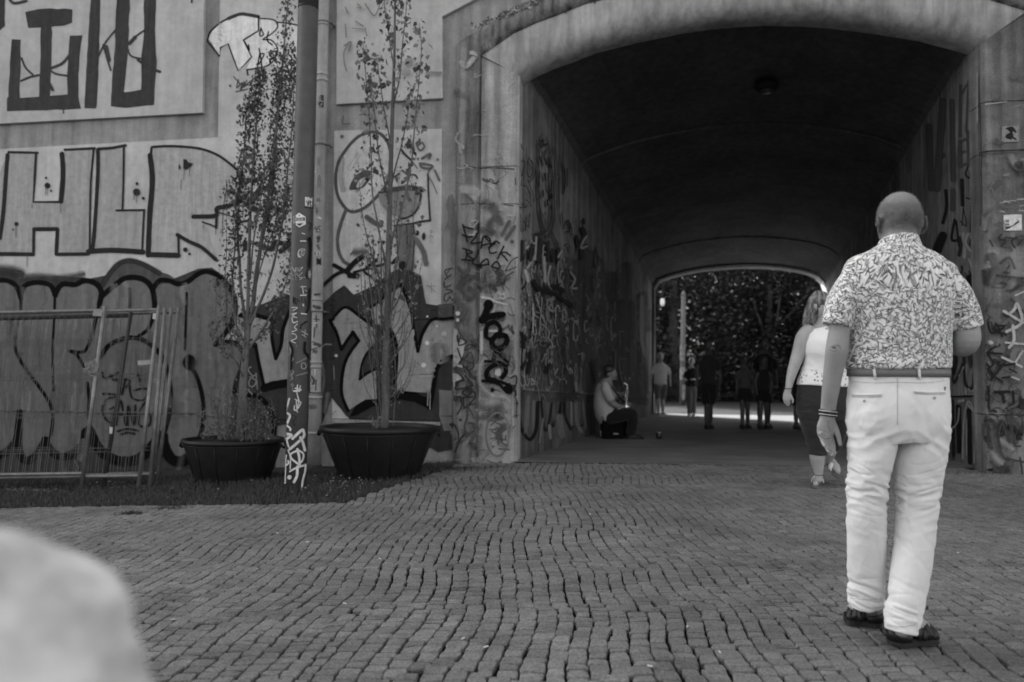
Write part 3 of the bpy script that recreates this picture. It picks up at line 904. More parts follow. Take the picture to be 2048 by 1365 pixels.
for q in ([(540,1010),(600,930),(600,1010)], [(560,960),(575,1000)], [(620,960),(650,950),(650,1000),(610,990)]): p.st(q, 13, .42, .5)
p.st([(470,1180),(540,1130),(560,1060)], 16, .4, .6)
for q, w in (([(490,1060),(470,1130),(425,1220)],70), ([(440,1212),(540,1168),(640,1160)],56), ([(430,1215),(480,1260)],26), ([(465,1380),(478,1275),(555,1238),(608,1300),(600,1380)],44)): p.st(q, w, SB, .12)
p.dot(490, 1065, 50, SB, .1, 58)
p.fi([(-20,1190),(60,1190),(130,1180),(130,1210),(30,1225),(-20,1215)], SB)
p.crop(880, 660, 4.875)
for q, w in (([(440,0),(448,70),(500,95)],34), ([(640,60),(560,48),(508,110),(522,172),(590,185),(652,115),(640,60)],54), ([(540,170),(522,300)],40), ([(560,200),(640,300),(660,340)],36), ([(440,306),(560,312),(640,330)],25), ([(640,340),(540,340),(460,400),(460,470),(540,492)],46), ([(630,330),(642,410),(605,465)],46),
             ([(470,480),(600,510),(690,552)],30), ([(690,552),(690,610),(640,600),(560,520),(415,498)],28), ([(640,570),(680,600)],50)): p.st(q, w, SB, .12)
p.dot(510, 587, 19, SB, .15, 24)
for q, w in (([(200,445),(235,490),(180,510),(155,580),(300,550),(310,530),(242,448)],15), ([(265,575),(222,610),(250,642),(300,625),(310,580),(265,575)],16), ([(300,600),(345,615)],14), ([(140,690),(150,650),(210,660),(320,655)],15), ([(195,650),(212,740),(170,820)],15), ([(330,600),(340,660),(240,762),(230,660)],16), ([(230,770),(280,740),(345,715)],12),
             ([(290,770),(332,862)],8), ([(130,920),(175,990),(180,1065)],15), ([(230,1030),(190,1080),(148,1192)],17), ([(170,60),(175,110)],22), ([(200,60),(180,150),(260,120),(200,80)],12), ([(330,150),(270,150),(240,200),(310,170)],10), ([(170,180),(210,290)],14), ([(230,300),(300,220),(330,350),(280,400)],10), ([(220,290),(330,330)],9), ([(225,350),(230,370)],16),
             ([(690,470),(740,450),(745,520),(715,580)],16), ([(740,590),(735,660),(760,720)],12), ([(750,720),(745,860)],10), ([(715,845),(770,830)],8), ([(735,930),(712,960)],7), ([(650,460),(680,470)],7)): p.st(q, w, .028, .3)
p.st([(278,750),(260,860),(240,950),(270,1015),(330,985),(332,920),(282,910)], 21, .06, .35)
p.dot(198, 880, 15, .03)
p.st([(560 + 112 * math.cos(a), 1020 + 212 * math.sin(a)) for a in [math.pi * 2 * k / 16 for k in range(16)]], 20, .15, .5, closed=True)
for q in ([(500,930),(560,870)], [(510,890),(600,930),(645,960),(590,1000),(530,1005),(508,980),(570,955)], [(500,1060),(600,1045)], [(570,1010),(570,1110)], [(640,1030),(640,1080)], [(640,1060),(600,1095),(655,1130)], [(575,1160),(675,1170)]): p.st(q, 15, .09, .4)
p.dot(520, 1138, 12, .09); p.st([(460,1275),(540,1300),(600,1285)], 14, .12, .6)
for k in range(16): p.st([(rnd.uniform(390, 720), rnd.uniform(140, 260)), (rnd.uniform(390, 720), rnd.uniform(140, 420))], rnd.uniform(2, 4), .1, .6)
p.done('graffiti', bridge, 'black and grey tags crowding the left pier')
# cracks and joints in the pier, peeling edge
p = Paint(pproj).crop(860, 0, 2.666)
for q, w in (([(185,885),(260,898),(340,895),(465,905)],7), ([(130,1095),(260,1085),(400,1092),(490,1108)],5), ([(280,950),(310,975),(300,955),(340,980),(365,965)],4), ([(455,950),(458,985)],5)): p.st(q, w, .06, .6)
p.st([(280,960),(310,972),(325,955),(350,982),(368,965)], 5, .06, .5)
for q, w, t in (([(360,230),(350,260),(390,300)],36,.13), ([(400,230),(460,240)],30,.15), ([(320,240),(340,300)],20,.5), ([(800,60),(840,160),(830,120)],34,.22), ([(1090,20),(1110,90)],50,.22), ([(490,200),(500,290)],40,.24), ([(540,195),(600,175),(580,195)],6,.1)): p.st(q, w, t, 1.2)
for k in range(130):
    t = rnd.random(); x = 220 + 380 * t; y = 150 - 150 * t + rnd.uniform(-22, 16)
    p.dot(x, y, rnd.uniform(1.5, 7), rnd.choice((.05, .07, .1, .4)), .8, rnd.uniform(1.5, 5))
for k in range(14):
    x = rnd.uniform(700, 1340); p.dot(x, rnd.uniform(20, 190) - (x - 700) * .1, rnd.uniform(2, 5), .06)
p.done('graffiti', bridge, 'cracks and peeling paint round the arch spring')

# --- inside the passage, left wall
lproj = bvh_proj(LSL)
p = Paint(lproj).crop(1020, 480, 3.033)
r2 = random.Random(11)
for k in range(30):
    x = 60 + 800 * (k + r2.random()) / 30; yt = 20 + x * .42 + r2.uniform(-170, 90)
    p.st([(x, yt), (x + r2.uniform(-10, 10), (yt + 950) / 2), (x + r2.uniform(-10, 10), 945 + x * .05)], r2.uniform(40, 80) * (1 - x / 2200), r2.choice((.07, .09, .12, .16)), 1.0, cov=.85)
for k in range(190):
    x = 60 + 810 * r2.random() ** 1.2; y0 = r2.uniform(60, 760) + x * .15; l = r2.uniform(60, 240) * (1 - x / 1300)
    t = r2.choice((.03, .04, .06, .2, .26, .34))
    q = [(x, y0), (x + r2.uniform(-14, 14), y0 + l * .35), (x + r2.uniform(-20, 20), y0 + l * .7), (x + r2.uniform(-8, 22), y0 + l)]
    p.st(q, r2.uniform(2, 13 if t < .1 else 5) * (1 - x / 1400), t, .8)
for k in range(95):
    x = 60 + 760 * r2.random() ** 1.3; y = r2.uniform(40, 830); a = r2.uniform(8, 22) * (1 - x / 1200); h = r2.uniform(30, 80)
    p.st([(x + a * math.cos(u), y + h * math.sin(u)) for u in [r2.uniform(0, 1) + 5.2 * j / 7 for j in range(8)]], r2.uniform(2, 5), r2.choice((.03, .05, .24, .34, .4)), .6)
for k in range(170):
    x = 60 + 780 * r2.random() ** 1.25; y = r2.uniform(60 + x * .3, 880); s_ = (1 - x / 1100)
    q = [(x, y)]
    for j in range(r2.randint(3, 7)): q.append((q[-1][0] + r2.gauss(1, 11) * s_, q[-1][1] + r2.gauss(2, 22) * s_))
    p.st(q, r2.uniform(2.2, 4.5) * (.4 + s_), r2.choice((.02, .03, .3, .36, .42)), .5, cov=r2.uniform(.5, .9))
for q, w, t in (([(100,50),(160,20),(150,100),(105,170)],14,.36), ([(95,190),(110,250)],22,.38), ([(205,110),(215,250)],20,.3), ([(320,90),(290,160),(300,260)],10,.24), ([(245,160),(230,250),(270,330)],12,.3), ([(370,200),(395,240),(375,290),(405,295)],14,.25), ([(145,250),(180,300),(260,320),(370,400)],26,.02), ([(255,280),(320,310)],30,.02),
                ([(160,350),(200,480)],5,.3), ([(195,350),(180,560)],5,.3), ([(225,400),(262,440),(235,420)],5,.3), ([(230,590),(260,640),(235,660)],5,.3), ([(180,500),(240,560),(210,620)],5,.28), ([(140,390),(140,560)],8,.38), ([(65,660),(60,760)],7,.3), ([(85,660),(80,740)],5,.3), ([(110,670),(105,740)],6,.3), ([(670,640),(665,560),(690,560)],7,.22), ([(800,350),(800,600),(830,720)],30,.17), ([(840,580),(850,900)],50,.16), ([(700,720),(660,740),(690,900)],9,.15), ([(640,680),(640,780)],10,.17), ([(400,870),(410,940)],22,.24), ([(50,560),(75,580),(85,650)],26,.02), ([(120,690),(110,800)],30,.02), ([(240,760),(215,800)],28,.02), ([(500,740),(520,860)],24,.03)):
    p.st(q, w, t, .6)
p.crop(1020, 220, 4.55)
T = .02
for q, w in (([(300,220),(270,260),(255,400),(250,650),(265,900),(300,1080),(340,1155),(380,1090),(405,950),(400,780),(385,560),(355,350),(330,250)],7), ([(300,250),(275,330),(262,520),(262,700),(275,900),(310,1080),(345,1090),(375,960),(382,800)],7), ([(320,370),(310,440),(330,500)],11), ([(350,430),(358,480),(372,522)],16), ([(270,430),(290,520)],9), ([(310,580),(325,640)],13), ([(268,560),(265,700)],11), ([(350,560),(350,700),(375,790)],10),
             ([(300,730),(302,790)],13), ([(340,820),(342,870)],15), ([(375,870),(372,900)],13), ([(295,950),(310,1000),(330,1030)],6), ([(315,930),(325,950)],8), ([(298,280),(305,322),(332,312)],15), ([(375,1100),(445,1240)],7), ([(300,1090),(320,1110),(345,1090)],7), ([(355,700),(372,740),(380,650)],8),
             ([(97,300),(108,340),(125,370)],7), ([(90,475),(130,465),(130,540),(100,610)],7), ([(170,435),(155,500),(160,590),(185,615),(205,560),(195,480),(170,435)],8), ([(148,340),(150,440)],6), ([(195,460),(230,560),(190,650),(160,650)],8), ([(165,640),(205,760),(220,830)],7), ([(110,690),(150,700),(190,780)],7), ([(140,820),(155,825),(200,880)],7), ([(115,850),(130,890),(150,875)],7),
             ([(98,950),(98,1100),(125,1090)],7), ([(145,980),(140,1100)],8), ([(180,940),(170,1060)],8), ([(120,1010),(160,1060),(180,1070)],6), ([(100,690),(105,640)],6), ([(130,1165),(150,1185),(135,1200)],7), ([(405,340),(420,420),(430,520),(435,600)],8), ([(500,1080),(495,1060),(530,1000),(545,1100),(510,1110)],10), ([(470,930),(480,1040)],8), ([(550,1030),(570,1140)],8), ([(480,480),(500,600),(490,760)],9), ([(520,530),(520,700)],9), ([(440,620),(450,900)],7)):
    p.st(q, w, T, .35)
p.dot(178, 545, 6, T); p.dot(378, 785, 14, T, ry=28)
for q, w in (([(235,1130),(300,1130)],22), ([(270,1180),(265,1365)],50), ([(345,1200),(350,1365)],26), ([(110,1200),(105,1365)],36), ([(200,1230),(190,1365)],36), ([(390,1280),(400,1365)],40), ([(440,1260),(440,1365)],30), ([(660,1080),(680,1150),(640,1220)],40), ([(670,990),(675,1040)],16), ([(600,1150),(620,1250)],24), ([(650,1270),(650,1350)],30), ([(75,1230),(75,1340)],14)):
    p.st(q, w, .035, .5)
for q, w in (([(700,1150),(665,1200),(650,1260),(705,1240)],18), ([(240,1160),(230,1365)],16), ([(470,1290),(440,1340)],18)): p.st(q, w, .34, .5)
p.done('graffiti', bridge, 'layered scribbles and an oval face on the left wall of the passage')
pl = Paint(bvh_proj([o for o in LSL if o.name.startswith('plinth')])).crop(1020, 480, 3.033)
for q, w, t in (([(52,940),(52,1040),(72,1150),(120,1212),(158,1150),(166,1030),(170,945)],20,.015), ([(190,960),(200,1100),(220,1160),(245,1060),(255,950)],14,.02), ([(330,960),(330,1060),(370,1150)],16,.02), ([(260,1130),(300,1050),(310,990)],18,.02), ([(380,1135),(420,1130),(452,1120)],8,.015), ([(372,980),(375,1120)],12,.28), ([(400,980),(405,1100),(430,1160)],30,.2), ([(300,1080),(310,1180)],50,.2), ([(200,1090),(180,1230)],16,.18), ([(240,1130),(245,1200)],22,.22), ([(110,960),(100,1120)],40,.15), ([(440,960),(460,1140)],20,.16)):
    pl.st(q, w, t, .6)
pl.done('graffiti', bridge, 'rounded dark outlines along the foot of the left passage wall')

# --- inside the passage, right wall
p = Paint(bvh_proj(RSL)).crop(1830, 100, 3.412)
for q, w in (([(308,625),(312,800)],24), ([(308,628),(345,612)],18), ([(308,705),(342,695)],18), ([(312,795),(350,780)],18), ([(362,560),(366,790)],22), ([(362,560),(398,575),(392,660),(368,690)],18), ([(372,690),(412,810)],20), ([(312,245),(308,590)],20), ([(325,300),(350,240)],14), ([(365,215),(350,560)],16), ([(395,150),(400,330),(408,520)],14), ([(252,350),(262,890)],34), ([(150,740),(200,720)],30), ([(190,350),(150,950)],46), ([(95,520),(110,950)],40), ([(260,960),(258,1090)],34)):
    p.st(q, w, .085, .35)
for q, w in (([(360,800),(345,850),(375,875),(380,820)],12), ([(320,890),(325,1060)],26), ([(385,900),(395,1040)],10), ([(410,890),(415,1040)],12), ([(350,1010),(385,1020)],10), ([(330,1080),(320,1200)],8), ([(330,1080),(350,1200),(310,1170)],7), ([(385,1060),(380,1240)],14), ([(400,1080),(420,1180),(390,1210)],12), ([(270,1160),(250,1290),(290,1300)],18), ([(280,1170),(300,1340)],14), ([(210,960),(215,1080),(190,1180)],22), ([(420,1260),(380,1300),(370,1365)],10), ([(430,1150),(400,1160)],8), ([(190,1270),(150,1365)],60)):
    p.st(q, w, .022, .4)
p.crop(1850, 480, 2.787)
for k in range(26):
    x = r2.uniform(150, 315); y = r2.uniform(-40, 820); l = r2.uniform(40, 160)
    p.st([(x, y), (x + r2.uniform(-14, 14), y + l * .5), (x + r2.uniform(-14, 14), y + l)], r2.uniform(6, 22), r2.choice((.02, .03, .05, .1, .24, .3)), .6)
for q, w, t in (([(270,50),(265,150),(300,250),(310,360)],16,.3), ([(245,110),(270,160),(300,100)],14,.32), ([(285,380),(318,400)],10,.4), ([(300,690),(318,710)],16,.34), ([(250,210),(250,330)],34,.015), ([(290,150),(292,190)],24,.015), ([(215,630),(225,800),(265,820),(285,690)],16,.03), ([(150,660),(160,800),(210,690)],14,.03), ([(240,830),(270,840),(300,700)],8,.3), ([(190,760),(215,710)],8,.28)):
    p.st(q, w, t, .5)
for q, w, t in (([(150,900),(160,1200)],20,.02), ([(210,1220),(215,1040),(240,900),(280,1000),(275,1240)],10,.28), ([(185,930),(190,1180)],26,.015), ([(245,950),(250,1240)],24,.015), ([(300,1020),(320,1240)],12,.02), ([(190,900),(215,895)],14,.3), ([(240,920),(275,960)],12,.3), ([(140,1060),(180,1020),(190,940)],9,.26), ([(230,1000),(232,1200)],8,.26), ([(295,950),(297,1250)],8,.22)):
    p.st(q, w, t, .4)
p.done('graffiti', bridge, 'tall grey and black letters on the right wall of the passage')

# --- right pier
p = Paint(pproj)
ghosts(p, 1972, 2046, 480, 940, 120, 8, (.03, .05, .08, .12, .26))
ghosts(p, 1968, 2046, 110, 480, 30, 9, (.1, .14, .24), 20)
p.crop(1850, 480, 2.787)
for q, w, t in (([(360,100),(400,160),(380,220)],60,.12), ([(330,180),(340,240)],34,.05), ([(400,200),(560,215)],12,.035), ([(420,130),(470,100),(500,160)],14,.05), ([(400,360),(450,380)],20,.11), ([(440,180),(470,185)],12,.03), ([(360,1030),(380,1150)],60,.12), ([(480,980),(540,1060)],40,.06), ([(370,1190),(420,1240)],40,.3), ([(430,1120),(480,1160)],40,.28)): p.st(q, w, t, .9)
for q, w in (([(440,398),(470,412),(500,385),(515,358),(540,460),(455,512)],16), ([(445,400),(545,462)],14), ([(490,480),(496,560),(470,600)],17), ([(450,573),(560,582)],10), ([(430,655),(485,680),(540,708)],12), ([(545,620),(500,690)],10), ([(360,570),(372,575)],18), ([(505,310),(550,290)],9), ([(485,765),(525,780)],8)): p.st(q, w, .42, .3)
for q, w in (([(345,628),(430,636)],11), ([(392,595),(350,632),(382,690),(350,730),(432,792)],11), ([(440,690),(370,780)],11), ([(345,690),(370,740)],9), ([(350,465),(372,520),(440,490)],12), ([(380,500),(450,530)],12), ([(400,470),(430,540)],10), ([(410,520),(390,480),(450,480)],9), ([(390,850),(470,846)],16), ([(430,850),(440,905)],18), ([(490,848),(495,910)],16), ([(430,770),(470,765)],10), ([(440,700),(500,690)],12), ([(470,720),(510,740)],9)): p.st(q, w, .022, .35)
for q, w in (([(392,1040),(430,1005),(410,1100),(432,1212)],11), ([(430,1010),(470,1130),(480,1020),(500,1140),(530,1150)],11), ([(450,1218),(560,1242)],11), ([(530,1215),(545,1320)],12), ([(350,1040),(365,1060)],8)): p.st(q, w, .055, .4)
p.dot(368, 1005, 12, .05)
p.crop(1830, 100, 3.412)
for q, w in (([(580,1045),(660,1030),(690,1032)],6), ([(610,1030),(650,1045)],5), ([(700,1022),(744,1018)],7), ([(580,1100),(612,1107)],6), ([(715,1065),(744,1062)],5), ([(715,1095),(744,1100)],7), ([(480,372),(560,362),(630,352)],6)): p.st(q, w, .36, .5)
for q, w in (([(590,1260),(575,1290),(620,1300),(590,1340)],12), ([(620,1280),(690,1290)],12), ([(690,1280),(660,1310),(680,1350)],14), ([(730,1300),(700,1330)],10), ([(510,1300),(530,1340)],12)): p.st(q, w, .04, .5)
p.st([(440,720),(500,695),(600,690),(744,683)], 9, .05, .5); p.st([(435,380),(436,600),(440,730),(445,1200)], 9, .1, .9); p.st([(424,160),(425,500)], 8, .4, .6)
p.st([(470,1130),(540,1080),(600,1060)], 24, .12, 1)
p.done('graffiti', bridge, 'white and black tags on the right pier')

# ================================================================== small signs on the right pier
def plate(name, px, mat, label, cat, th=.012):
    mb = MB(); w0 = .032
    f = [onplane(x, y, A + Nf * (w0 + th), Nf) for x, y in px]
    b = [q - Nf * th for q in f]
    mb.add(f + b, [(0, 1, 2, 3), (0, 4, 5, 1), (1, 5, 6, 2), (2, 6, 7, 3), (3, 7, 4, 0), (7, 6, 5, 4)])
    c = sum(b, Vector()) / 4
    e = empty(name, c, label, cat)
    pl = build('panel', mb, mat, e)
    return e, pl
e, pl = plate('sign', [(2003.5,285),(2004.5,253.5),(2038.5,252),(2038,284)], simple('sign_grey_enamel', .21, .5), 'small grey square plaque with a dark figure print on the right pier', 'plaque')
p = Paint(bvh_proj([pl]), .0012).crop(1990, 240, 22.75)
p.fi([(460,425),(540,370),(700,320),(800,300),(850,350),(960,500),(1000,560),(960,590),(860,560),(790,560),(840,640),(845,760),(960,830),(985,920),(940,940),(850,870),(790,850),(730,910),(480,830),(490,700),(530,630),(680,590),(640,550),(560,470)], .025)
for x, y, r in ((410,590,44),(400,790,40),(1000,660,54),(990,430,44),(400,380,36),(900,760,34)): p.dot(x, y, r, .34, .7)
p.done('print', e)
e, pl = plate('sign', [(2008,462),(2007.5,430.5),(2043.5,429),(2044,461)], simple('sign_white_enamel', .62, .4), 'small white square sign with an arrow and a short word on the right pier', 'sign')
p = Paint(bvh_proj([pl]), .0012).crop(1990, 410, 19.5)
p.st([(470,930),(600,860),(780,770),(880,690)], 34, .06, .3, False); p.st([(790,750),(915,655)], 62, .05, .2, False); p.st([(450,930),(600,865)], 60, .05, .3, False); p.st([(840,580),(910,620)], 16, .2, .5, False)
for y in (650, 770, 860): p.st([(425,y),(545,y)], 34, .06, .4, False)
for q in ([(425,590),(545,590)], [(430,590),(430,650)], [(500,720),(560,800)], [(440,720),(430,800)], [(430,860),(470,930)]): p.st(q, 22, .1, .5, False)
p.done('print', e)
# ================================================================== GROUND
def gmesh(name, xs, ys, zf, mat, parent=None, kind=None, keep=None):
    mb = MB()
    nx, ny = len(xs), len(ys)
    vs = [(x, y, zf(x, y)) for y in ys for x in xs]
    fs = []
    for j in range(ny - 1):
        for i in range(nx - 1):
            if keep and not keep((xs[i] + xs[i+1]) / 2, (ys[j] + ys[j+1]) / 2): continue
            fs.append((j * nx + i, j * nx + i + 1, (j + 1) * nx + i + 1, (j + 1) * nx + i))
    mb.add(vs, fs)
    return build(name, mb, mat, parent, True, kind, fixn=False)
def lin(a, b, n): return [a + (b - a) * i / (n - 1) for i in range(n)]

def soil_mat(name, v, sc=18, var=.5):
    t = NT(name); p = t.pos()
    n = t.noise(p, sc, 6, .7); n2 = t.noise(p, 1.3, 4, .6)
    t.color(t.math('MULTIPLY', t.remap(n, .3, .7, v * (1 - var), v * (1 + var)), t.remap(n2, .35, .65, .75, 1.2)))
    t.b.inputs['Roughness'].default_value = .95; t.b.inputs['Specular IOR Level'].default_value = .02
    t.bump(n, .6, .02)
    return t.m
M_SOIL = soil_mat('soil', .045)
M_SAND = soil_mat('trodden_sand', .046, 9, .2)
def tz(x, y): return ground_z(x, y)

# line where the cobbles meet the smooth floor of the passage
LINE0, LINE1 = gpt(1040, 926), gpt(1985, 938)
def in_passage(x, y):
    d = LINE1 - LINE0
    return (x - LINE0.x) * -d.y + (y - LINE0.y) * d.x > 0
EDGE = [gpt(-420, 1022), gpt(0, 1016), gpt(200, 1012), gpt(400, 1010), gpt(600, 1007), gpt(690, 1005), gpt(745, 985), gpt(800, 967), gpt(850, 952), gpt(905, 936)]
def grass_y(x):
    if x < EDGE[0].x: return EDGE[0].y - .1
    for a, b in zip(EDGE[:-1], EDGE[1:]):
        if a.x <= x <= b.x: return a.y + (b.y - a.y) * (x - a.x) / (b.x - a.x + 1e-6)
    return 99
def facade_y(x): return A.y + (x - A.x) * U.y / U.x

g = gmesh('ground', lin(-400, 400, 9), [-400, -60, -12, 40, 100, 420], lambda x, y: -1.3, M_SOIL, None, 'structure')
verge = gmesh('verge', lin(-16, A.x - .2, 40), lin(5.5, 12.5, 24), lambda x, y: tz(x, y) - .012 + .012 * noise.noise(Vector((x * 1.5, y * 1.5, 0))), M_SOIL, None, 'structure')
pav = gmesh('pavement', lin(-16, 16, 60), lin(-12, 12.0, 40), lambda x, y: tz(x, y) - .017, soil_mat('joint_sand', .012, 60, .4), None, 'structure')

# cobbles in wavy rows
def cob_mat():
    t = NT('granite_cobble')
    at = t.n('ShaderNodeAttribute', _attribute_name='paint')
    sp = t.n('ShaderNodeSeparateColor'); t.l(at.outputs['Color'], sp.inputs[0])
    p = t.pos()
    n1 = t.noise(p, 95, 4, .8); n2 = t.noise(p, .55, 5, .6); n3 = t.noise(p, 22, 4, .6); n4 = t.noise(p, 2.6, 5, .65)
    v = t.math('MULTIPLY', sp.outputs[0], t.remap(n1, .3, .7, .42, 1.58))
    v = t.math('MULTIPLY', v, t.remap(n2, .36, .64, .78, 1.14)); v = t.math('MULTIPLY', v, t.remap(n3, .3, .7, .88, 1.1))
    v = t.math('MULTIPLY', v, t.remap(n4, .36, .5, .78, 1))
    t.color(v)
    t.b.inputs['Roughness'].default_value = .85; t.b.inputs['Specular IOR Level'].default_value = .08
    t.bump(t.math('ADD', n1, n3), .5, .004)
    return t.m
M_COB = cob_mat()
rc = random.Random(5)
cobs = []
def warp(a, b):
    x = b + .11 * noise.noise(Vector((a * .55, b * .4, 0))) + .05 * noise.noise(Vector((a * 1.6, b * 1.1, 3)))
    y = a + .12 * noise.noise(Vector((a * .5, b * .7, 5))) + .05 * noise.noise(Vector((a * 1.3, b * 1.9, 8)))
    return x, y
bands = []
a0 = 2.05
while a0 < 10.2:
    a1 = a0 + rc.uniform(.4, 1.0); bands.append((a0, a1)); a0 = a1
for k, (a0, a1) in enumerate(bands):
    b = -8.9 + rc.uniform(0, .1)
    while b < 8.4:
        w = rc.uniform(.071, .091)
        if rc.random() < .05: w *= .72
        # skip what the picture cannot show
        if abs((b + w / 2)) < .80 * a1 + .9:
            a = a0 + .34 * noise.noise(Vector((b * 2.6, k * 5.0, 1)))
            end = a1 + .34 * noise.noise(Vector((b * 2.6, (k + 1) * 5.0, 1))) - .02
            while a < end:
                l = rc.uniform(.052, .10)
                if rc.random() < .06: l *= .6
                x, y = warp(a + l / 2, b + w / 2)
                if abs(x) < .76 * y + .75 and y > 2.2 and not in_passage(x, y) and y < grass_y(x) - .03 and not (x < A.x + .02 and y > facade_y(x) - .08) and not (x > B.x - .03 and y > facade_y(x) - .08):
                    gj, gc = rc.uniform(.0005, .0064), rc.uniform(.0004, .0034)
                    cs = []
                    for (aa, bb) in ((a + gc, b + gj), (a + l - gc, b + gj), (a + l - gc, b + w - gj), (a + gc, b + w - gj)):
                        cs.append(warp(aa + rc.uniform(-.0085, .0085), bb + rc.uniform(-.007, .007)))
                    cobs.append((x, y, cs))
                a += l
        b += w
def cobble_geo(mb, x, y, cs, org=(0, 0, 0)):
    z = tz(x, y) + rc.uniform(-.002, .002)
    tilt = (rc.uniform(-.03, .03), rc.uniform(-.03, .03))
    tone = rc.gauss(.158, .014)
    cx = sum(c[0] for c in cs) / 4; cy = sum(c[1] for c in cs) / 4
    out = []
    for i in range(4):
        c, d = cs[i], cs[(i + 1) % 4]
        out.append((cx + (c[0] - cx) * .93, cy + (c[1] - cy) * .93))
        m = rc.uniform(.35, .65); k = rc.uniform(-.03, .06)
        mx, my = c[0] + (d[0] - c[0]) * m, c[1] + (d[1] - c[1]) * m
        out.append((mx + (mx - cx) * k, my + (my - cy) * k))
    vs = []
    def zz(px, py, h): return z + h + (px - cx) * tilt[0] + (py - cy) * tilt[1]
    vs.append((cx, cy, zz(cx, cy, .003)))
    for f, h in ((.90, .0022), (1.0, -.004), (1.02, -.03)):
        for q in out:
            px, py = cx + (q[0] - cx) * f, cy + (q[1] - cy) * f
            vs.append((px, py, zz(px, py, h)))
    fs = [(0, 1 + i, 1 + (i + 1) % 8) for i in range(8)]
    for r in range(2):
        for i in range(8):
            j = (i + 1) % 8
            fs.append((1 + r * 8 + i, 9 + r * 8 + i, 9 + r * 8 + j, 1 + r * 8 + j))
    mb.add(vs, fs, (tone, 1, 1))
def vis_key(c):
    x, y = c[0], c[1]
    px = 1024 + FPX * x / y
    seen = -10 < px < 2058 and y > 2.62 and not (px < 330 and y < 4.6)
    return (0 if seen else 1, y)
cobs.sort(key=vis_key)
for c in cobs[:300]:
    mb = MB(); cobble_geo(mb, *c)
    build('cobble', mb, M_COB, pav, False, fixn=False)
mb = MB()
for c in cobs[300:]: cobble_geo(mb, *c)
build('cobble_field', mb, M_COB, pav, False, 'stuff', fixn=False)

# smooth floor of the passage and the light path beyond
def floor_mat():
    t = NT('worn_asphalt'); p = t.pos()
    n1 = t.noise(p, 90, 4, .7); n2 = t.noise(t.pos((.5, 3.2, 1)), 1.6, 5, .6); n3 = t.noise(p, 1.1, 4, .6)
    v = t.math('MULTIPLY', t.remap(n1, .3, .7, .115, .175), t.remap(n2, .35, .65, .8, 1.15))
    t.color(t.math('MULTIPLY', v, t.remap(n3, .35, .65, .8, 1.15)))
    t.b.inputs['Roughness'].default_value = .85; t.b.inputs['Specular IOR Level'].default_value = .2
    t.bump(n1, .4, .004)
    return t.m
mb = MB()
FARc, FARd = C + (C - A).normalized() * .3, D + (D - B).normalized() * .3
S = 14
vs = []
for j in range(S + 1):
    a = Vector((LINE0.x - .1, LINE0.y, 0)).lerp(Vector((C.x - .1, C.y, 0)), j / S); b = Vector((LINE1.x + .2, LINE1.y, 0)).lerp(Vector((D.x + .2, D.y, 0)), j / S)
    for i in range(7):
        q = a.lerp(b, i / 6)
        vs.append((q.x, q.y, .004 if j else .002))
mb.add(vs, [(j * 7 + i, j * 7 + i + 1, (j + 1) * 7 + i + 1, (j + 1) * 7 + i) for j in range(S) for i in range(6)])
build('passage_floor', mb, floor_mat(), None, True, 'structure', fixn=False)
# kerb stones across the mouth of the passage
M_KERB = simple('kerb_granite', .16, .8, .2, 60)
mb = MB()
mb.add([(-25, D.y - 1.0, .0), (40, D.y - 2, .0), (60, 33.5, .0), (-40, 33.5, .0)], [(0, 1, 2, 3)])
path_o = build('path', mb, M_SAND, None, False, 'structure', fixn=False)
mb = MB()
vs = []
for j in range(6):
    for i in range(20):
        x = -70 + 160 * i / 19; y = 31 + 70 * j / 5
        vs.append((x, y, -.03 + (0 if j == 0 else .25 * j + .3 * noise.noise(Vector((x * .1, y * .1, 0))))))
mb.add(vs, [(j * 20 + i, j * 20 + i + 1, (j + 1) * 20 + i + 1, (j + 1) * 20 + i) for j in range(5) for i in range(19)])
build('park_ground', mb, M_SOIL, None, True, 'structure', fixn=False)

# a strip of loose light gravel along the foot of the fence panels
rg = random.Random(3)
mb = MB()
for k in range(420):
    px = rg.uniform(-60, 300); py = 976 + 4 * math.sin(px * .02) + rg.gauss(0, 3)
    q = gpt(px, py); r = rg.uniform(.006, .022)
    b = [q + Vector((r * math.cos(a) * rg.uniform(.7, 1.2), r * math.sin(a) * rg.uniform(.7, 1.2), 0)) for a in (0, 1.3, 2.5, 3.8, 5)] + [q + Vector((0, 0, r * .7))]
    mb.add(b, [(i, (i + 1) % 5, 5) for i in range(5)])
build('gravel', mb, simple('pale_gravel', .26), None, False, 'stuff')

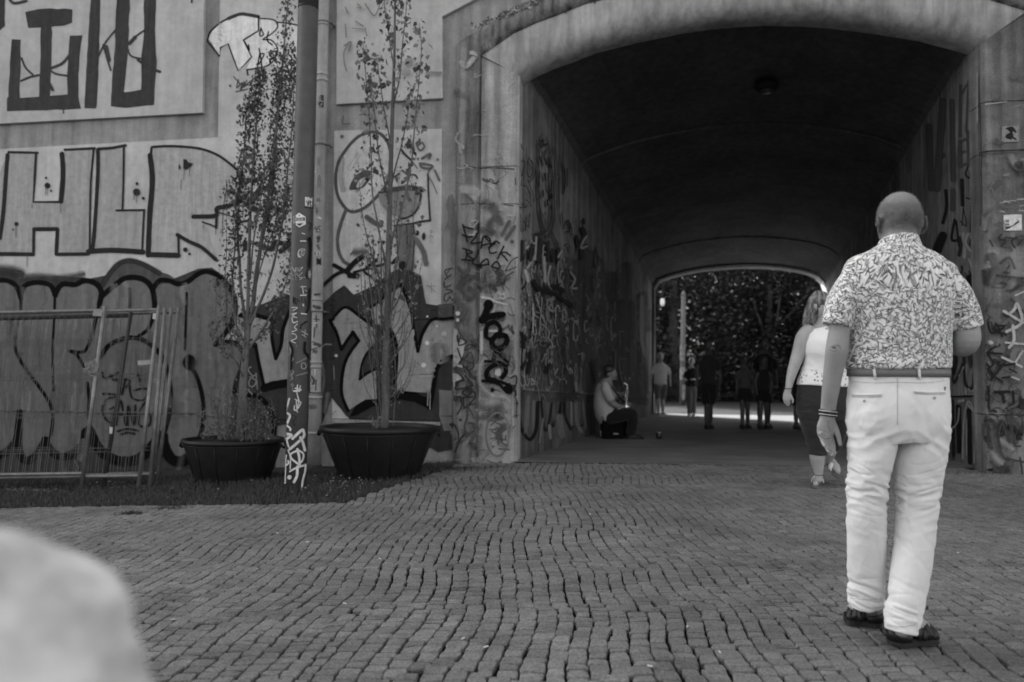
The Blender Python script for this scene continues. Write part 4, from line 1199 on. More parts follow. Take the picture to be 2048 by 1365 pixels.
# grass of the verge: short blades, tufts round the pole and the tubs
rg = random.Random(9)
M_GRASS = simple('grass_blades', .05, .7, .55, 30)
mb = MB()
def blade(x, y, h, z):
    a = rg.uniform(0, 6.28); w = rg.uniform(.0022, .0045); lx, ly = rg.gauss(0, h * .35), rg.gauss(0, h * .35)
    dx, dy = math.cos(a) * w, math.sin(a) * w
    mb.add([(x - dx, y - dy, z), (x + dx, y + dy, z), (x + lx * .45 + dx * .7, y + ly * .45 + dy * .7, z + h * .6), (x + lx * .45 - dx * .7, y + ly * .45 - dy * .7, z + h * .6), (x + lx, y + ly, z + h)], [(0, 1, 2, 3), (3, 2, 4)])
spots = [gpt(590, 992), gpt(470, 968), gpt(760, 958), gpt(660, 962), gpt(400, 972), gpt(860, 944), gpt(560, 975)]
n = 0
while n < 36000:
    x = rg.uniform(-6.2, A.x - .75); gy = grass_y(x)
    y = rg.uniform(gy - .05, min(gy + 2.3, facade_y(x) - .02))
    if y < gy - .05 or y > facade_y(x) - .02: continue
    dens = noise.noise(Vector((x * 1.8, y * 1.8, 2))) * .5 + .62
    if y > gy + 1.5: dens *= .35
    if rg.random() > dens: continue
    h = rg.uniform(.02, .06)
    for s in spots:
        d = math.hypot(x - s.x, y - s.y)
        if d < .55: h += rg.uniform(0, .09) * (1 - d / .55)
    blade(x, y, h, tz(x, y) - .012); n += 1
for (px, py, r, cnt) in ((262, 1029, .05, 260), (340, 1018, .10, 160), (880, 940, .25, 500), (1000, 934, .12, 120), (1960, 948, .2, 160), (920, 938, .12, 300)):
    q = gpt(px, py)
    for k in range(cnt):
        x, y = q.x + rg.gauss(0, r), q.y + rg.gauss(0, r * .4)
        blade(x, y, rg.uniform(.015, .05), tz(x, y) - .01)
build('grass', mb, M_GRASS, None, False, 'stuff', fixn=False)
mb = MB()
for k in range(60):
    q = gpt(rg.gauss(680, 55), rg.gauss(985, 9)) if k < 40 else gpt(rg.uniform(300, 840), rg.uniform(962, 1000))
    if q.y < grass_y(q.x): continue
    z = q.z + rg.uniform(.04, .10); r = rg.uniform(.005, .011)
    mb.add([(q.x + r * math.cos(a), q.y + r * math.sin(a) * .6, z + r * .6 * math.sin(a)) for a in (0, 1.2, 2.5, 3.7, 5)] , [(0, 1, 2, 3, 4)])
build('clover', mb, simple('clover_heads', .13), None, False, 'stuff', fixn=False)

# cigarette ends and paper scraps on the cobbles
M_BUTT = simple('cigarette_paper', .45)
for (px, py) in ((926, 1280), (972, 1297), (555, 1068), (615, 1086), (345, 1242), (760, 1120), (1375, 1256), (1440, 1308), (1300, 1336), (1916, 1108), (690, 1210), (1180, 1030)):
    q = gpt(px, py)
    a = rg.uniform(0, 3.1); L = .010
    mb = MB(); z = .006
    mb.tube([q + Vector((math.cos(a) * L, math.sin(a) * L, z)), q + Vector((-math.cos(a) * L, -math.sin(a) * L, z))], .0036, 7)
    mb.v = mb.v
    o = build('cigarette_end', mb, M_BUTT)
    tag(o, 'small white cigarette end lying in a joint of the cobbles', 'cigarette end', 'cigarette ends on the cobbles')
# ================================================================== PEOPLE
def remesh(name, mb, voxel, smooth=2, mat=None, parent=None, disp=None, decim=None):
    """several closed lofts grown together into one continuous skin"""
    me = bpy.data.meshes.new('tmp')
    me.from_pydata(mb.v, [], mb.f)
    bm = bmesh.new(); bm.from_mesh(me)
    bmesh.ops.recalc_face_normals(bm, faces=bm.faces)
    bm.to_mesh(me); bm.free()
    o = bpy.data.objects.new('tmp', me); COL.objects.link(o)
    r = o.modifiers.new('r', 'REMESH'); r.mode = 'VOXEL'; r.voxel_size = voxel; r.adaptivity = 0
    if smooth:
        s = o.modifiers.new('s', 'SMOOTH'); s.factor = .5; s.iterations = smooth
    dg = bpy.context.evaluated_depsgraph_get()
    m2 = bpy.data.meshes.new_from_object(o.evaluated_get(dg))
    bpy.data.objects.remove(o); bpy.data.meshes.remove(me)
    m2.name = name
    if disp:
        n = len(m2.vertices)
        co = np.zeros(n * 3, np.float32); no = np.zeros(n * 3, np.float32)
        m2.vertices.foreach_get('co', co); m2.vertex_normals.foreach_get('vector', no)
        co = co.reshape(-1, 3); no = no.reshape(-1, 3)
        dd = np.array([disp(Vector(a), Vector(b)) for a, b in zip(co.tolist(), no.tolist())], np.float32)
        m2.vertices.foreach_set('co', (co + no * dd[:, None]).ravel())
    off = Vector((0, 0, 0)); p = parent
    while p is not None: off += p.location; p = p.parent
    m2.transform(Matrix.Translation(-off))
    m2.polygons.foreach_set('use_smooth', [True] * len(m2.polygons))
    m2.materials.clear(); m2.materials.append(mat)
    m2.update()
    return link(name, m2, parent)

def loft(mb, nodes, Y, seg=20, sub=4, world=False, round_ends=True):
    """nodes: (px, py, dy, half width px, half depth px) in photo pixels at distance Y (+dy metres deeper)"""
    full = []
    for nd in nodes:
        px, py, dy, r = nd[:4]
        rd = nd[4] if len(nd) > 4 else r
        full.append((px, py, dy, r, rd))
    if sub > 1 and len(full) > 2: full = [tuple(v) for v in catmull(full, sub)]
    pts = [pt(q[0], q[1], Y + q[2]) for q in full]
    rx = [max(.3, q[3]) * (Y + q[2]) / FPX for q in full]
    ry = [max(.3, q[4]) * (Y + q[2]) / FPX for q in full]
    n = len(pts)
    if round_ends:
        t0 = (pts[0] - pts[1]).normalized(); t1 = (pts[-1] - pts[-2]).normalized()
        P, X, Yr = [], [], []
        for k in (1, .8, .45):
            c = math.sqrt(max(0.02, 1 - k * k)); P.append(pts[0] + t0 * min(rx[0], ry[0]) * k * .8); X.append(rx[0] * c); Yr.append(ry[0] * c)
        P += pts; X += rx; Yr += ry
        for k in (.45, .8, 1):
            c = math.sqrt(max(0.02, 1 - k * k)); P.append(pts[-1] + t1 * min(rx[-1], ry[-1]) * k * .8); X.append(rx[-1] * c); Yr.append(ry[-1] * c)
        pts, rx, ry = P, X, Yr; n = len(pts)
    vs, fs = [], []
    prev = None
    for i, p in enumerate(pts):
        t = (pts[min(i + 1, n - 1)] - pts[max(i - 1, 0)]).normalized()
        side = Vector((0, 1, 0)).cross(t)
        if side.length < .35:
            side = prev if prev is not None else Vector((1, 0, 0))
            side = side - t * side.dot(t)
        side.normalize()
        if prev is not None and side.dot(prev) < 0: side = -side
        prev = side
        nr = t.cross(side).normalized()
        for k in range(seg):
            a = 2 * math.pi * k / seg
            vs.append(p + side * rx[i] * math.cos(a) + nr * ry[i] * math.sin(a))
    for i in range(n - 1):
        for k in range(seg):
            k2 = (k + 1) % seg
            fs.append((i * seg + k, i * seg + k2, (i + 1) * seg + k2, (i + 1) * seg + k))
    fs.append(tuple(range(seg))); fs.append(tuple((n - 1) * seg + k for k in range(seg - 1, -1, -1)))
    mb.add(vs, fs)

def ellipsoid(mb, c, r, mtx=None, seg=16, rings=10, fn=None):
    vs, fs = [], []
    c = Vector(c)
    for j in range(rings + 1):
        th = math.pi * j / rings
        for k in range(seg):
            ph = 2 * math.pi * k / seg
            d = Vector((math.sin(th) * math.cos(ph), math.sin(th) * math.sin(ph), math.cos(th)))
            q = fn(d) if fn else Vector((d.x * r[0], d.y * r[1], d.z * r[2]))
            if mtx is not None: q = mtx @ q
            vs.append(c + q)
    for j in range(rings):
        for k in range(seg):
            k2 = (k + 1) % seg
            fs.append((j * seg + k, (j + 1) * seg + k, (j + 1) * seg + k2, j * seg + k2))
    mb.add(vs, fs)

def head_shape(mb, c, h, yaw=0., pitch=0., wid=1.0, ears=True, male=True):
    """h = height of the head chin to crown in metres; yaw 0 faces +Y (away from the camera), pi faces it"""
    mt = (Matrix.Rotation(yaw, 3, 'Z') @ Matrix.Rotation(pitch, 3, 'X'))
    w, d, hh = h * .345 * wid, h * .425, h * .5
    def fn(v):
        bx = lambda a: math.copysign(abs(a) ** .88, a)
        x, y, z = bx(v.x) * w, v.y * d, bx(v.z) * hh
        if v.z < 0:
            k = -v.z
            x *= 1 - .26 * k * k
            if v.y > 0: y *= 1 - .10 * k
            else: y *= 1 - .42 * k
        if v.z > .3: x *= 1 + .05 * (v.z - .3)
        if v.y > .5 and -.1 < v.z < .25: y *= .965           # eye line
        return Vector((x, y, z))
    ellipsoid(mb, c, None, mt, 28, 20, fn)
    c = Vector(c)
    def L(x, y, z): return c + mt @ Vector((x * h, y * h, z * h))
    # nose, brow, chin, lips
    mb.tube([L(0, .40, .05), L(0, .445, -.04), L(0, .475, -.10), L(0, .41, -.125)], [.018 * h, .028 * h, .042 * h, .03 * h], 8)
    mb.tube([L(-.16, .36, .09), L(0, .41, .075), L(.16, .36, .09)], .028 * h, 6)
    ellipsoid(mb, L(0, .345, -.43), (.09 * h, .07 * h, .06 * h))
    mb.tube([L(-.09, .36, -.235), L(0, .40, -.23), L(.09, .36, -.235)], .02 * h, 6)
    mb.tube([L(-.08, .36, -.275), L(0, .395, -.28), L(.08, .36, -.275)], .022 * h, 6)
    if ears:
        for s in (-1, 1):
            em = mt @ Matrix.Rotation(s * .75, 3, 'Z') @ Matrix.Rotation(s * .12, 3, 'Y')
            ellipsoid(mb, L(s * .385 * wid, -.035, -.05), (.026 * h, .105 * h, .155 * h), em, 12, 10)
            ellipsoid(mb, L(s * .425 * wid, -.10, .01), (.024 * h, .034 * h, .11 * h), em, 10, 8)
    return L

def skin_mat(name, v, hair=None):
    t = NT(name); p = t.pos()
    n1 = t.noise(p, 9, 4, .6); n2 = t.noise(p, 240, 2, .6)
    t.color(t.math('MULTIPLY', t.remap(n1, .3, .7, v * .85, v * 1.15), t.remap(n2, .3, .7, .94, 1.06)))
    t.b.inputs['Roughness'].default_value = .5
    t.b.inputs['Specular IOR Level'].default_value = .35
    t.b.inputs['Subsurface Weight'].default_value = .12
    t.b.inputs['Subsurface Scale'].default_value = .01
    t.bump(n2, .12, .002)
    return t.m
def cloth_mat(name, v, weave=420, bump=.2, var=.08, rough=.9, blot=6):
    t = NT(name); p = t.pos()
    n1 = t.noise(p, weave, 2, .6); n2 = t.noise(p, blot, 4, .6)
    t.color(t.math('MULTIPLY', t.remap(n2, .3, .7, v * (1 - var), v * (1 + var)), t.remap(n1, .3, .7, .95, 1.05)))
    t.b.inputs['Roughness'].default_value = rough; t.b.inputs['Specular IOR Level'].default_value = .15
    t.b.inputs['Sheen Weight'].default_value = .15
    t.bump(n1, bump, .001)
    return t.m

def leaf_print_mat():
    """white shirt cloth printed all over with short leaf strokes"""
    t = NT('leaf_print_shirt')
    at = t.n('ShaderNodeUVMap', _uv_map='cloth')
    out = None
    for k, (sc, ang, tone, ln, wd) in enumerate(((30, .8, .5, .62, .22), (26, .3, .44, .64, .17), (33, 1.2, .5, .62, .2), (27, 2.1, .11, .52, .10), (31, 2.7, .13, .5, .11), (28, 3.3, .08, .52, .085), (33, 4.1, .11, .46, .10), (29, 5.0, .22, .5, .11))):
        mp = t.n('ShaderNodeMapping'); mp.inputs['Location'].default_value = (k * 3.7, k * 1.9, 0); mp.inputs['Rotation'].default_value = (0, 0, ang)
        t.l(at.outputs[0], mp.inputs['Vector'])
        sc *= 1.38
        vo = t.n('ShaderNodeTexVoronoi', Scale=sc, Randomness=1.0); vo.voronoi_dimensions = '2D'
        t.l(mp.outputs[0], vo.inputs['Vector'])
        # vector from the cell's seed, turned by a random angle about a preferred one
        mul = t.n('ShaderNodeVectorMath'); mul.operation = 'SCALE'; mul.inputs['Scale'].default_value = sc
        sub = t.n('ShaderNodeVectorMath'); sub.operation = 'SUBTRACT'
        t.l(mp.outputs[0], sub.inputs[0]); t.l(vo.outputs['Position'], sub.inputs[1]); t.l(sub.outputs[0], mul.inputs[0])
        sep = t.n('ShaderNodeSeparateColor'); t.l(vo.outputs['Color'], sep.inputs[0])
        rot = t.n('ShaderNodeVectorRotate'); rot.rotation_type = 'Z_AXIS'
        t.l(mul.outputs[0], rot.inputs['Vector']); t.l(t.remap(sep.outputs[0], 0, 1, -1.1, 1.1), rot.inputs['Angle'])
        xyz = t.n('ShaderNodeSeparateXYZ'); t.l(rot.outputs[0], xyz.inputs[0])
        u = t.math('DIVIDE', t.math('ABSOLUTE', xyz.outputs[0]), ln)
        v = t.math('DIVIDE', t.math('ABSOLUTE', xyz.outputs[1]), wd)
        # lens-shaped leaf: |v| < (1-u^2)
        f = t.math('SUBTRACT', t.math('SUBTRACT', 1.0, t.math('MULTIPLY', u, u)), v)
        m = t.remap(f, -.05, .25, 0, 1)
        m = t.math('MULTIPLY', m, t.remap(sep.outputs[1], .15, .2, 0, 1))
        tn = t.remap(sep.outputs[2], 0, 1, tone * .5, min(.8, tone * 1.6))
        mixn = t.n('ShaderNodeMix'); mixn.data_type = 'FLOAT'
        t.l(m, mixn.inputs[0])
        if out is None: mixn.inputs[2].default_value = .70
        else: t.l(out, mixn.inputs[2])
        t.l(tn, mixn.inputs[3])
        out = mixn.outputs[0]
    p = t.pos(); n1 = t.noise(p, 420, 2, .6)
    t.color(out)
    t.b.inputs['Roughness'].default_value = .9; t.b.inputs['Specular IOR Level'].default_value = .12
    t.b.inputs['Sheen Weight'].default_value = .15
    t.bump(n1, .2, .001)
    return t.m

def set_uv(o, fn):
    """fn(point, centre of the face): the face decides which panel of cloth it belongs to"""
    me = o.data
    uv = me.uv_layers.new(name='cloth')
    off = Vector((0, 0, 0)); p = o
    while p is not None: off += p.location; p = p.parent
    for pl in me.polygons:
        c = pl.center + off
        for li in pl.loop_indices:
            uv.data[li].uv = fn(me.vertices[me.loops[li].vertex_index].co + off, c)

def fold(q, f, seed, ax=(1, 1, 1)):
    return .5 - 2 * abs(noise.noise(Vector((q.x * f * ax[0] + seed, q.y * f * ax[1], q.z * f * ax[2] + seed * 2))))
def crease(q, f, seed):
    return max(0.0, 1 - 5 * abs(noise.noise(Vector((q.x * f + seed, q.y * f, q.z * f + seed * 2)))))
def bump_at(z, c, s): return math.exp(-((z - c) / s) ** 2)

def hand(mb, wrist, knuckles, tips, thumb, r, Y, dyk=0.0, pal=None):
    """fingers as short bent chains from the knuckle row; px coordinates (px, py, dy)"""
    for k, (a, b) in enumerate(zip(knuckles, tips)):
        m = tuple((a[i] * .5 + b[i] * .5) + (b[3][i] if len(b) > 3 else 0) for i in range(3))
        rr = r * (1, 1.04, .98, .84)[k]
        loft(mb, [(a[0], a[1], a[2], rr * 1.08), (m[0], m[1], m[2], rr), (b[0], b[1], b[2], rr * .78)], Y, 10, 3)
    loft(mb, [(*thumb[0], r * 1.7), (*thumb[1], r * 1.2), (*thumb[2], r * 1.05), (*thumb[3], r * .8)], Y, 10, 3)

def sole(mb, heel, toe, w, th, z0=0.0, lift=0.0):
    """foot-shaped slab between two ground points"""
    heel, toe = Vector(heel), Vector(toe)
    d = toe - heel; L = d.length; d.normalize(); d.z = d.z
    s = Vector((-d.y, d.x, 0)).normalized()
    prof = [(0.0, .30), (.04, .55), (.12, .72), (.3, .70), (.5, .72), (.68, .95), (.8, 1.0), (.9, .85), (.97, .5), (1.0, .2)]
    vs, fs = [], []
    n = len(prof)
    for lvl in (0, 1):
        for sg in (1, -1):
            for t, k in prof:
                c = heel + d * L * t
                lf = .010 * max(0, (t - .75) / .25) ** 2 + .006 * max(0, (.12 - t) / .12)
                vs.append(c + s * sg * k * w / 2 * (1.0 if lvl == 0 else .97) + Vector((0, 0, z0 + lf + th * lvl * (1 if t > .1 else 1.05))))
    def idx(l, g, i): return l * 2 * n + g * n + i
    for i in range(n - 1):
        fs.append((idx(1, 0, i), idx(1, 0, i + 1), idx(1, 1, i + 1), idx(1, 1, i)))
        fs.append((idx(0, 0, i), idx(0, 1, i), idx(0, 1, i + 1), idx(0, 0, i + 1)))
        for g in (0, 1): fs.append((idx(0, g, i), idx(0, g, i + 1), idx(1, g, i + 1), idx(1, g, i)))
    for i in (0, n - 1): fs.append((idx(0, 0, i), idx(0, 1, i), idx(1, 1, i), idx(1, 0, i)))
    mb.add(vs, fs)
    return d, s, L

def foot_body(mb, heel, toe, ankle, w=.085):
    heel, toe, ankle = Vector(heel), Vector(toe), Vector(ankle)
    d = (toe - heel)
    mb.tube([heel + Vector((0, 0, .04)) + d * .03, heel + d * .18 + Vector((0, 0, .05)), heel + d * .42 + Vector((0, 0, .05)), heel + d * .7 + Vector((0, 0, .034)), heel + d * .93 + Vector((0, 0, .022))], [w * .34, w * .40, w * .44, w * .46, w * .25], 14)
    mb.tube([ankle, ankle * .4 + (heel + d * .16 + Vector((0, 0, .06))) * .6, heel + d * .2 + Vector((0, 0, .05))], [w * .42, w * .43, w * .42], 12)

def strap(mb, heel, toe, t, w, h, wd=.022, th=.004, arc=1.0, z0=.02, seg=10, t2=None):
    """band over the foot at fraction t of its length"""
    heel, toe = Vector(heel), Vector(toe)
    d = toe - heel; s = Vector((-d.y, d.x, 0)).normalized(); dn = d.normalized()
    t2 = t if t2 is None else t2
    vs = []
    for k in range(seg + 1):
        a = math.pi * k / seg
        f = t + (t2 - t) * k / seg
        c = heel + d * f
        for off in (-wd / 2, wd / 2):
            for rr in (1.0, 1.0 + th / (w / 2) * 1.5):
                vs.append(c + dn * off + s * math.cos(a) * w / 2 * rr + Vector((0, 0, z0 + math.sin(a) * h * rr)))
    fs = []
    for k in range(seg):
        b = k * 4; e = b + 4
        fs += [(b, b + 2, e + 2, e), (b + 1, e + 1, e + 3, b + 3), (b, e, e + 1, b + 1), (b + 2, b + 3, e + 3, e + 2)]
    fs += [(0, 1, 3, 2), (seg * 4, seg * 4 + 2, seg * 4 + 3, seg * 4 + 1)]
    mb.add(vs, fs)

# ------------------------------------------------------------------ the man in the leaf-print shirt
MY = 3.15
M_SKIN = skin_mat('skin', .30)
def head_skin():
    t = NT('skin_cropped_hair'); p = t.pos()
    n1 = t.noise(p, 11, 4, .6); n2 = t.noise(p, 420, 3, .75); n3 = t.noise(p, 26, 3, .6)
    xyz = t.n('ShaderNodeSeparateXYZ'); t.l(p, xyz.inputs[0])
    # cropped grey hair: a band from the nape up to the crown, the bald crown above
    hz = t.remap(t.math('ADD', xyz.outputs[2], t.math('MULTIPLY', t.math('SUBTRACT', n3, .5), .07)), CAM_H + (755 - 482) / FPX * MY, CAM_H + (755 - 458) / FPX * MY, 0, 1)
    top = t.remap(t.math('ADD', xyz.outputs[2], t.math('MULTIPLY', n3, .03)), CAM_H + (755 - 425) / FPX * MY, CAM_H + (755 - 392) / FPX * MY, 1, .4)
    hair = t.math('MULTIPLY', hz, top)
    hair = t.math('MULTIPLY', hair, t.remap(n2, .3, .6, .7, 1))
    mixn = t.n('ShaderNodeMix'); mixn.data_type = 'FLOAT'
    t.l(hair, mixn.inputs[0]); t.l(t.remap(n1, .3, .7, .25, .33), mixn.inputs[2]); t.l(t.remap(n3, .32, .68, .035, .10), mixn.inputs[3])
    t.color(mixn.outputs[0])
    t.b.inputs['Roughness'].default_value = .6; t.b.inputs['Specular IOR Level'].default_value = .14
    t.b.inputs['Subsurface Weight'].default_value = .12; t.b.inputs['Subsurface Scale'].default_value = .01
    t.bump(n2, .2, .002)
    return t.m
man = empty('person', gpt(1795, 1275), 'man with cropped hair seen from behind in leaf-print shirt and white trousers', 'person')
body = MB()
hh = .252
hc = pt(1798.5, 447, MY + .06)
HL = head_shape(body, hc, hh, 0.0, -.06, .88)
loft(body, [(1798, 455, .03, 33, 36), (1798, 485, .01, 32, 34), (1798, 515, .0, 44, 36)], MY)
loft(body, [(1798, 520, 0, 60, 36), (1798, 560, 0, 92, 48), (1798, 640, 0, 86, 52), (1798, 740, 0, 82, 50), (1798, 810, 0, 88, 56)], MY)
# left arm
loft(body, [(1712, 560, 0, 26), (1688, 610, -.01, 24), (1680, 655, -.02, 20.5, 22), (1675, 690, -.03, 21.5, 22), (1672, 712, -.02, 21, 21), (1667, 740, .0, 19, 20), (1662, 775, .02, 17, 17), (1658, 805, .045, 15.5, 13), (1655, 832, .06, 15, 11), (1654, 848, .065, 16.5, 10)], MY, 20)
# palm of the left hand, turned to the camera
loft(body, [(1655, 838, .062, 15.5, 9.5), (1653, 852, .066, 18.5, 10.5), (1650, 866, .07, 16.5, 10), (1650, 875, .068, 12.5, 8)], MY, 16)
kn = [(1661, 872, .075), (1655, 875, .068), (1648, 873, .06), (1641.5, 868, .052)]
tp = [(1668, 908, .045, (1.6, 0, .02)), (1664, 911, .035, (-.5, 1, .02)), (1658, 904, .028, (-1.5, 1, .015)), (1650, 893, .024, (-1.5, 1, .012))]
hand(body, None, kn, tp, [(1664, 847, .07), (1672, 860, .06), (1677, 874, .055), (1680.5, 890, .05)], 5.0, MY)
# right arm: elbow bent, forearm carried in front
loft(body, [(1888, 560, 0, 26), (1915, 610, -.01, 24), (1931, 655, -.02, 25, 25), (1934, 678, -.03, 25, 25), (1928, 692, 0, 24, 22), (1915, 690, .06, 20, 20), (1898, 682, .14, 18, 18), (1880, 672, .22, 15, 15), (1868, 666, .27, 13, 10)], MY, 20)
loft(body, [(1868, 666, .27, 14, 9), (1858, 662, .32, 16, 9), (1850, 660, .35, 13, 8)], MY, 14)
for k in range(4):
    loft(body, [(1853 - k, 652 + 5 * k, .345, 4.6), (1844 - k, 651 + 5 * k, .37, 4.2), (1838, 655 + 5 * k, .35, 3.6)], MY, 8, 3)
loft(body, [(1864, 652, .3, 6), (1857, 643, .33, 5), (1851, 640, .35, 4)], MY, 8, 3)
# shins and feet
lh, lt = gpt(1762, 1257), gpt(1690, 1246)
rh, rt = gpt(1786, 1295), gpt(1864, 1284)
SOLE_T = .028
for (h, t_, ak) in ((lh, lt, (1738, 1200, .12)), (rh, rt, (1804, 1250, -.06))):
    up = Vector((0, 0, SOLE_T))
    foot_body(body, h + up, t_ + up + (t_ - h) * -.04, pt(ak[0], ak[1], MY + ak[2]), .092)
loft(body, [(1745, 880, 0, 34), (1735, 1000, .03, 26), (1734, 1120, .09, 20), (1738, 1215, .12, 15)], MY)
loft(body, [(1840, 880, 0, 34), (1836, 1000, 0, 26), (1822, 1120, -.04, 20), (1804, 1262, -.06, 15)], MY)
M_HEAD = head_skin()
bo = remesh('body', body, .0042, 2, M_HEAD, man)
# short cropped hair standing on the scalp
hmb = MB(); rhh = random.Random(2)
mo = man.location
for v in bo.data.vertices:
    w = v.co + mo
    py_ = 756 - (w.z - CAM_H) * FPX / w.y
    dx = abs(w.x - hc.x)
    if py_ > 452 or dx > .080 or (dx > .072 and py_ > 425): continue
    if w.y > hc.y + .07: continue
    n = v.normal
    for _ in range(3):
        if rhh.random() > (1.0 if py_ > 405 else .35): continue
        q = w + Vector((rhh.gauss(0, .002), rhh.gauss(0, .001), rhh.gauss(0, .002)))
        t_ = n.cross(Vector((rhh.gauss(0, 1), rhh.gauss(0, 1), rhh.gauss(0, 1)))).normalized() * .0005
        e = q + n * rhh.uniform(.003, .0065) + Vector((rhh.gauss(0, .0012), 0, -.002 + rhh.gauss(0, .0012)))
        hmb.add([q - t_, q + t_, e], [(0, 1, 2)])
build('cropped_hair', hmb, simple('cropped_hair_grey', .24, .5, .4, 300, .3), man, False, 'stuff', fixn=False)

# shirt
sh = MB()
loft(sh, [(1797.5, 494, .0, 42, 40), (1797.5, 503, -.002, 58, 42), (1798, 514, -.004, 85, 46), (1798, 530, -.006, 107, 52), (1799, 556, -.008, 116, 60), (1799, 600, -.008, 109, 66), (1799, 655, -.005, 102, 67), (1797, 705, 0, 101.5, 65), (1796, 730, 0, 103, 67), (1796, 738, 0, 101.5, 65)], MY, 40, 4, round_ends=False)
loft(sh, [(1730, 556, 0, 22, 36), (1706, 572, -.005, 31, 38), (1686, 604, -.012, 31.5, 36), (1676, 632, -.02, 29.5, 33), (1671.5, 652, -.022, 28, 32)], MY, 28, 4, round_ends=False)
loft(sh, [(1868, 556, 0, 22, 36), (1893, 572, -.005, 31, 38), (1915, 604, -.012, 32, 36), (1928, 634, -.02, 30.5, 33), (1935, 657, -.022, 29.5, 32)], MY, 28, 4, round_ends=False)
zb = pt(1797, 745, MY).z; zs = pt(1797, 520, MY).z
def shirt_disp(q, n):
    d = .003 * fold(q, 9, 3, (1, 1, .55)) + .0018 * fold(q, 22, 8, (1, 1, .7))
    d += .006 * bump_at(q.z, zb + .02, .05) * fold(q, 20, 5, (1, 1, .3))
    # drag lines from the armpits to the small of the back
    d += .004 * bump_at(q.z, zb + .16, .12) * math.sin(q.z * 46 + abs(q.x - 1.53) * 30) * (.4 + .6 * noise.noise(q * 5))
    return d
M_SHIRT = leaf_print_mat()
so = remesh('shirt', sh, .0062, 3, M_SHIRT, man, shirt_disp)
mc = pt(1797, 620, MY)
XL, XR, CL_, CR_ = pt(1699, 600, MY).x, pt(1900, 600, MY).x, pt(1685, 600, MY), pt(1915, 600, MY)
def shirt_uv(w, fc):
    cx, cy = mc.x, mc.y + .0
    if fc.x < XL:
        c = CL_; a = math.atan2(w.x - c.x, -(w.y - c.y)); return (a * .075 + 5.0 + w.z * .3, w.z - w.x * .3)
    if fc.x > XR:
        c = CR_; a = math.atan2(w.x - c.x, -(w.y - c.y)); return (a * .075 + 9.0 - w.z * .3, w.z + w.x * .3)
    return (math.atan2(w.x - cx, (cy + .03 - w.y) * 1.35) * .20, w.z + .55 * (w.y - cy) * min(1, max(0, (w.z - zs + .12) / .12)))
set_uv(so, shirt_uv)
# collar: a folded band standing round the neck, lower at the throat
cb = MB()
vs = []
seg = 36
ctr = pt(1797.5, 494, MY + .012)
for k in range(seg):
    a = 2 * math.pi * k / seg
    dx, dy = math.sin(a), -math.cos(a)          # a = 0 is the back of the neck
    bk = (1 + math.cos(a)) / 2
    for (r, z) in ((.066, .030 + .012 * bk - .03 * (1 - bk)), (.073, .034 + .012 * bk - .03 * (1 - bk)), (.078, .024 - .02 * (1 - bk)), (.088, -.006 - .012 * (1 - bk) - .004 * bk), (.085, -.009 - .012 * (1 - bk) - .004 * bk), (.076, .004 - .02 * (1 - bk))):
        vs.append(ctr + Vector((dx * r * 1.03, dy * r * (.92), z)))
fs = []
for k in range(seg):
    for j in range(6):
        fs.append((k * 6 + j, k * 6 + (j + 1) % 6, ((k + 1) % seg) * 6 + (j + 1) % 6, ((k + 1) % seg) * 6 + j))
cb.add(vs, fs)
co_ = build('collar', cb, M_SHIRT, man, True)
set_uv(co_, lambda w, fc: (math.atan2(w.x - ctr.x, -(w.y - ctr.y)) * .085 + 2, w.z + 3))

# trousers
tr = MB()
loft(tr, [(1796.5, 750, 0, 97, 60), (1796.5, 775, 0, 97.5, 64), (1796.5, 800, -.004, 99, 70), (1796, 828, -.008, 100, 73), (1796, 852, -.006, 99, 71), (1796, 874, 0, 95, 62)], MY, 40, 4, round_ends=False)
for cx in (1754, 1840):
    ellipsoid(tr, pt(cx, 838, MY - .055), (.083, .075, .095))
loft(tr, [(1747, 850, 0, 46, 62), (1744.5, 880, 0, 43, 58), (1741, 910, .005, 42, 52), (1737, 950, .012, 39.5, 46), (1733.5, 990, .02, 38, 41), (1733, 1030, .03, 37, 39), (1733, 1080, .055, 36.5, 39), (1732.5, 1130, .08, 36, 37), (1732, 1180, .105, 34, 35), (1732.5, 1208, .12, 33.5, 34)], MY, 30, 4, round_ends=False)
loft(tr, [(1846, 850, 0, 47, 62), (1841, 885, 0, 46.5, 58), (1839.5, 915, 0, 48, 54), (1837, 955, .0, 43, 47), (1835.5, 1000, .0, 39.5, 42), (1832, 1045, -.01, 37.5, 39), (1828, 1090, -.025, 37, 38), (1821.5, 1140, -.04, 36.5, 37), (1813, 1195, -.05, 35.5, 35), (1806, 1235, -.06, 33, 34), (1802.5, 1264, -.065, 29.5, 32)], MY, 30, 4, round_ends=False)
SEATX = pt(1796, 840, MY).x
zk, zh, zseat = pt(1733, 975, MY).z, pt(1733, 1190, MY + .1).z, pt(1796, 862, MY).z
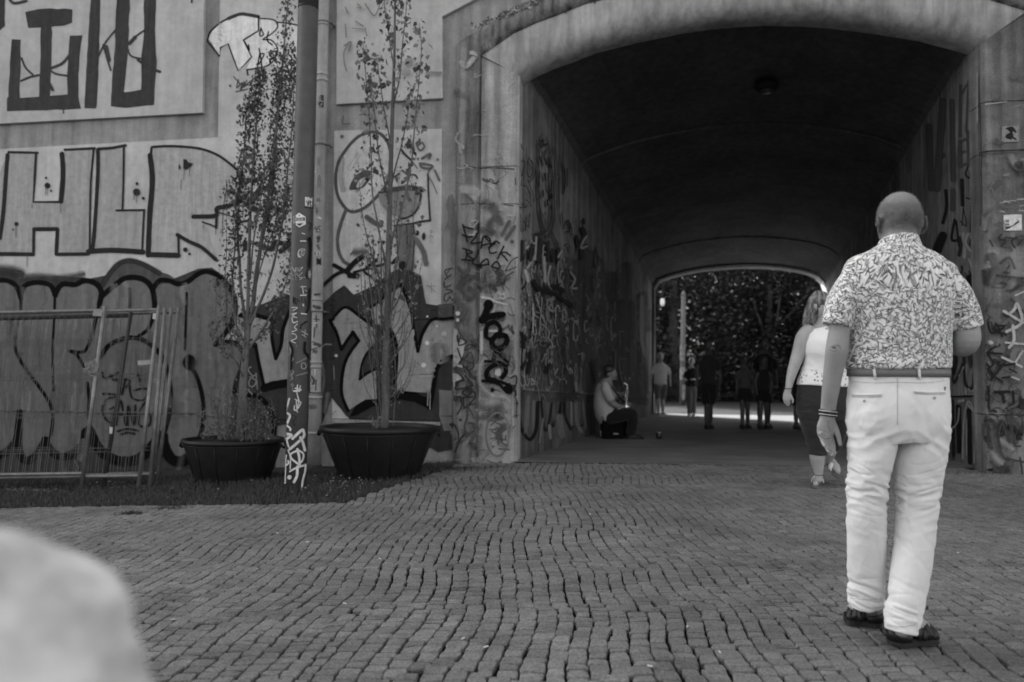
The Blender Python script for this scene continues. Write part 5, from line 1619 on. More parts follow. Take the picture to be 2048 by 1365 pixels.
def tr_disp(q, n):
    lf = q.x < 1.53 + .0
    d = .0025 * fold(q, 8, 1, (1, 1, .5)) + .0012 * fold(q, 26, 4, (1, 1, .8))
    k = (1.0 if lf else .75)
    # creases behind the knee, tilted
    tl = q.z + (q.x - (1.42 if lf else 1.6)) * (.28 if lf else -.2)
    c = bump_at(tl, zk - .01, .075)
    d += k * .009 * c * fold(Vector((q.x * .3, q.y * .3, tl)), 36, 2 if lf else 9)
    c = bump_at(tl, zk - .13, .09)
    d += .004 * c * fold(Vector((q.x * .35, q.y * .35, tl)), 24, 6 if lf else 13)
    v2 = Vector((q.x * .22, q.y * .22, tl))
    d -= k * .0065 * bump_at(tl, zk, .10) * crease(v2, 30, 3 if lf else 8) + .005 * bump_at(tl, zh if lf else zh - .10, .09) * crease(v2, 34, 21 if lf else 27)
    d -= .003 * crease(Vector((q.x * .6 + q.z * .3, q.y * .5, q.z * .35)), 13, 5)
    # drag lines under the seat
    c = bump_at(q.z, zseat - .02, .08)
    d += .0075 * c * fold(Vector((q.x * .5 + q.z * .5, q.y * .5, q.z + abs(q.x - 1.53) * .5)), 15, 7)
    # breaks above the hem
    c = bump_at(tl, (zh if lf else zh - .10), .07)
    d += .009 * c * fold(Vector((q.x * .3, q.y * .3, tl)), 26, 11 if lf else 15)
    # crease of the seat
    gx = q.x - SEATX
    if n.y < .1: d -= .012 * math.exp(-(gx / .016) ** 2) * bump_at(q.z, zseat + .02, .07)
    return d
M_CHINO = cloth_mat('white_chino', .66, 500, .25)
to = remesh('trousers', tr, .0046, 4, M_CHINO, man, tr_disp)

# belt, loops, pockets, seams laid on the cloth
bl = MB()
def belt_ring(y0, y1, hw, hd, th):
    seg = 48
    vs = []
    for k in range(seg):
        a = 2 * math.pi * k / seg
        for (py, e) in ((y0, 0), (y0, th), (y1, th), (y1, 0)):
            c = pt(1796.5, py, MY)
            vs.append(c + Vector((math.cos(a) * (hw * MY / FPX + e), math.sin(a) * (hd * MY / FPX + e), 0)))
    fs = []
    for k in range(seg):
        for j in range(4): fs.append((k * 4 + j, k * 4 + (j + 1) % 4, ((k + 1) % seg) * 4 + (j + 1) % 4, ((k + 1) % seg) * 4 + j))
    bl.add(vs, fs)
belt_ring(738.5, 754, 98, 61, .0045)
belt = build('belt', bl, simple('belt_leather', .15, .5, .1, 60), man, True)
mb = MB(); belt_band = None
tproj = bvh_proj([to, belt])
def ribbon(name, pts, w, mat, par, proj=tproj, th=.003, sm=False):
    mb = MB()
    P = catmull(pts, 6) if sm else [np.array(pts[0], float) + (np.array(pts[-1], float) - np.array(pts[0], float)) * k / 8 for k in range(9)] if len(pts) == 2 else [np.array(q, float) for q in pts]
    vs = []
    for i, q in enumerate(P):
        a, b = P[max(i - 1, 0)], P[min(i + 1, len(P) - 1)]
        d = (b - a) / (np.linalg.norm(b - a) + 1e-9); nr = np.array((-d[1], d[0])) * w / 2
        for s_ in (-1, 1):
            for L in (.0, th):
                r_ = proj(q[0] + nr[0] * s_, q[1] + nr[1] * s_, L)
                if r_ is None: return None
                vs.append(r_)
    fs = []
    for i in range(len(P) - 1):
        b = i * 4; e = b + 4
        fs += [(b + 1, b + 3, e + 3, e + 1), (b, b + 1, e + 1, e), (b + 2, e + 2, e + 3, b + 3)]
    fs += [(0, 2, 3, 1), ((len(P) - 1) * 4, (len(P) - 1) * 4 + 1, (len(P) - 1) * 4 + 3, (len(P) - 1) * 4 + 2)]
    mb.add(vs, fs)
    return build(name, mb, mat, par, True)
for x0, x1 in ((1748, 1751), (1838, 1840)):
    ribbon('belt_loop', [(x0, 738.5), (x1, 759)], 5.6, M_CHINO, man, th=.006)
M_SEAM = cloth_mat('seam_thread', .36)
for pts, w in (([(1703, 793), (1730, 794.5), (1763, 793.5)], 1.6), ([(1828, 787), (1860, 789), (1891, 788)], 1.6)):
    ribbon('pocket_welt', pts, w, M_SEAM, man, th=.002, sm=True)
for pts in ([(1703, 789), (1730, 790), (1763, 789)], [(1828, 783), (1860, 785), (1891, 784)]):
    ribbon('pocket_seam', pts, 3.4, M_CHINO, man, th=.004, sm=True)
for pts in ([(1701, 1196), (1732, 1200), (1764, 1198)], [(1775, 1250), (1803, 1254), (1831, 1250)]): ribbon('hem_seam', pts, 1.3, M_SEAM, man, th=.0012, sm=True)
ribbon('seat_seam', [(1795, 757), (1795, 790), (1795, 850)], 1.4, M_SEAM, man, th=.0012, sm=True)
ribbon('yoke_seam', [(1706, 764), (1750, 766), (1796, 765), (1850, 766), (1890, 762)], 1.0, M_SEAM, man, th=.0012, sm=True)
for x, y in ((1728, 802.5), (1869, 796)):
    q = tproj(x, y, .003)
    if q:
        mb = MB(); mb.tube([q, q + Vector((0, -.003, 0))], .0055, 10); build('button', mb, M_SEAM, man)
ribbon('logo_mark', [(1888, 776), (1892, 776)], 3.2, simple('logo_dark', .03), man, th=.0015)
ribbon('logo_mark', [(1888, 780), (1892, 780)], 2.0, simple('logo_dark', .03), man, th=.0015)

# bracelets, elbow and palm creases with their shade painted on the skin, sandals
bproj = bvh_proj([bo])
def wrist_ring(name, py, dr, hgt, mat, tilt=0.0, par=man, cx=1656.2, dy=.058, rx=16.3, rd=12.5, YY=MY):
    mb = MB(); seg = 28
    c = pt(cx, py, YY + dy)
    vs = []
    for k in range(seg):
        a = 2 * math.pi * k / seg
        x, y = math.cos(a), math.sin(a)
        for (e, z) in ((0, -hgt / 2), (dr, -hgt / 2), (dr, hgt / 2), (0, hgt / 2)):
            vs.append(c + Vector((x * (rx * YY / FPX + e), y * (rd * YY / FPX + e), z + tilt * x * .02)))
    fs = [(k * 4 + j, k * 4 + (j + 1) % 4, ((k + 1) % seg) * 4 + (j + 1) % 4, ((k + 1) % seg) * 4 + j) for k in range(seg) for j in range(4)]
    mb.add(vs, fs)
    return build(name, mb, mat, par, True)
M_BLACK = simple('black_leather', .012, .45, .2, 40)
br = wrist_ring('bracelet', 826.5, .003, .026, M_BLACK, -.2)
wrist_ring('bracelet_cord', 823, .0042, .0034, simple('bracelet_pale', .45), -.2)
wrist_ring('bracelet_cord', 830, .0042, .0034, simple('bracelet_pale', .45), -.2)
pt_ = Paint(bproj, .0006, .0001).crop(1590, 560, 5.69)
pt_.dot(445, 772, 20, .12, .9, 11)
for q in ([(400,790),(430,815),(480,805)], [(440,745),(500,760),(520,790)], [(470,735),(520,760)], [(400,770),(430,750)]): pt_.st(q, 9, .19, 1.0, cov=.6)
pt_.crop(1600, 780, 6.2)
for q, w in (([(215,480),(270,500),(330,520)],5), ([(210,535),(260,575),(320,610),(375,600)],8), ([(240,520),(300,560),(360,610)],5), ([(330,730),(370,745),(400,760)],7), ([(355,380),(350,450),(380,520)],7)): pt_.st(q, w, .10, .9, cov=.7)
pt_.done('crease_shade', man)
M_SOLE = simple('sandal_sole', .016, .6, .3, 60)
for (h, t_, nm) in ((lh, lt, 0), (rh, rt, 1)):
    sd = empty('sandal', h, None, None, None, None); sd.parent = man; sd.location = h - man.location
    e = (t_ - h) * .04
    mb = MB(); sole(mb, h - e, t_ + e, .112, SOLE_T, .006); build('sole', mb, M_SOLE, sd, False)
    for (t1, t2, w, hg, wd) in ((.80, .80, .108, .040, .030), (.62, .66, .104, .058, .026), (.46, .44, .096, .070, .022), (.70, .52, .106, .052, .020), (.5, .72, .106, .056, .018)):
        mb = MB(); strap(mb, h, t_, t1, w, hg, wd, .005, z0=SOLE_T + .004, t2=t2); build('strap', mb, M_BLACK, sd, True)
    # heel cup
    d = (t_ - h).normalized(); s_ = Vector((-d.y, d.x, 0))
    mb = MB(); vs = []
    for k in range(13):
        a = math.pi * (.5 + k / 12)
        c = h + d * (.045 + math.cos(a) * .055) + s_ * math.sin(a) * .044
        for (z, e2) in ((SOLE_T, 0), (.075 - .02 * abs(k - 6) / 6, .004), (.075 - .02 * abs(k - 6) / 6, .009), (SOLE_T, .007)):
            vs.append(c + (c - (h + d * .045)).normalized() * e2 + Vector((0, 0, z)))
    mb.add(vs, [(k * 4 + j, k * 4 + (j + 1) % 4, k * 4 + 4 + (j + 1) % 4, k * 4 + 4 + j) for k in range(12) for j in range(4)])
    build('heel_cup', mb, M_BLACK, sd, True)

# ------------------------------------------------------------------ helpers for the other figures
def eyes(L, h, par, mat=None):
    for s in (-1, 1):
        mb = MB(); ellipsoid(mb, L(s * .135, .355, .03), (.045 * h, .035 * h, .026 * h), None, 8, 6)
        build('eye', mb, mat or simple('eye_dark', .02, .3), par, True)

# ------------------------------------------------------------------ the woman in the white top
WY = 7.55
wom = empty('person', gpt(1640, 976), 'woman in white top and dark cropped trousers walking with her head turned away', 'person')
b = MB()
wh = .225
WL = head_shape(b, pt(1636, 613, WY), wh, R(180 + 62), .08, .95, ears=True)
loft(b, [(1637, 622, .02, 11, 12), (1642, 640, .02, 11, 12), (1642, 655, .01, 18, 13)], WY, 16)
loft(b, [(1644, 652, 0, 26, 14), (1648, 665, 0, 40, 20), (1650, 700, -.02, 38, 26), (1650, 740, 0, 42, 26), (1648, 790, .0, 48, 30)], WY)
# her right arm (left in the picture) hanging, hand closed loosely
loft(b, [(1617, 660, .0, 13), (1606, 676, .0, 14.5), (1598, 705, .0, 13.5), (1590, 728, -.01, 11.5), (1583, 750, -.02, 9.5), (1577.5, 774, -.03, 6.8), (1575.5, 784, -.03, 6.6)], WY, 16)
loft(b, [(1575.5, 782, -.03, 6.5, 5), (1574, 791, -.03, 8.2, 6), (1573.5, 799, -.03, 7.5, 6)], WY, 12)
hand(b, None, [(1568, 797, -.04), (1571.5, 800, -.045), (1575, 801, -.045), (1578, 800, -.04)], [(1570, 807, -.02), (1574, 811.5, -.02), (1577.5, 811.5, -.02), (1580, 808, -.02)], [(1578, 788, -.04), (1583, 795, -.045), (1585.5, 801, -.045), (1585, 806.5, -.04)], 2.3, WY)
# her left arm, mostly behind the man
loft(b, [(1682, 662, .0, 13), (1693, 690, .0, 13), (1700, 730, .02, 11), (1704, 770, .0, 8), (1706, 790, -.02, 7)], WY, 14)
loft(b, [(1706, 788, -.02, 7, 5), (1706, 800, -.02, 7.5, 5), (1705, 812, -.02, 5, 4)], WY, 12)
# legs
wf_h, wf_t = gpt(1641, 962), gpt(1630, 978)
wf_h = wf_h.lerp(wf_t, .0)
wb_h = pt(1655, 922, WY + .34); wb_t = pt(1680, 953, WY + .17)
loft(b, [(1628, 850, .0, 19), (1634, 905, .0, 15.5), (1635, 925, .02, 13), (1637, 945, .03, 9), (1638, 960, .03, 7.5)], WY, 16)
loft(b, [(1672, 850, .06, 19), (1662, 895, .14, 14), (1656, 912, .25, 12), (1654, 922, .32, 8), (1656, 926, .34, 7.5)], WY, 16)
foot_body(b, wf_h + Vector((0, 0, .02)), wf_t + Vector((0, 0, .015)), pt(1638, 955, WY + .03), .08)
foot_body(b, wb_h, wb_t, pt(1656, 920, WY + .33), .08)
wb = remesh('body', b, .006, 2, skin_mat('skin_fair', .36), wom)
tp_ = MB()
loft(tp_, [(1646, 654, 0, 30, 15), (1648, 664, 0, 37, 19), (1650, 682, -.015, 40.5, 29), (1651, 698, -.03, 42, 33), (1651, 716, -.015, 41.5, 32), (1650, 740, 0, 45.5, 32), (1648.5, 760, 0, 50.5, 34), (1648, 772, 0, 53, 36)], WY, 30, 4, round_ends=False)
def wtop_disp(q, n): return .003 + .005 * fold(Vector((q.x * .4, q.y * .4, q.z + q.x * .3)), 11, 4) * (.3 + bump_at(q.z, pt(1650, 728, WY).z, .09)) + .002 * fold(q, 14, 2)
def wtop_mat():
    t = NT('white_top_dotted_hem'); p = t.pos()
    xyz = t.n('ShaderNodeSeparateXYZ'); t.l(p, xyz.inputs[0])
    z0 = pt(1650, 772, WY).z; z1 = pt(1650, 742, WY).z
    vo = t.n('ShaderNodeTexVoronoi', Scale=34); t.l(p, vo.inputs['Vector'])
    sep = t.n('ShaderNodeSeparateColor'); t.l(vo.outputs['Color'], sep.inputs[0])
    d = t.remap(vo.outputs['Distance'], .26, .36, 1, 0)
    d = t.math('MULTIPLY', d, t.remap(sep.outputs[0], .35, .4, 0, 1))
    d = t.math('MULTIPLY', d, t.remap(xyz.outputs[2], z1 - .01, z1 + .015, 1, 0))
    mixn = t.n('ShaderNodeMix'); mixn.data_type = 'FLOAT'
    t.l(d, mixn.inputs[0]); mixn.inputs[2].default_value = .76; t.l(t.remap(sep.outputs[1], 0, 1, .05, .35), mixn.inputs[3])
    t.color(mixn.outputs[0]); t.b.inputs['Roughness'].default_value = .9
    return t.m
remesh('top', tp_, .008, 2, wtop_mat(), wom, wtop_disp)
tz_ = MB()
loft(tz_, [(1648, 766, 0, 49, 31), (1647, 790, 0, 53, 36), (1647, 815, .0, 53, 38), (1648, 835, .02, 50, 34)], WY, 30, 4, round_ends=False)
loft(tz_, [(1622, 820, .0, 28, 32), (1627, 850, .0, 24, 28), (1633, 880, .0, 20, 22), (1635, 900, .0, 18.5, 19), (1635, 910, .0, 18, 18)], WY, 24, 4, round_ends=False)
loft(tz_, [(1673, 820, .02, 28, 32), (1672, 850, .06, 24, 28), (1668, 878, .12, 20, 22), (1664, 893, .16, 18, 19)], WY, 24, 4, round_ends=False)
remesh('trousers', tz_, .009, 2, cloth_mat('dark_denim', .028), wom, lambda q, n: .005 * fold(q, 9, 5, (1, 1, 2)))
# hair: a long swept mass with strands
hm = MB()
def whead(v):
    q = Vector((v.x * wh * .40, v.y * wh * .47, v.z * wh * .47))
    return q
mt = Matrix.Rotation(R(180 + 62), 3, 'Z') @ Matrix.Rotation(-.25, 3, 'X')
ellipsoid(hm, pt(1636, 610, WY + .0), None, mt, 20, 14, lambda v: Vector((v.x * wh * .39, v.y * wh * .36 - .10 * wh, v.z * wh * .42 + .05 * wh)))
loft(hm, [(1641, 596, .0, 18, 20), (1630, 614, .02, 18, 20), (1622, 630, .03, 15, 17), (1615, 643, .03, 10, 12), (1608, 650, .03, 4, 6)], WY, 18)
loft(hm, [(1640, 610, .03, 15, 16), (1633, 632, .05, 14, 14), (1628, 646, .05, 9, 10)], WY, 16)
def hair_mat(name, lo, hi):
    t = NT(name); p = t.pos((1, 1, 1))
    mp = t.n('ShaderNodeMapping'); mp.inputs['Rotation'].default_value = (0, .65, 0); mp.inputs['Scale'].default_value = (38, 24, 5)
    t.l(t.n('ShaderNodeNewGeometry').outputs['Position'], mp.inputs['Vector'])
    n = t.noise(mp.outputs[0], 1, 4, .6)
    t.color(t.remap(n, .35, .65, lo, hi)); t.b.inputs['Roughness'].default_value = .4
    t.bump(n, .8, .01)
    return t.m
remesh('hair', hm, .006, 1, hair_mat('blond_streaked_hair', .03, .27), wom, lambda q, n: .004 * fold(Vector((q.x * 1.5 + q.z, q.y * 2, q.z * .3)), 22, 3))
hs = MB()
rh_ = random.Random(4)
for k in range(60):
    x0 = rh_.uniform(1625, 1648); y0 = 582 + rh_.uniform(0, 24)
    e = (1604 + rh_.uniform(0, 24), 634 + rh_.uniform(0, 22))
    q = catmull([(x0, y0, rh_.uniform(-.07, .05)), ((x0 + e[0]) / 2 + rh_.uniform(-4, 2), (y0 + e[1]) / 2 + rh_.uniform(-3, 3), rh_.uniform(-.08, .06)), (e[0], e[1], rh_.uniform(-.05, .07))], 5)
    hs.tube([pt(a[0], a[1], WY + a[2]) for a in q], [.006, .006, .006, .005, .005, .004, .004, .003, .003, .002, .001][:len(q)], 5)
o = build('hair_strands', hs, hair_mat('blond_strands', .05, .36), wom, True, 'stuff')
# sunglasses
mb = MB()
fr = [WL(-.30, .10, .04), WL(-.29, .30, .04), WL(-.17, .41, .035), WL(0, .43, .045), WL(.17, .41, .035), WL(.29, .30, .04), WL(.30, .10, .04)]
mb.tube(fr, .0045, 6)
build('sunglasses_frame', mb, M_BLACK, wom, True)
for s in (-1, 1):
    mb = MB(); ellipsoid(mb, WL(s * .15, .405, .01), (.03, .012, .024), Matrix.Rotation(R(180 + 62) - s * .3, 3, 'Z'), 12, 8)
    build('lens', mb, simple('dark_lens', .01, .1, 0, 10, .6), wom, True)
# bag strap, wristband, anklet, sandals
wproj = bvh_proj([o_ for o_ in wom.children if o_.name.startswith('top')])
ribbon('bag_strap', [(1615, 655), (1617, 672), (1616.5, 690), (1614, 705)], 3.2, M_BLACK, wom, wproj, .006, True)
mb = MB(); c = pt(1577, 778, WY - .03); mb.lathe([(.034, -.004), (.037, 0), (.034, .004), (.030, 0)], c, 16); build('wristband', mb, M_BLACK, wom, True)
mb = MB(); c = pt(1637.5, 950, WY + .03); mb.lathe([(.045, -.003), (.048, 0), (.045, .003), (.04, 0)], c, 16); build('anklet', mb, simple('anklet_dark', .05), wom, True)
M_WSTRAP = simple('white_leather', .72, .5, .05)
for (h, t_, nm, z0) in ((wf_h, wf_t, 0, .0), (wb_h - Vector((0, 0, .02)), wb_t - Vector((0, 0, .02)), 1, 0)):
    h = Vector(h); t_ = Vector(t_); e = (t_ - h).normalized() * .02; h2 = h - e * 1.2; t2 = t_ + e * 1.4
    sd = empty('sandal', h, None); sd.parent = wom; sd.location = h - wom.location
    mb = MB(); sole(mb, h2, t2, .105, .024, z0); build('sole', mb, simple('cork_sole', .10), sd)
    mb = MB(); strap(mb, h2, t2, .52, .10, .068, .05, .005, z0=.022, t2=.56); build('strap', mb, M_WSTRAP, sd, True)
    d = (t2 - h2)
    mb = MB(); mb.tube([h2 + d * .56 + Vector((0, 0, .088)), h2 + d * .70 + Vector((0, 0, .066)), h2 + d * .84 + Vector((0, 0, .036))], [.016, .014, .009], 8); build('toe_post', mb, M_WSTRAP, sd, True)

# ------------------------------------------------------------------ the seated saxophone player
SY = 13.25
sax_p = empty('person', gpt(1232, 878), 'saxophone player in a pale short-sleeved shirt sitting against the passage wall', 'person')
b = MB()
SL = head_shape(b, pt(1222, 748, SY), .235, R(-78), .12, .95)
loft(b, [(1218, 752, 0, 7.5), (1214, 764, 0, 8), (1212, 772, 0, 11)], SY, 14)
loft(b, [(1212, 768, 0, 14, 20), (1210, 790, 0, 17, 22), (1212, 815, 0, 19, 22), (1217, 832, 0, 20, 22)], SY)
loft(b, [(1213, 776, -.2, 7.5), (1216, 790, -.24, 7.5), (1222, 803, -.24, 6.5), (1232, 811, -.2, 6), (1243, 815, -.1, 5), (1251, 816, -.04, 4)], SY, 14)
loft(b, [(1251, 815, -.04, 4.2, 3), (1256, 815, -.02, 4.5, 3), (1260, 817, 0, 3, 2.5)], SY, 10)
loft(b, [(1216, 776, .2, 7), (1228, 792, .22, 6.5), (1240, 792, .16, 5.5), (1250, 787, .06, 4.5), (1255, 785, .02, 4)], SY, 14)
loft(b, [(1222, 834, -.1, 13), (1244, 829, -.16, 12), (1262, 828, -.18, 10.5), (1264, 845, -.16, 8), (1261, 868, -.14, 6)], SY, 14)
loft(b, [(1222, 836, .1, 13), (1240, 832, .15, 12), (1254, 833, .18, 10.5), (1252, 850, .16, 8), (1247, 868, .14, 6)], SY, 14)
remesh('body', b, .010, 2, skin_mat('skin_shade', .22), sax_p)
c = MB()
loft(c, [(1213, 766, 0, 9, 12), (1211, 772, 0, 15, 20), (1208, 786, 0, 18, 24), (1208.5, 805, 0, 20.5, 25), (1212, 822, 0, 23, 25), (1215, 831, 0, 23.5, 25)], SY, 24, 4)
loft(c, [(1211, 772, -.18, 9, 10), (1214.5, 785, -.25, 9.5, 10), (1221, 799, -.26, 9, 9.5)], SY, 18, 3)
loft(c, [(1214, 772, .18, 9, 10), (1225, 788, .24, 9, 10), (1233, 793, .22, 8.5, 9)], SY, 18, 3)
remesh('shirt', c, .012, 2, cloth_mat('pale_shirt', .34), sax_p, lambda q, n: .01 * fold(q, 6, 3, (1, 1, .7)))
c = MB()
loft(c, [(1215, 828, 0, 22, 25), (1222, 838, 0, 20, 26)], SY, 20, 2)
loft(c, [(1222, 835, -.1, 16), (1244, 830, -.16, 14), (1263, 829, -.18, 12.5), (1265.5, 845, -.16, 10.5), (1262, 866, -.14, 9.5)], SY, 18)
loft(c, [(1222, 836, .1, 16), (1240, 833, .15, 14), (1255, 834, .18, 12.5), (1254, 850, .16, 10.5), (1249, 866, .14, 9.5)], SY, 18)
remesh('trousers', c, .012, 2, cloth_mat('black_trousers', .012), sax_p, lambda q, n: .008 * fold(q, 6, 8))
c = MB()
ellipsoid(c, pt(1220.5, 742, SY), None, Matrix.Rotation(R(-78), 3, 'Z'), 18, 12, lambda v: Vector((v.x * .092, v.y * .098 - .02, v.z * .088 + .02)))
ellipsoid(c, pt(1215, 752, SY + .0), (.06, .08, .06))
remesh('hair', c, .010, 1, hair_mat('dark_hair', .01, .03), sax_p)
eyes(SL, .235, sax_p)
mb = MB()
for (x, y, dy) in ((1263, 873, -.15), (1250, 873, .12)):
    q = gpt(x, 877); q = Vector((pt(x, y, SY + dy).x, SY + dy, 0))
    mb2 = MB(); sole(mb2, q + Vector((-.09, 0, 0)), q + Vector((.20, 0, 0)), .10, .03); ellipsoid(mb2, q + Vector((.04, 0, .045)), (.13, .045, .04)); build('shoe', mb2, M_BLACK, sax_p, True)
mb = MB(); mb.tube([pt(1216, 766, SY - .14), pt(1226, 778, SY - .2), pt(1240, 796, SY - .14), pt(1250, 806, SY - .06)], .018, 8); build('neck_strap', mb, M_BLACK, sax_p, True)
# the instrument
sx = empty('saxophone', pt(1254, 812, SY - .05), 'shining saxophone held by the seated player', 'saxophone')
M_BRASS = simple('brass_lacquer', .62, .22, .1, 30, .5, .9)
mb = MB(); mb.tube([pt(x, y, SY - .05) for x, y in ((1254.5, 775.5), (1254, 785), (1253, 797), (1252, 808), (1252.5, 816), (1256, 820.5), (1259, 818.5), (1261, 814), (1263, 809.5))], [.014, .018, .024, .032, .04, .045, .046, .052, .066], 14, False)
build('body_tube', mb, M_BRASS, sx, True)
mb = MB(); mb.tube([pt(x, y, SY - .05) for x, y in ((1254.5, 776), (1254.5, 771.5), (1252, 768.5), (1249, 767), (1246, 765.5))], [.014, .013, .012, .011, .010], 10); build('neck', mb, M_BRASS, sx, True)
mb = MB(); mb.tube([pt(1246.5, 765.8, SY - .05), pt(1241, 763.5, SY - .05)], [.013, .009], 8); build('mouthpiece', mb, M_BLACK, sx, True)
mb = MB(); q = pt(1263.2, 809, SY - .05); d = (pt(1263, 809.5, SY - .05) - pt(1261, 814, SY - .05)).normalized()
mb.tube([q - d * .03, q, q + d * .012], [.066, .078, .083], 18, False); build('bell', mb, M_BRASS, sx, True)
for k in range(9):
    y = 779 + 3.6 * k; q = pt(1254.6 - k * .25, y, SY - .085)
    mb = MB(); mb.tube([q, q + Vector((.012, -.012, 0))], .016 + .001 * k, 8); build('key', mb, M_BRASS, sx, True)
for dx in (-2.6, 2.4):
    mb = MB(); mb.tube([pt(1254.5 + dx, 778, SY - .06), pt(1252 + dx * 1.3, 812, SY - .06)], .005, 6); build('key_rod', mb, M_BRASS, sx, True)
# what he sits on, the bottle, the tin on the floor
M_SEAT = simple('seat_black', .006, .95, .2, 20, .02)
st = empty('box_seat', Vector((pt(1222, 870, SY).x, SY, 0)), 'black box that the saxophone player sits on', 'box')
mb = MB(); q = st.location; mb.box(q + Vector((-.16, -.17, .0)), q + Vector((.18, .17, .34))); o = build('case', mb, M_SEAT, st)
bv = o.modifiers.new('b', 'BEVEL'); bv.width = .015; bv.segments = 2
mb = MB(); mb.box(q + Vector((-.17, -.18, .342)), q + Vector((.19, .18, .37))); build('lid', mb, M_SEAT, st)
mb = MB(); mb.box(q + Vector((.02, -.178, .08)), q + Vector((.10, -.171, .10))); build('tag', mb, simple('tag_pale', .25), st)
bt = empty('bottle', gpt(1206, 877), 'plastic water bottle with a white label beside the seated player', 'bottle')
q = bt.location
mb = MB(); mb.lathe([(.034, 0), (.042, .006), (.042, .10), (.040, .13), (.043, .16), (.043, .20), (.036, .23), (.016, .262), (.0155, .285)], q, 20)
t = NT('clear_plastic'); t.b.inputs['Base Color'].default_value = g3(.5); t.b.inputs['Transmission Weight'].default_value = .8; t.b.inputs['Roughness'].default_value = .12
build('bottle_body', mb, t.m, bt, True)
mb = MB(); mb.lathe([(.0445, .035), (.0445, .125)], q, 20); build('bottle_label', mb, simple('label_white', .75), bt, True)
mb = MB(); mb.lathe([(.018, .283), (.018, .305), (.015, .308)], q, 14); build('cap', mb, simple('cap_grey', .3), bt, True)
tn = empty('tin', gpt(1318, 879), 'small dark tin standing alone on the passage floor', 'tin')
mb = MB(); mb.lathe([(.045, 0), (.048, .004), (.048, .105), (.045, .11), (.044, .10)], tn.location, 18); build('can', mb, simple('tin_dark', .03, .35, .3, 20, .5, .5), tn, True)
mb = MB(); mb.lathe([(.046, .108), (.0485, .110), (.0485, .116), (.046, .118)], tn.location, 18); build('rim', mb, simple('tin_rim', .4, .3, .1, 20, .5, .8), tn, True)

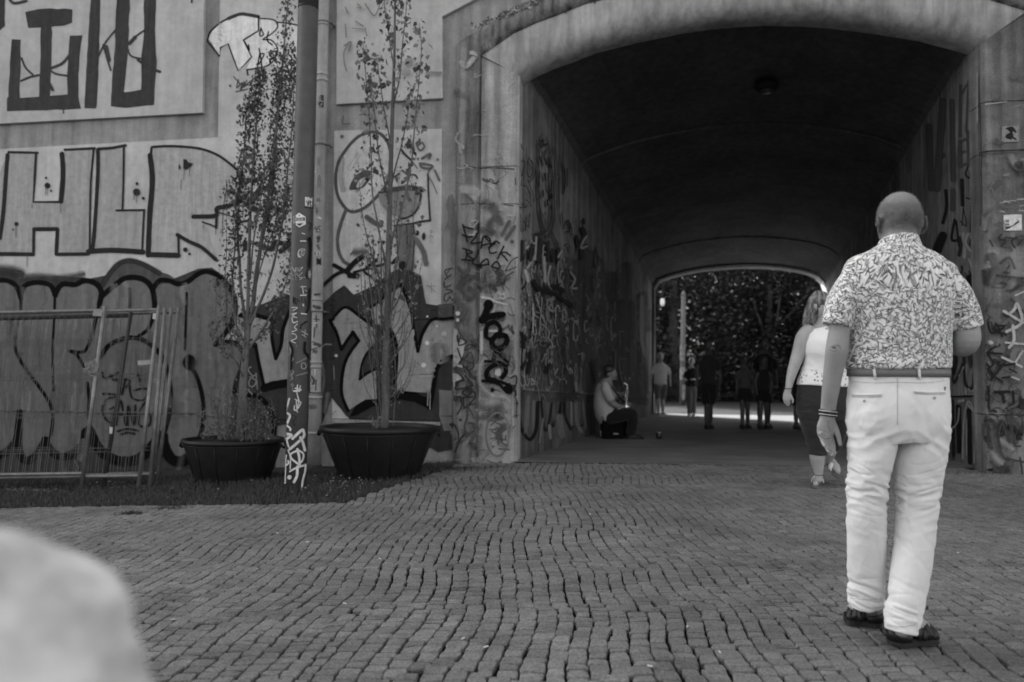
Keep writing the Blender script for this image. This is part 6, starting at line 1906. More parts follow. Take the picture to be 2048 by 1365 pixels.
# ------------------------------------------------------------------ walkers under and beyond the far arch
def walker(label, x, ytop, yfoot, facing, tone, kind, stride=6, arm=0.0, build_=1.0, hair=.02, dx_feet=0, sleeve=True, female=False, bend=False, Yover=None):
    """standing or walking figure in photo pixels; facing 0 = towards the camera"""
    base = gpt(x, yfoot)
    Y = Yover or base.y
    H = yfoot - ytop
    u = H / 100.0
    def P(a, b, dy=0.0): return (x + a * u, ytop + b * u, dy)
    root = empty('person', base, label, 'person')
    b = MB(); k = build_
    hgt = 13.2 * u * Y / FPX
    L = head_shape(b, pt(x, ytop + 6.6 * u, Y), hgt, R(180) + facing, 0, .95)
    loft(b, [(*P(0, 10), 3.0 * u), (*P(0, 15), 3.1 * u), (*P(0, 18), 5 * u, 4 * u)], Y, 12, 2)
    sw = (8.6 if female else 10.2) * k; hw = (8.4 if female else 8.0) * k
    loft(b, [(*P(0, 17), sw * .5 * u, 4 * u), (*P(0, 20), sw * .78 * u, 5 * u), (*P(0, 23), sw * .9 * u, 5.5 * u), (*P(0, 28), sw * .84 * u, 6.2 * u * k), (*P(0, 38), (6.6 if female else 7.8) * k * u, 6 * u * k), (*P(0, 47), hw * u, 6.4 * u * k), (*P(0, 52), hw * .9 * u, 6 * u * k)], Y, 16, 3)
    for s in (-1, 1):
        d = arm * s
        el = P(s * (sw + 2.4), 35, .02 * s)
        ha = P(s * (sw + 2.0) + d, 49, -.06)
        if bend and s == 1:
            el = P(s * (sw + 1.8), 35, 0); ha = P(s * 1.0, 36.5, -.22)
        if bend and s == -1:
            el = P(s * (sw + 1.8), 35, 0); ha = P(s * 3.0 - 6, 38, -.2)
        loft(b, [(*P(s * sw * .80, 22), 2.5 * u), (*P(s * (sw + .6), 26), 2.7 * u), (*el, 2.2 * u), (*ha, 1.6 * u)], Y, 12, 3)
        h2 = (ha[0] + (ha[0] - el[0]) * .28, ha[1] + (ha[1] - el[1]) * .28, ha[2])
        loft(b, [(*ha, 1.6 * u, 1.1 * u), ((ha[0] + h2[0]) / 2, (ha[1] + h2[1]) / 2, ha[2], 2.0 * u, 1.2 * u), (*h2, 1.3 * u, 1 * u)], Y, 10, 2)
    feet = []
    for s in (-1, 1):
        st_ = stride * s * .01
        fx = s * 3.6 + dx_feet * s
        fdy = st_ * 2.0
        loft(b, [(*P(s * 4.0 * k, 50), 4.8 * u * k), (*P(s * 3.9 * k, 62, fdy * .3 - .02), 3.9 * u), (*P(fx * .95, 74, fdy * .5 - .03), 3.0 * u), (*P(fx, 84, fdy * .8), 3.0 * u), (*P(fx, 96, fdy), 1.7 * u)], Y, 14, 3)
        q = pt(x + fx * u, yfoot - 1.5 * u, Y + fdy); q.z = 0
        feet.append(q)
        f = Vector((math.sin(facing), -math.cos(facing), 0))
        foot_body(b, q - f * .07 + Vector((0, 0, .02)), q + f * .17 + Vector((0, 0, .02)), pt(*P(fx, 95)[:2], Y + fdy), .085)
    remesh('body', b, max(.010, .012), 2, tone['skin'], root)
    eyes(L, hgt, root)
    c = MB()
    loft(c, [(*P(0, 16.6), 4.4 * u, 4 * u), (*P(0, 18.5), sw * .66 * u, 5 * u), (*P(0, 20.5), sw * .86 * u, 5.6 * u), (*P(0, 23.5), sw * .95 * u, 6.2 * u), (*P(0, 30), sw * .90 * u, 7.2 * u * k), (*P(0, 38), (7.4 if female else 8.8) * k * u, 7.2 * u * k), (*P(0, 46 if not female else 43), hw * 1.1 * u, 7.4 * u * k), (*P(0, 49.5 if not female else 45), hw * 1.1 * u, 7.4 * u * k)], Y, 20, 3, round_ends=False)
    if sleeve:
        for s in (-1, 1):
            loft(c, [(*P(s * sw * .78, 22.5), 2.6 * u), (*P(s * (sw + .2), 26), 3.1 * u), (*P(s * (sw + 1.6), 32), 3.3 * u)], Y, 14, 3)
    remesh('shirt', c, .014, 2, tone['top'], root, lambda q, n: .008 * fold(q, 7, 3))
    c = MB()
    if kind == 'skirt':
        loft(c, [(*P(0, 43), 7.6 * k * u, 6.6 * u), (*P(0, 48), hw * 1.2 * u, 7.4 * u), (*P(0, 56), hw * 1.35 * u, 8.2 * u), (*P(0, 61), hw * 1.42 * u, 8.8 * u)], Y, 20, 3, round_ends=False)
        remesh('skirt', c, .014, 2, tone['low'], root, lambda q, n: .012 * fold(q, 8, 5, (1, 1, .2)))
    else:
        loft(c, [(*P(0, 46), hw * 1.04 * u, 6.9 * u), (*P(0, 52), hw * 1.08 * u, 7 * u), (*P(0, 55), hw * .9 * u, 6.4 * u)], Y, 18, 2, round_ends=False)
        end = 72 if kind == 'shorts' else 95
        for s in (-1, 1):
            st_ = stride * s * .01; fdy = st_ * 2.0; fx = s * 3.6 + dx_feet * s
            nodes = [(*P(s * 4.2 * k, 51), 5.4 * u * k, 6.2 * u), (*P(s * 4.1 * k, 62, fdy * .3 - .02), 5.0 * u, 5.4 * u), (*P(fx, 72, fdy * .5 - .03), 4.6 * u, 4.8 * u)]
            if kind != 'shorts': nodes += [(*P(fx, 84, fdy * .8), 4.0 * u), (*P(fx, 95, fdy), 3.6 * u)]
            loft(c, nodes, Y, 16, 3, round_ends=False)
        remesh(kind, c, .014, 2, tone['low'], root, lambda q, n: .008 * fold(q, 8, 5))
    c = MB()
    hm_ = Matrix.Rotation(R(180) + facing, 3, 'Z')
    ellipsoid(c, pt(x, ytop + 5.6 * u, Y), None, hm_, 16, 10, lambda v: Vector((v.x * hgt * .37, v.y * hgt * .40 - .10 * hgt, v.z * hgt * .40 + .10 * hgt)))
    if female:
        loft(c, [(*P(-2.6, 6, .05), 2.4 * u), (*P(-3.6, 14, .05), 2.2 * u), (*P(-4.0, 21, .04), 1.6 * u)], Y, 10, 2)
        loft(c, [(*P(2.6, 6, .05), 2.4 * u), (*P(3.6, 14, .05), 2.2 * u), (*P(4.0, 21, .04), 1.6 * u)], Y, 10, 2)
    remesh('hair', c, .012, 1, hair_mat('hair_%d' % int(hair * 1000), hair * .6, hair * 1.6), root)
    for q in feet:
        f = Vector((math.sin(facing), -math.cos(facing), 0))
        m2 = MB(); sole(m2, q - f * .10, q + f * .19, .10, .03); m2.tube([q - f * .07 + Vector((0, 0, .05)), q + f * .05 + Vector((0, 0, .055)), q + f * .16 + Vector((0, 0, .04))], [.04, .045, .03], 10)
        build('shoe', m2, tone['shoe'], root, True)
    return root
SK = skin_mat('skin_far', .36)
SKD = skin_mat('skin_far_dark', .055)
def cm(n, v): return cloth_mat(n, v)
walker('man in a pale polo shirt and shorts stepping past the far left jamb', 1321, 706, 833, .25, dict(skin=SK, top=cm('polo_pale', .62), low=cm('shorts_mid', .13), shoe=simple('shoe_white', .7)), 'shorts', 8, 1.5, 1.18, .18)
walker('boy in a dark T-shirt and grey trousers holding his hands before him', 1383, 716, 834, -.35, dict(skin=SK, top=cm('tee_dark', .025), low=cm('trousers_grey', .15), shoe=simple('shoe_pale', .5)), 'trousers', 5, 0, .95, .28, bend=True)
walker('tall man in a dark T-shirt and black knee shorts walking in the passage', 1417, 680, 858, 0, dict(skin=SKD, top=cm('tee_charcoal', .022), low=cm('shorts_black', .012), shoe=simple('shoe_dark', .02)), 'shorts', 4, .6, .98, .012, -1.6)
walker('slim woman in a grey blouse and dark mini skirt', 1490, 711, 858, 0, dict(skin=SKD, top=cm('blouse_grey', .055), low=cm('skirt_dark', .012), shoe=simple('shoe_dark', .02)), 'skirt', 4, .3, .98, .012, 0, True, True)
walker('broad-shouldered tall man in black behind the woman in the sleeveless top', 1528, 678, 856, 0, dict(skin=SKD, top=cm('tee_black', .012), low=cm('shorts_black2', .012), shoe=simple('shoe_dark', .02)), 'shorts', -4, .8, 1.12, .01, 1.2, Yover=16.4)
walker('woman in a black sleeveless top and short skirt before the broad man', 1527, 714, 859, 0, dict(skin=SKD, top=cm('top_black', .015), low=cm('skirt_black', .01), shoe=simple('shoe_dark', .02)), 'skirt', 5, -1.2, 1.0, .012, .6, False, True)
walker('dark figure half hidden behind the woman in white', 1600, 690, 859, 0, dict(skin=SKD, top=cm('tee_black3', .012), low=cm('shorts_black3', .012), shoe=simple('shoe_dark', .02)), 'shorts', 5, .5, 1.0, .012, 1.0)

# ------------------------------------------------------------------ the person close to the camera, low at the left edge
NY = .62
near = empty('person', Vector((-.52, .66, 0)), 'blurred shoulder and sleeve of someone in white close to the camera', 'person')
b = MB()
NS = .70      # a short person: about 1.2 m tall
sx0, sy0 = -.372, .64
def npnt(x, y, z): return Vector((sx0 + x, sy0 + y, z))
def ntube(mb, pts, rad, seg=16): mb.tube([Vector(p) for p in pts], rad, seg)
cxx = sx0 - .175
head_shape(b, (cxx - .10, .62, 1.03), .19, 0.1, -.2, .97)
ntube(b, [(cxx - .085, .62, .97), (cxx - .055, .635, .90), (cxx - .02, .64, .86)], [.043, .045, .07])
ntube(b, [(cxx, .64, .90), (cxx, .64, .84), (cxx, .645, .72), (cxx, .65, .58), (cxx, .65, .50)], [.07, .12, .12, .105, .10])
ntube(b, [(sx0 - .03, .64, .86), (sx0 + .01, .635, .78), (sx0 + .02, .63, .66), (sx0 + .01, .66, .56), (sx0, .70, .47)], [.045, .04, .034, .028, .022])
ntube(b, [(sx0 - .0, .70, .475), (sx0 - .005, .715, .44), (sx0 - .01, .72, .40)], [.022, .028, .02], 12)
for k in range(4): ntube(b, [(sx0 - .02, .70 + .013 * k, .41), (sx0 - .025, .70 + .012 * k, .375), (sx0 - .032, .70 + .012 * k, .35)], [.007, .0065, .005], 8)
ntube(b, [(sx0 - .01, .70, .44), (sx0 - .02, .685, .41), (sx0 - .028, .682, .385)], [.009, .008, .006], 8)
ntube(b, [(cxx - .145, .64, .86), (cxx - .18, .635, .78), (cxx - .19, .63, .66), (cxx - .18, .66, .56), (cxx - .175, .70, .47)], [.045, .04, .034, .028, .022])
ntube(b, [(cxx - .175, .70, .475), (cxx - .17, .715, .44), (cxx - .165, .72, .38)], [.022, .028, .015], 12)
for s in (-1, 1):
    ntube(b, [(cxx + s * .06, .65, .52), (cxx + s * .06, .645, .30), (cxx + s * .06, .66, .08)], [.065, .05, .034])
    foot_body(b, Vector((cxx + s * .06, .61, ground_z(cxx, 0) + .02)), Vector((cxx + s * .065, .79, ground_z(cxx, 0) + .02)), Vector((cxx + s * .06, .66, .08)), .07)
remesh('body', b, .008, 2, M_SKIN, near)
c = MB()
ntube(c, [(cxx - .02, .635, .925), (cxx - .015, .64, .905), (cxx, .64, .88), (cxx, .64, .80), (cxx, .645, .70), (cxx, .65, .56), (cxx, .65, .47)], [.055, .085, .125, .137, .135, .128, .132], 28)
# sloping shoulder and a loose sleeve
ntube(c, [(cxx - .02, .64, .905), (cxx + .06, .64, .878), (sx0 - .038, .638, .870), (sx0 + .001, .635, .838), (sx0 + .016, .632, .79), (sx0 + .028, .63, .715), (sx0 + .032, .63, .68)], [.05, .058, .064, .068, .07, .07, .071], 24)
ntube(c, [(cxx - .07, .64, .885), (cxx - .13, .638, .865), (cxx - .16, .635, .83), (cxx - .18, .632, .78), (cxx - .19, .63, .69)], [.055, .06, .062, .063, .066], 24)
remesh('shirt', c, .009, 3, cloth_mat('white_cotton', .42, 420, .2, .5, .9, 15), near, lambda q, n: .010 * fold(q, 9, 4) + .006 * fold(q, 22, 7))
c = MB()
ntube(c, [(cxx, .65, .50), (cxx, .65, .44)], [.12, .12], 20)
for s in (-1, 1): ntube(c, [(cxx + s * .058, .65, .47), (cxx + s * .062, .65, .34), (cxx + s * .063, .655, .27)], [.078, .068, .066], 18)
remesh('shorts', c, .010, 2, cloth_mat('shorts_dark_near', .08), near)
c = MB(); ellipsoid(c, (cxx - .10, .60, 1.055), (.072, .085, .075)); build('hair', c, hair_mat('hair_near', .03, .1), near, True)
# ================================================================== DARK POLE
POLE_Y = gpt(590, 985).y
pole = empty('lamp_post', gpt(590, 987), 'thick dark grey pole covered with stickers and white scribbles in front of the wall', 'post')
M_POLE = simple('dark_grey_pole_paint', .062, .5, .18, 9, .35)
def ppt(px, py): return pt(px, py, POLE_Y)
def pole_x(y): return 617 - 26.5 * y / 990
mb = MB(); mb.tube([ppt(pole_x(y), y) for y in (995, 700, 350, 17)], [.1035, .1025, .100, .098], 32); SHAFT = build('shaft', mb, M_POLE, pole, True)
mb = MB(); mb.tube([ppt(pole_x(y), y) for y in (14, -300, -900)], [.0985, .096, .09], 32); build('upper_shaft', mb, M_POLE, pole, True)
mb = MB(); mb.tube([ppt(pole_x(18.5), 18.5), ppt(pole_x(15), 15)], .1005, 32); build('joint_ring', mb, M_BLACK, pole, True)
polep = bvh_proj([SHAFT])
def sticker(name, poly, mat, par, proj, lift=.0012):
    p = Paint(proj, lift, .0004)
    p.fi(poly, .5, edge=.3)
    p.mb.c = [(mat, 1, 1)] * len(p.mb.c)
    return p, par, name
def mk(p3):
    p, par, name = p3
    return p.done(name, par)
p, a_, n_ = sticker('sticker', [(610,394.5),(624.5,395.5),(623.5,414.5),(610.5,413)], .66, pole, polep)
p.crop(400, 0, 2.666)
for q in ([(568,1075),(575,1090),(570,1098)], [(578,1072),(580,1095)], [(585,1080),(592,1098)], [(586,1070),(594,1080)]): p.st(q, 5, .08, .3)
p.st([(558,1104),(600,1110)], 9, .05, .3); p.done('sticker', pole)
p, a_, n_ = sticker('sticker', [(598,426),(611,434),(611.5,449),(598.5,455),(587,447),(587.5,434)], .68, pole, polep)
p.crop(400, 0, 2.666)
p.fi([(500,1163),(560,1160),(560,1178),(500,1180)], .05); p.fi([(512,1195),(548,1193),(530,1207)], .06)
for x in (508,516,524,532,540,548): p.st([(x,1164),(x,1177)], 3.4, .6, .3, False)
p.fi([(508,1184),(552,1182),(552,1189),(508,1191)], .72); p.dot(529, 1150, 4, .1)
p.done('sticker', pole)
p, a_, n_ = sticker('sticker', [(597,501),(602,497.5),(609,498),(611.5,504),(608,511),(602,516),(596.5,515),(595,508)], .5, pole, polep)
p.crop(400, 500, 2.666)
p.st([(545 + 15 * math.cos(a), 18 + 19 * math.sin(a)) for a in [math.pi * 2 * k / 10 for k in range(10)]], 4, .07, .3, closed=True)
for q in ([(538,10),(536,28)], [(546,8),(544,30)], [(553,8),(552,26)]): p.st(q, 4, .12, .3)
p.done('sticker', pole)
p = Paint(polep, .003, .0003).crop(555, 690, 4.264)
WH = .60
for q, w in (([(100,460),(85,520),(72,560)],14), ([(75,580),(105,600),(95,640),(75,685)],18), ([(75,685),(110,715),(108,730)],14), ([(70,760),(120,770),(80,800),(75,790)],22), ([(75,800),(95,870)],13), ([(90,900),(110,960),(108,1060)],11), ([(75,940),(70,1000),(65,1180)],9), ([(68,1030),(95,1010),(90,990)],14),
             ([(128,800),(205,730),(222,740),(218,790),(105,890)],22), ([(195,790),(215,830),(235,900)],22), ([(170,890),(185,960),(190,1030)],20), ([(180,900),(115,930),(120,970),(180,1020)],16), ([(180,900),(220,930),(215,980),(180,1025)],15), ([(105,1080),(160,1050),(240,1025)],15), ([(240,1020),(235,1080),(215,1160),(205,1240),(188,1280)],16), ([(170,1040),(165,1120),(140,1170)],22)):
    p.st(q, w, WH, .35)
p.dot(102, 1130, 19, WH)
for q, w in (([(172,345),(165,400),(180,470)],9), ([(195,350),(185,400)],9), ([(140,395),(200,385)],12), ([(150,370),(205,385),(150,400)],9), ([(160,470),(165,540),(185,470)],8), ([(150,465),(200,490)],8), ([(145,520),(145,560),(175,540),(200,495)],9), ([(165,560),(170,575)],7)): p.st(q, w, .62, .35)
for q, w, t in (([(225,150),(205,165),(205,195),(230,205),(245,180),(225,150)],8,.3), ([(165,155),(245,115)],18,.17), ([(160,265),(260,235)],16,.17), ([(105,30),(115,60),(95,90)],6,.32), ([(125,110),(135,120),(120,145)],5,.32), ([(120,210),(140,235),(115,260),(130,285),(112,300)],5,.3), ([(110,340),(140,350),(125,330),(130,390)],4,.28), ([(165,0),(160,20)],5,.25),
               ([(100,-20),(125,40),(118,110),(115,210)],16,.012), ([(235,-20),(235,60),(268,120),(270,380)],18,.012), ([(130,600),(160,620),(130,660),(150,690)],5,.03)): p.st(q, w, t, .4)
p.crop(555, 370, 4.136)
for q, w, t in (([(205,400),(225,408)],7,.55), ([(190,465),(235,466)],9,.6), ([(120,680),(145,720),(150,685)],6,.4), ([(160,685),(162,715)],5,.4), ([(175,690),(180,715),(210,680),(190,690)],6,.42), ([(112,730),(130,755)],5,.35), ([(145,725),(148,755)],5,.35), ([(160,730),(172,755),(205,725)],6,.4), ([(112,765),(130,785)],5,.3), ([(150,765),(152,788)],5,.3), ([(180,765),(205,770),(185,785)],6,.4), ([(215,765),(228,766)],5,.45),
               ([(205,838),(215,900)],7,.5), ([(190,845),(235,842)],6,.5), ([(190,915),(238,912)],8,.62), ([(225,870),(245,880)],5,.4), ([(205,985),(215,1000)],10,.62), ([(198,1065),(240,1070)],9,.6),
               ([(130,930),(132,985)],8,.012), ([(132,932),(150,945),(134,955),(155,985)],8,.012), ([(165,940),(170,965),(185,960)],5,.012), ([(200,930),(205,1000)],5,.012), ([(225,940),(240,1000)],6,.012),
               ([(120,1015),(165,1018),(130,1040)],8,.5), ([(118,1070),(160,1060),(125,1085),(160,1100)],8,.5), ([(120,1100),(130,1140),(165,1130)],8,.5), ([(165,1150),(140,1180),(160,1200),(120,1215)],7,.5), ([(120,1230),(150,1240),(155,1270),(115,1290),(150,1310)],7,.5), ([(245,1130),(200,1160),(190,1190)],12,.02), ([(200,1210),(250,1240)],8,.34), ([(205,1240),(235,1260)],8,.34), ([(230,1200),(225,1250)],7,.34),
               ([(255,310),(285,330),(262,380)],6,.02), ([(260,450),(270,440),(275,520),(265,680)],16,.012), ([(260,700),(245,760)],14,.02), ([(268,860),(262,1000),(240,1060)],12,.015)):
    p.st(q, w, t, .4)
p.dot(268, 740, 16, .25, .3, 34); p.dot(270, 742, 8, .4)
p.done('scribble', pole)

# stickers and paint on the downpipe
dproj = bvh_proj([PIPE_U, PIPE_L])
p = Paint(dproj, .002, .0003).crop(555, 370, 4.136)
for poly, t in (([(322,10),(355,10),(355,95),(322,95)],.27), ([(320,105),(355,105),(355,145),(320,145)],.16), ([(298,345),(362,345),(362,390),(298,390)],.42), ([(292,552),(352,552),(350,585),(292,583)],.62), ([(322,600),(362,602),(362,668),(320,666)],.07)): p.fi(poly, t, edge=.8)
for q, w, t in (([(300,365),(315,355),(325,380),(335,355),(355,375)],7,.05), ([(298,345),(362,345)],5,.04), ([(298,390),(362,390)],5,.04), ([(310,560),(312,578)],5,.05), ([(335,560),(338,580)],9,.05), ([(330,440),(345,430),(335,470)],20,.08), ([(330,500),(345,530)],18,.14), ([(300,190),(330,210),(320,240)],5,.1), ([(340,270),(360,280)],16,.6), ([(335,620),(350,650)],22,.03), ([(285,910),(350,905)],16,.07), ([(290,1005),(350,1020)],26,.09), ([(320,1080),(325,1180)],9,.06), ([(300,1110),(345,1115)],8,.06), ([(300,1145),(345,1140)],10,.6), ([(310,1180),(300,1260)],10,.07), ([(345,1190),(335,1260)],10,.5), ([(285,1180),(283,1290)],14,.62), ([(280,1310),(350,1330)],30,.1)): p.st(q, w, t, .5)
p.crop(555, 690, 4.264)
for q, w, t in (([(280,10),(340,15)],10,.5), ([(285,50),(330,60)],24,.12), ([(290,40),(335,30)],8,.05), ([(320,215),(320,260)],14,.6), ([(280,260),(310,300),(300,340)],14,.06), ([(290,350),(330,345)],12,.5), ([(280,220),(280,390)],10,.5), ([(270,530),(320,525)],30,.12), ([(330,300),(325,390)],10,.08)): p.st(q, w, t, .5)
p.crop(400, 0, 2.666); p.fi([(620,508),(662,508),(660,570),(620,570)], .06, edge=2)
for k in range(14): p.dot(rnd.uniform(624,658), rnd.uniform(512,566), rnd.uniform(2,5), .3, .6)
for q, w, t in (([(615,890),(615,920)],8,.6), ([(630,840),(632,880)],8,.24), ([(635,940),(636,990)],14,.22), ([(612,1090),(622,1120),(612,1130)],4,.12)): p.st(q, w, t, .5)
p.done('sticker_layer', dp)

# ================================================================== MOBILE FENCE PANELS LEANING ON THE WALL
M_GALV = simple('galvanised_steel', .18, .45, .25, 12, .4, .5)
M_GALVD = simple('galvanised_wire', .10, .5, .2, 12, .4, .5)
def fence_panel(top_r, bot_r, top_l, bot_l, label, Ytop, Ybot, wires=True, mat=None):
    """four corner pixels; the panel leans from Ybot at its foot to Ytop at its head"""
    mat = mat or M_GALV
    TR, BR = pt(*top_r, Ytop), pt(*bot_r, Ybot)
    TL, BL = pt(*top_l, Ytop + .55), pt(*bot_l, Ybot + .55)
    foot = BR.copy(); foot.z = ground_z(BR.x)
    TR, BR, TL, BL = [q for q in (TR, BR, TL, BL)]
    root = empty('fence_panel', foot, label, 'fence panel', 'mobile fence panels leaning against the wall')
    up_r, up_l = (TR - BR), (TL - BL)
    def g(u, v): return (BL.lerp(TL, v)).lerp(BR.lerp(TR, v), u)
    mb = MB(); mb.tube([g(1, -.005), g(1, 1.0)], .021, 12); build('post', mb, mat, root, True)
    mb = MB(); mb.tube([g(0, -.005), g(0, 1.0)], .021, 12); build('post', mb, mat, root, True)
    mb = MB(); mb.tube([g(0, .978), g(1, .978)], .019, 10); build('top_rail', mb, mat, root, True)
    mb = MB(); mb.tube([g(0, .075), g(1, .075)], .019, 10); build('bottom_rail', mb, mat, root, True)
    if wires:
        nrm = (g(1, .5) - g(0, .5)).cross(up_r).normalized()
        if nrm.y > 0: nrm = -nrm
        mb = MB(); n = int((TR - TL).length / .085)
        for k in range(1, n):
            u = k / n; a = .0025 * math.sin(k * 7.3)
            mb.tube([g(u, .075) + nrm * .012, g(u + a * .3, .5) + nrm * (.012 + a), g(u, .978) + nrm * .012], .0024, 5, False)
        for v in (.20, .22, .39, .41, .60, .62, .80, .82):
            mb.tube([g(0, v), g(.5, v - .003) + nrm * .006, g(1, v)], .0026, 5, False)
        build('wire_mesh', mb, M_GALVD, root, True, 'stuff')
    return root, g
fy = lambda x: facade_y(x)
f1, g1 = fence_panel((210, 613), (163, 975), (-420, 628), (-470, 985), 'long fence panel nearest the left edge, its end post with a pale plate', 8.55, 8.35)
f2, g2 = fence_panel((318.5, 612), (276, 981), (-380, 632), (-440, 990), 'fence panel whose end post stands in front of the wall scribble', 8.75, 8.30)
f3, g3_ = fence_panel((330, 617), (299, 977), (-350, 634), (-430, 990), 'fence panel with thin end post just right of the plated one', 8.95, 8.42)
f4, g4 = fence_panel((343, 616), (303, 975), (-340, 636), (-420, 990), 'fence panel second from the wall in the leaning stack', 9.05, 8.5, False)
f5, g5 = fence_panel((357.5, 617), (312.5, 976), (-330, 638), (-410, 990), 'rightmost fence panel leaning closest to the wall', 9.15, 8.6, False)
f6, g6 = fence_panel((262, 625), (207, 976), (-390, 640), (-440, 990), 'dark fence panel behind the others in shade', 8.9, 8.5, False, simple('shaded_steel', .03, .6))  # dark steel: the shade behind the stack is put into its colour
def fplate(px, par, mat, Y):
    mb = MB(); q = [pt(x, y, Y) for x, y in px]; b = [p + Vector((0, .004, 0)) for p in q]
    mb.add(q + b, [(0, 1, 2, 3), (0, 4, 5, 1), (1, 5, 6, 2), (2, 6, 7, 3), (3, 7, 4, 0), (7, 6, 5, 4)]); build('plate', mb, mat, par)
M_PLT = simple('plate_pale', .42, .5)
fplate([(187, 620), (204.5, 621), (203, 633), (185.5, 632)], f1, simple('plate_grey', .24, .5), 8.52)
fplate([(306, 627), (314, 627), (312, 639), (305, 638)], f2, M_PLT, 8.72)
fplate([(219, 854), (225.5, 855), (224, 868), (218.5, 867)], f6, M_PLT, 8.35)
fplate([(275, 722), (301, 720), (301, 729), (276, 731)], f2, simple('plate_mid', .26, .5), 8.5)
mb = MB()
for k in range(9):
    c = [(rnd.uniform(166, 198), rnd.uniform(717, 752)) for _ in range(4)]
    mb.tube([pt(a[0], a[1], 8.42 + rnd.uniform(-.02, .02)) for a in catmull(c, 4)], .004, 5)
o = build('wire_tie', mb, simple('binding_wire', .22, .5), f1, True, 'stuff')

# ================================================================== TUBS WITH YOUNG POPLARS
M_TUB = simple('black_plastic_tub', .009, .5, .3, 14, .3, 0, .05)
M_EARTH = soil_mat('potting_soil', .03, 40, .6)
def tub(xl, xr, yrim, ybase, xbl, xbr, label):
    cx = (xl + xr) / 2
    base = gpt((xbl + xbr) / 2, ybase)
    r_base_px, r_top_px = (xbr - xbl) / 2, (xr - xl) / 2
    Y = base.y
    for _ in range(4):
        rb = r_base_px * Y / FPX; Y = base.y + rb * .9
    rb, rt = r_base_px * Y / FPX, r_top_px * Y / FPX
    bz = ground_z(base.x)
    top = pt(cx, yrim, Y - rt); h = pt(cx, yrim, Y).z - bz
    bx = pt((xbl + xbr) / 2, ybase, Y).x; tx = pt(cx, yrim, Y).x
    c = Vector((tx, Y, bz))
    root = empty('planter_tub', c, label, 'plant tub', None)
    mb = MB(); mb.lathe([(rb * .97, 0), (rb, .02), (rb + (rt * .94 - rb) * .55, h * .5), (rt * .94, h * .86), (rt * .945, h * .93)], c, 48); shell = build('shell', mb, M_TUB, root, True)
    mb = MB(); vs_ = [(rt * .93, h * .90), (rt * .985, h * .90), (rt, h * .93), (rt, h * .985), (rt * .985, h), (rt * .94, h), (rt * .925, h * .985), (rt * .90, h * .80)]
    seg = 48; V, F_ = [], []
    for (r, z) in vs_:
        for k in range(seg): V.append(c + Vector((r * math.cos(2 * math.pi * k / seg), r * math.sin(2 * math.pi * k / seg), z)))
    for i in range(len(vs_) - 1):
        for k in range(seg): F_.append((i * seg + k, i * seg + (k + 1) % seg, (i + 1) * seg + (k + 1) % seg, (i + 1) * seg + k))
    mb.add(V, F_); build('rim', mb, M_TUB, root, True)
    mb = MB(); mb.lathe([(rt * .90, h * .86), (rt * .6, h * .885), (.05, h * .9)], c, 32); build('soil', mb, M_EARTH, root, True)
    for k in range(14):
        a = 2 * math.pi * (k + .4) / 14
        d = Vector((math.cos(a), math.sin(a), 0))
        mb = MB(); mb.tube([c + d * (rb + .003) + Vector((0, 0, .03)), c + d * (rb + (rt * .94 - rb) * .55 + .004) + Vector((0, 0, h * .5)), c + d * (rt * .94 + .003) + Vector((0, 0, h * .85))], .004, 6); build('rib', mb, M_TUB, root, True)
    for s in (-1, 1):
        mb = MB()
        e = c + Vector((s * rt * .99, 0, h * .94))
        mb.tube([e + Vector((0, -.09, -.01)), e + Vector((s * .02, -.07, -.05)), e + Vector((s * .024, 0, -.07)), e + Vector((s * .02, .07, -.05)), e + Vector((0, .09, -.01))], .013, 8); build('handle', mb, M_TUB, root, True)
    return root, c, Y, h, rt
tubL, cL, YL, hL, rL = tub(369, 565, 877, 972, 398, 540, 'black plastic tub holding the taller poplar left of the dark pole')
tubR, cR, YR, hR, rR = tub(642, 876, 852, 964, 682, 838, 'large black plastic tub right of the downpipe by the pier')

M_BARK = concrete('young_bark', .14, .3, .3, .2, .3, .1)
M_TWIG = simple('twig', .085, .8)
M_LEAF = simple('poplar_leaf', .13, .55, .45, 12, .35)
M_LEAFD = simple('dark_small_leaf', .075, .6, .5, 14, .3)
def leaf_mesh(name, s, mat):
    me = bpy.data.meshes.new(name)
    V = [(0, 0, 0), (-.42, .30, .04), (-.36, .52, .05), (0, 1.0, -.06), (.36, .52, .05), (.42, .30, .04), (0, .45, 0)]
    me.from_pydata([(x * s, z * s, y * s * .95) for x, y, z in V], [], [(0, 6, 1), (1, 6, 2), (2, 6, 3), (3, 6, 4), (4, 6, 5), (5, 6, 0)])
    me.materials.append(mat); return me
def leaf_into(mb, p, s, rg, lo=1.9, hi=3.6):
    rot = Matrix.Rotation(rg.uniform(0, 6.28), 3, 'Z') @ Matrix.Rotation(rg.uniform(lo, hi), 3, 'X')
    V = [(0, 0, 0), (-.40, .04, .35), (0, -.06, 1.0), (.40, .04, .35)]
    mb.add([Vector(p) + rot @ Vector((a * s, b * s, c * s)) for a, b, c in V], [(0, 1, 2), (0, 2, 3)])

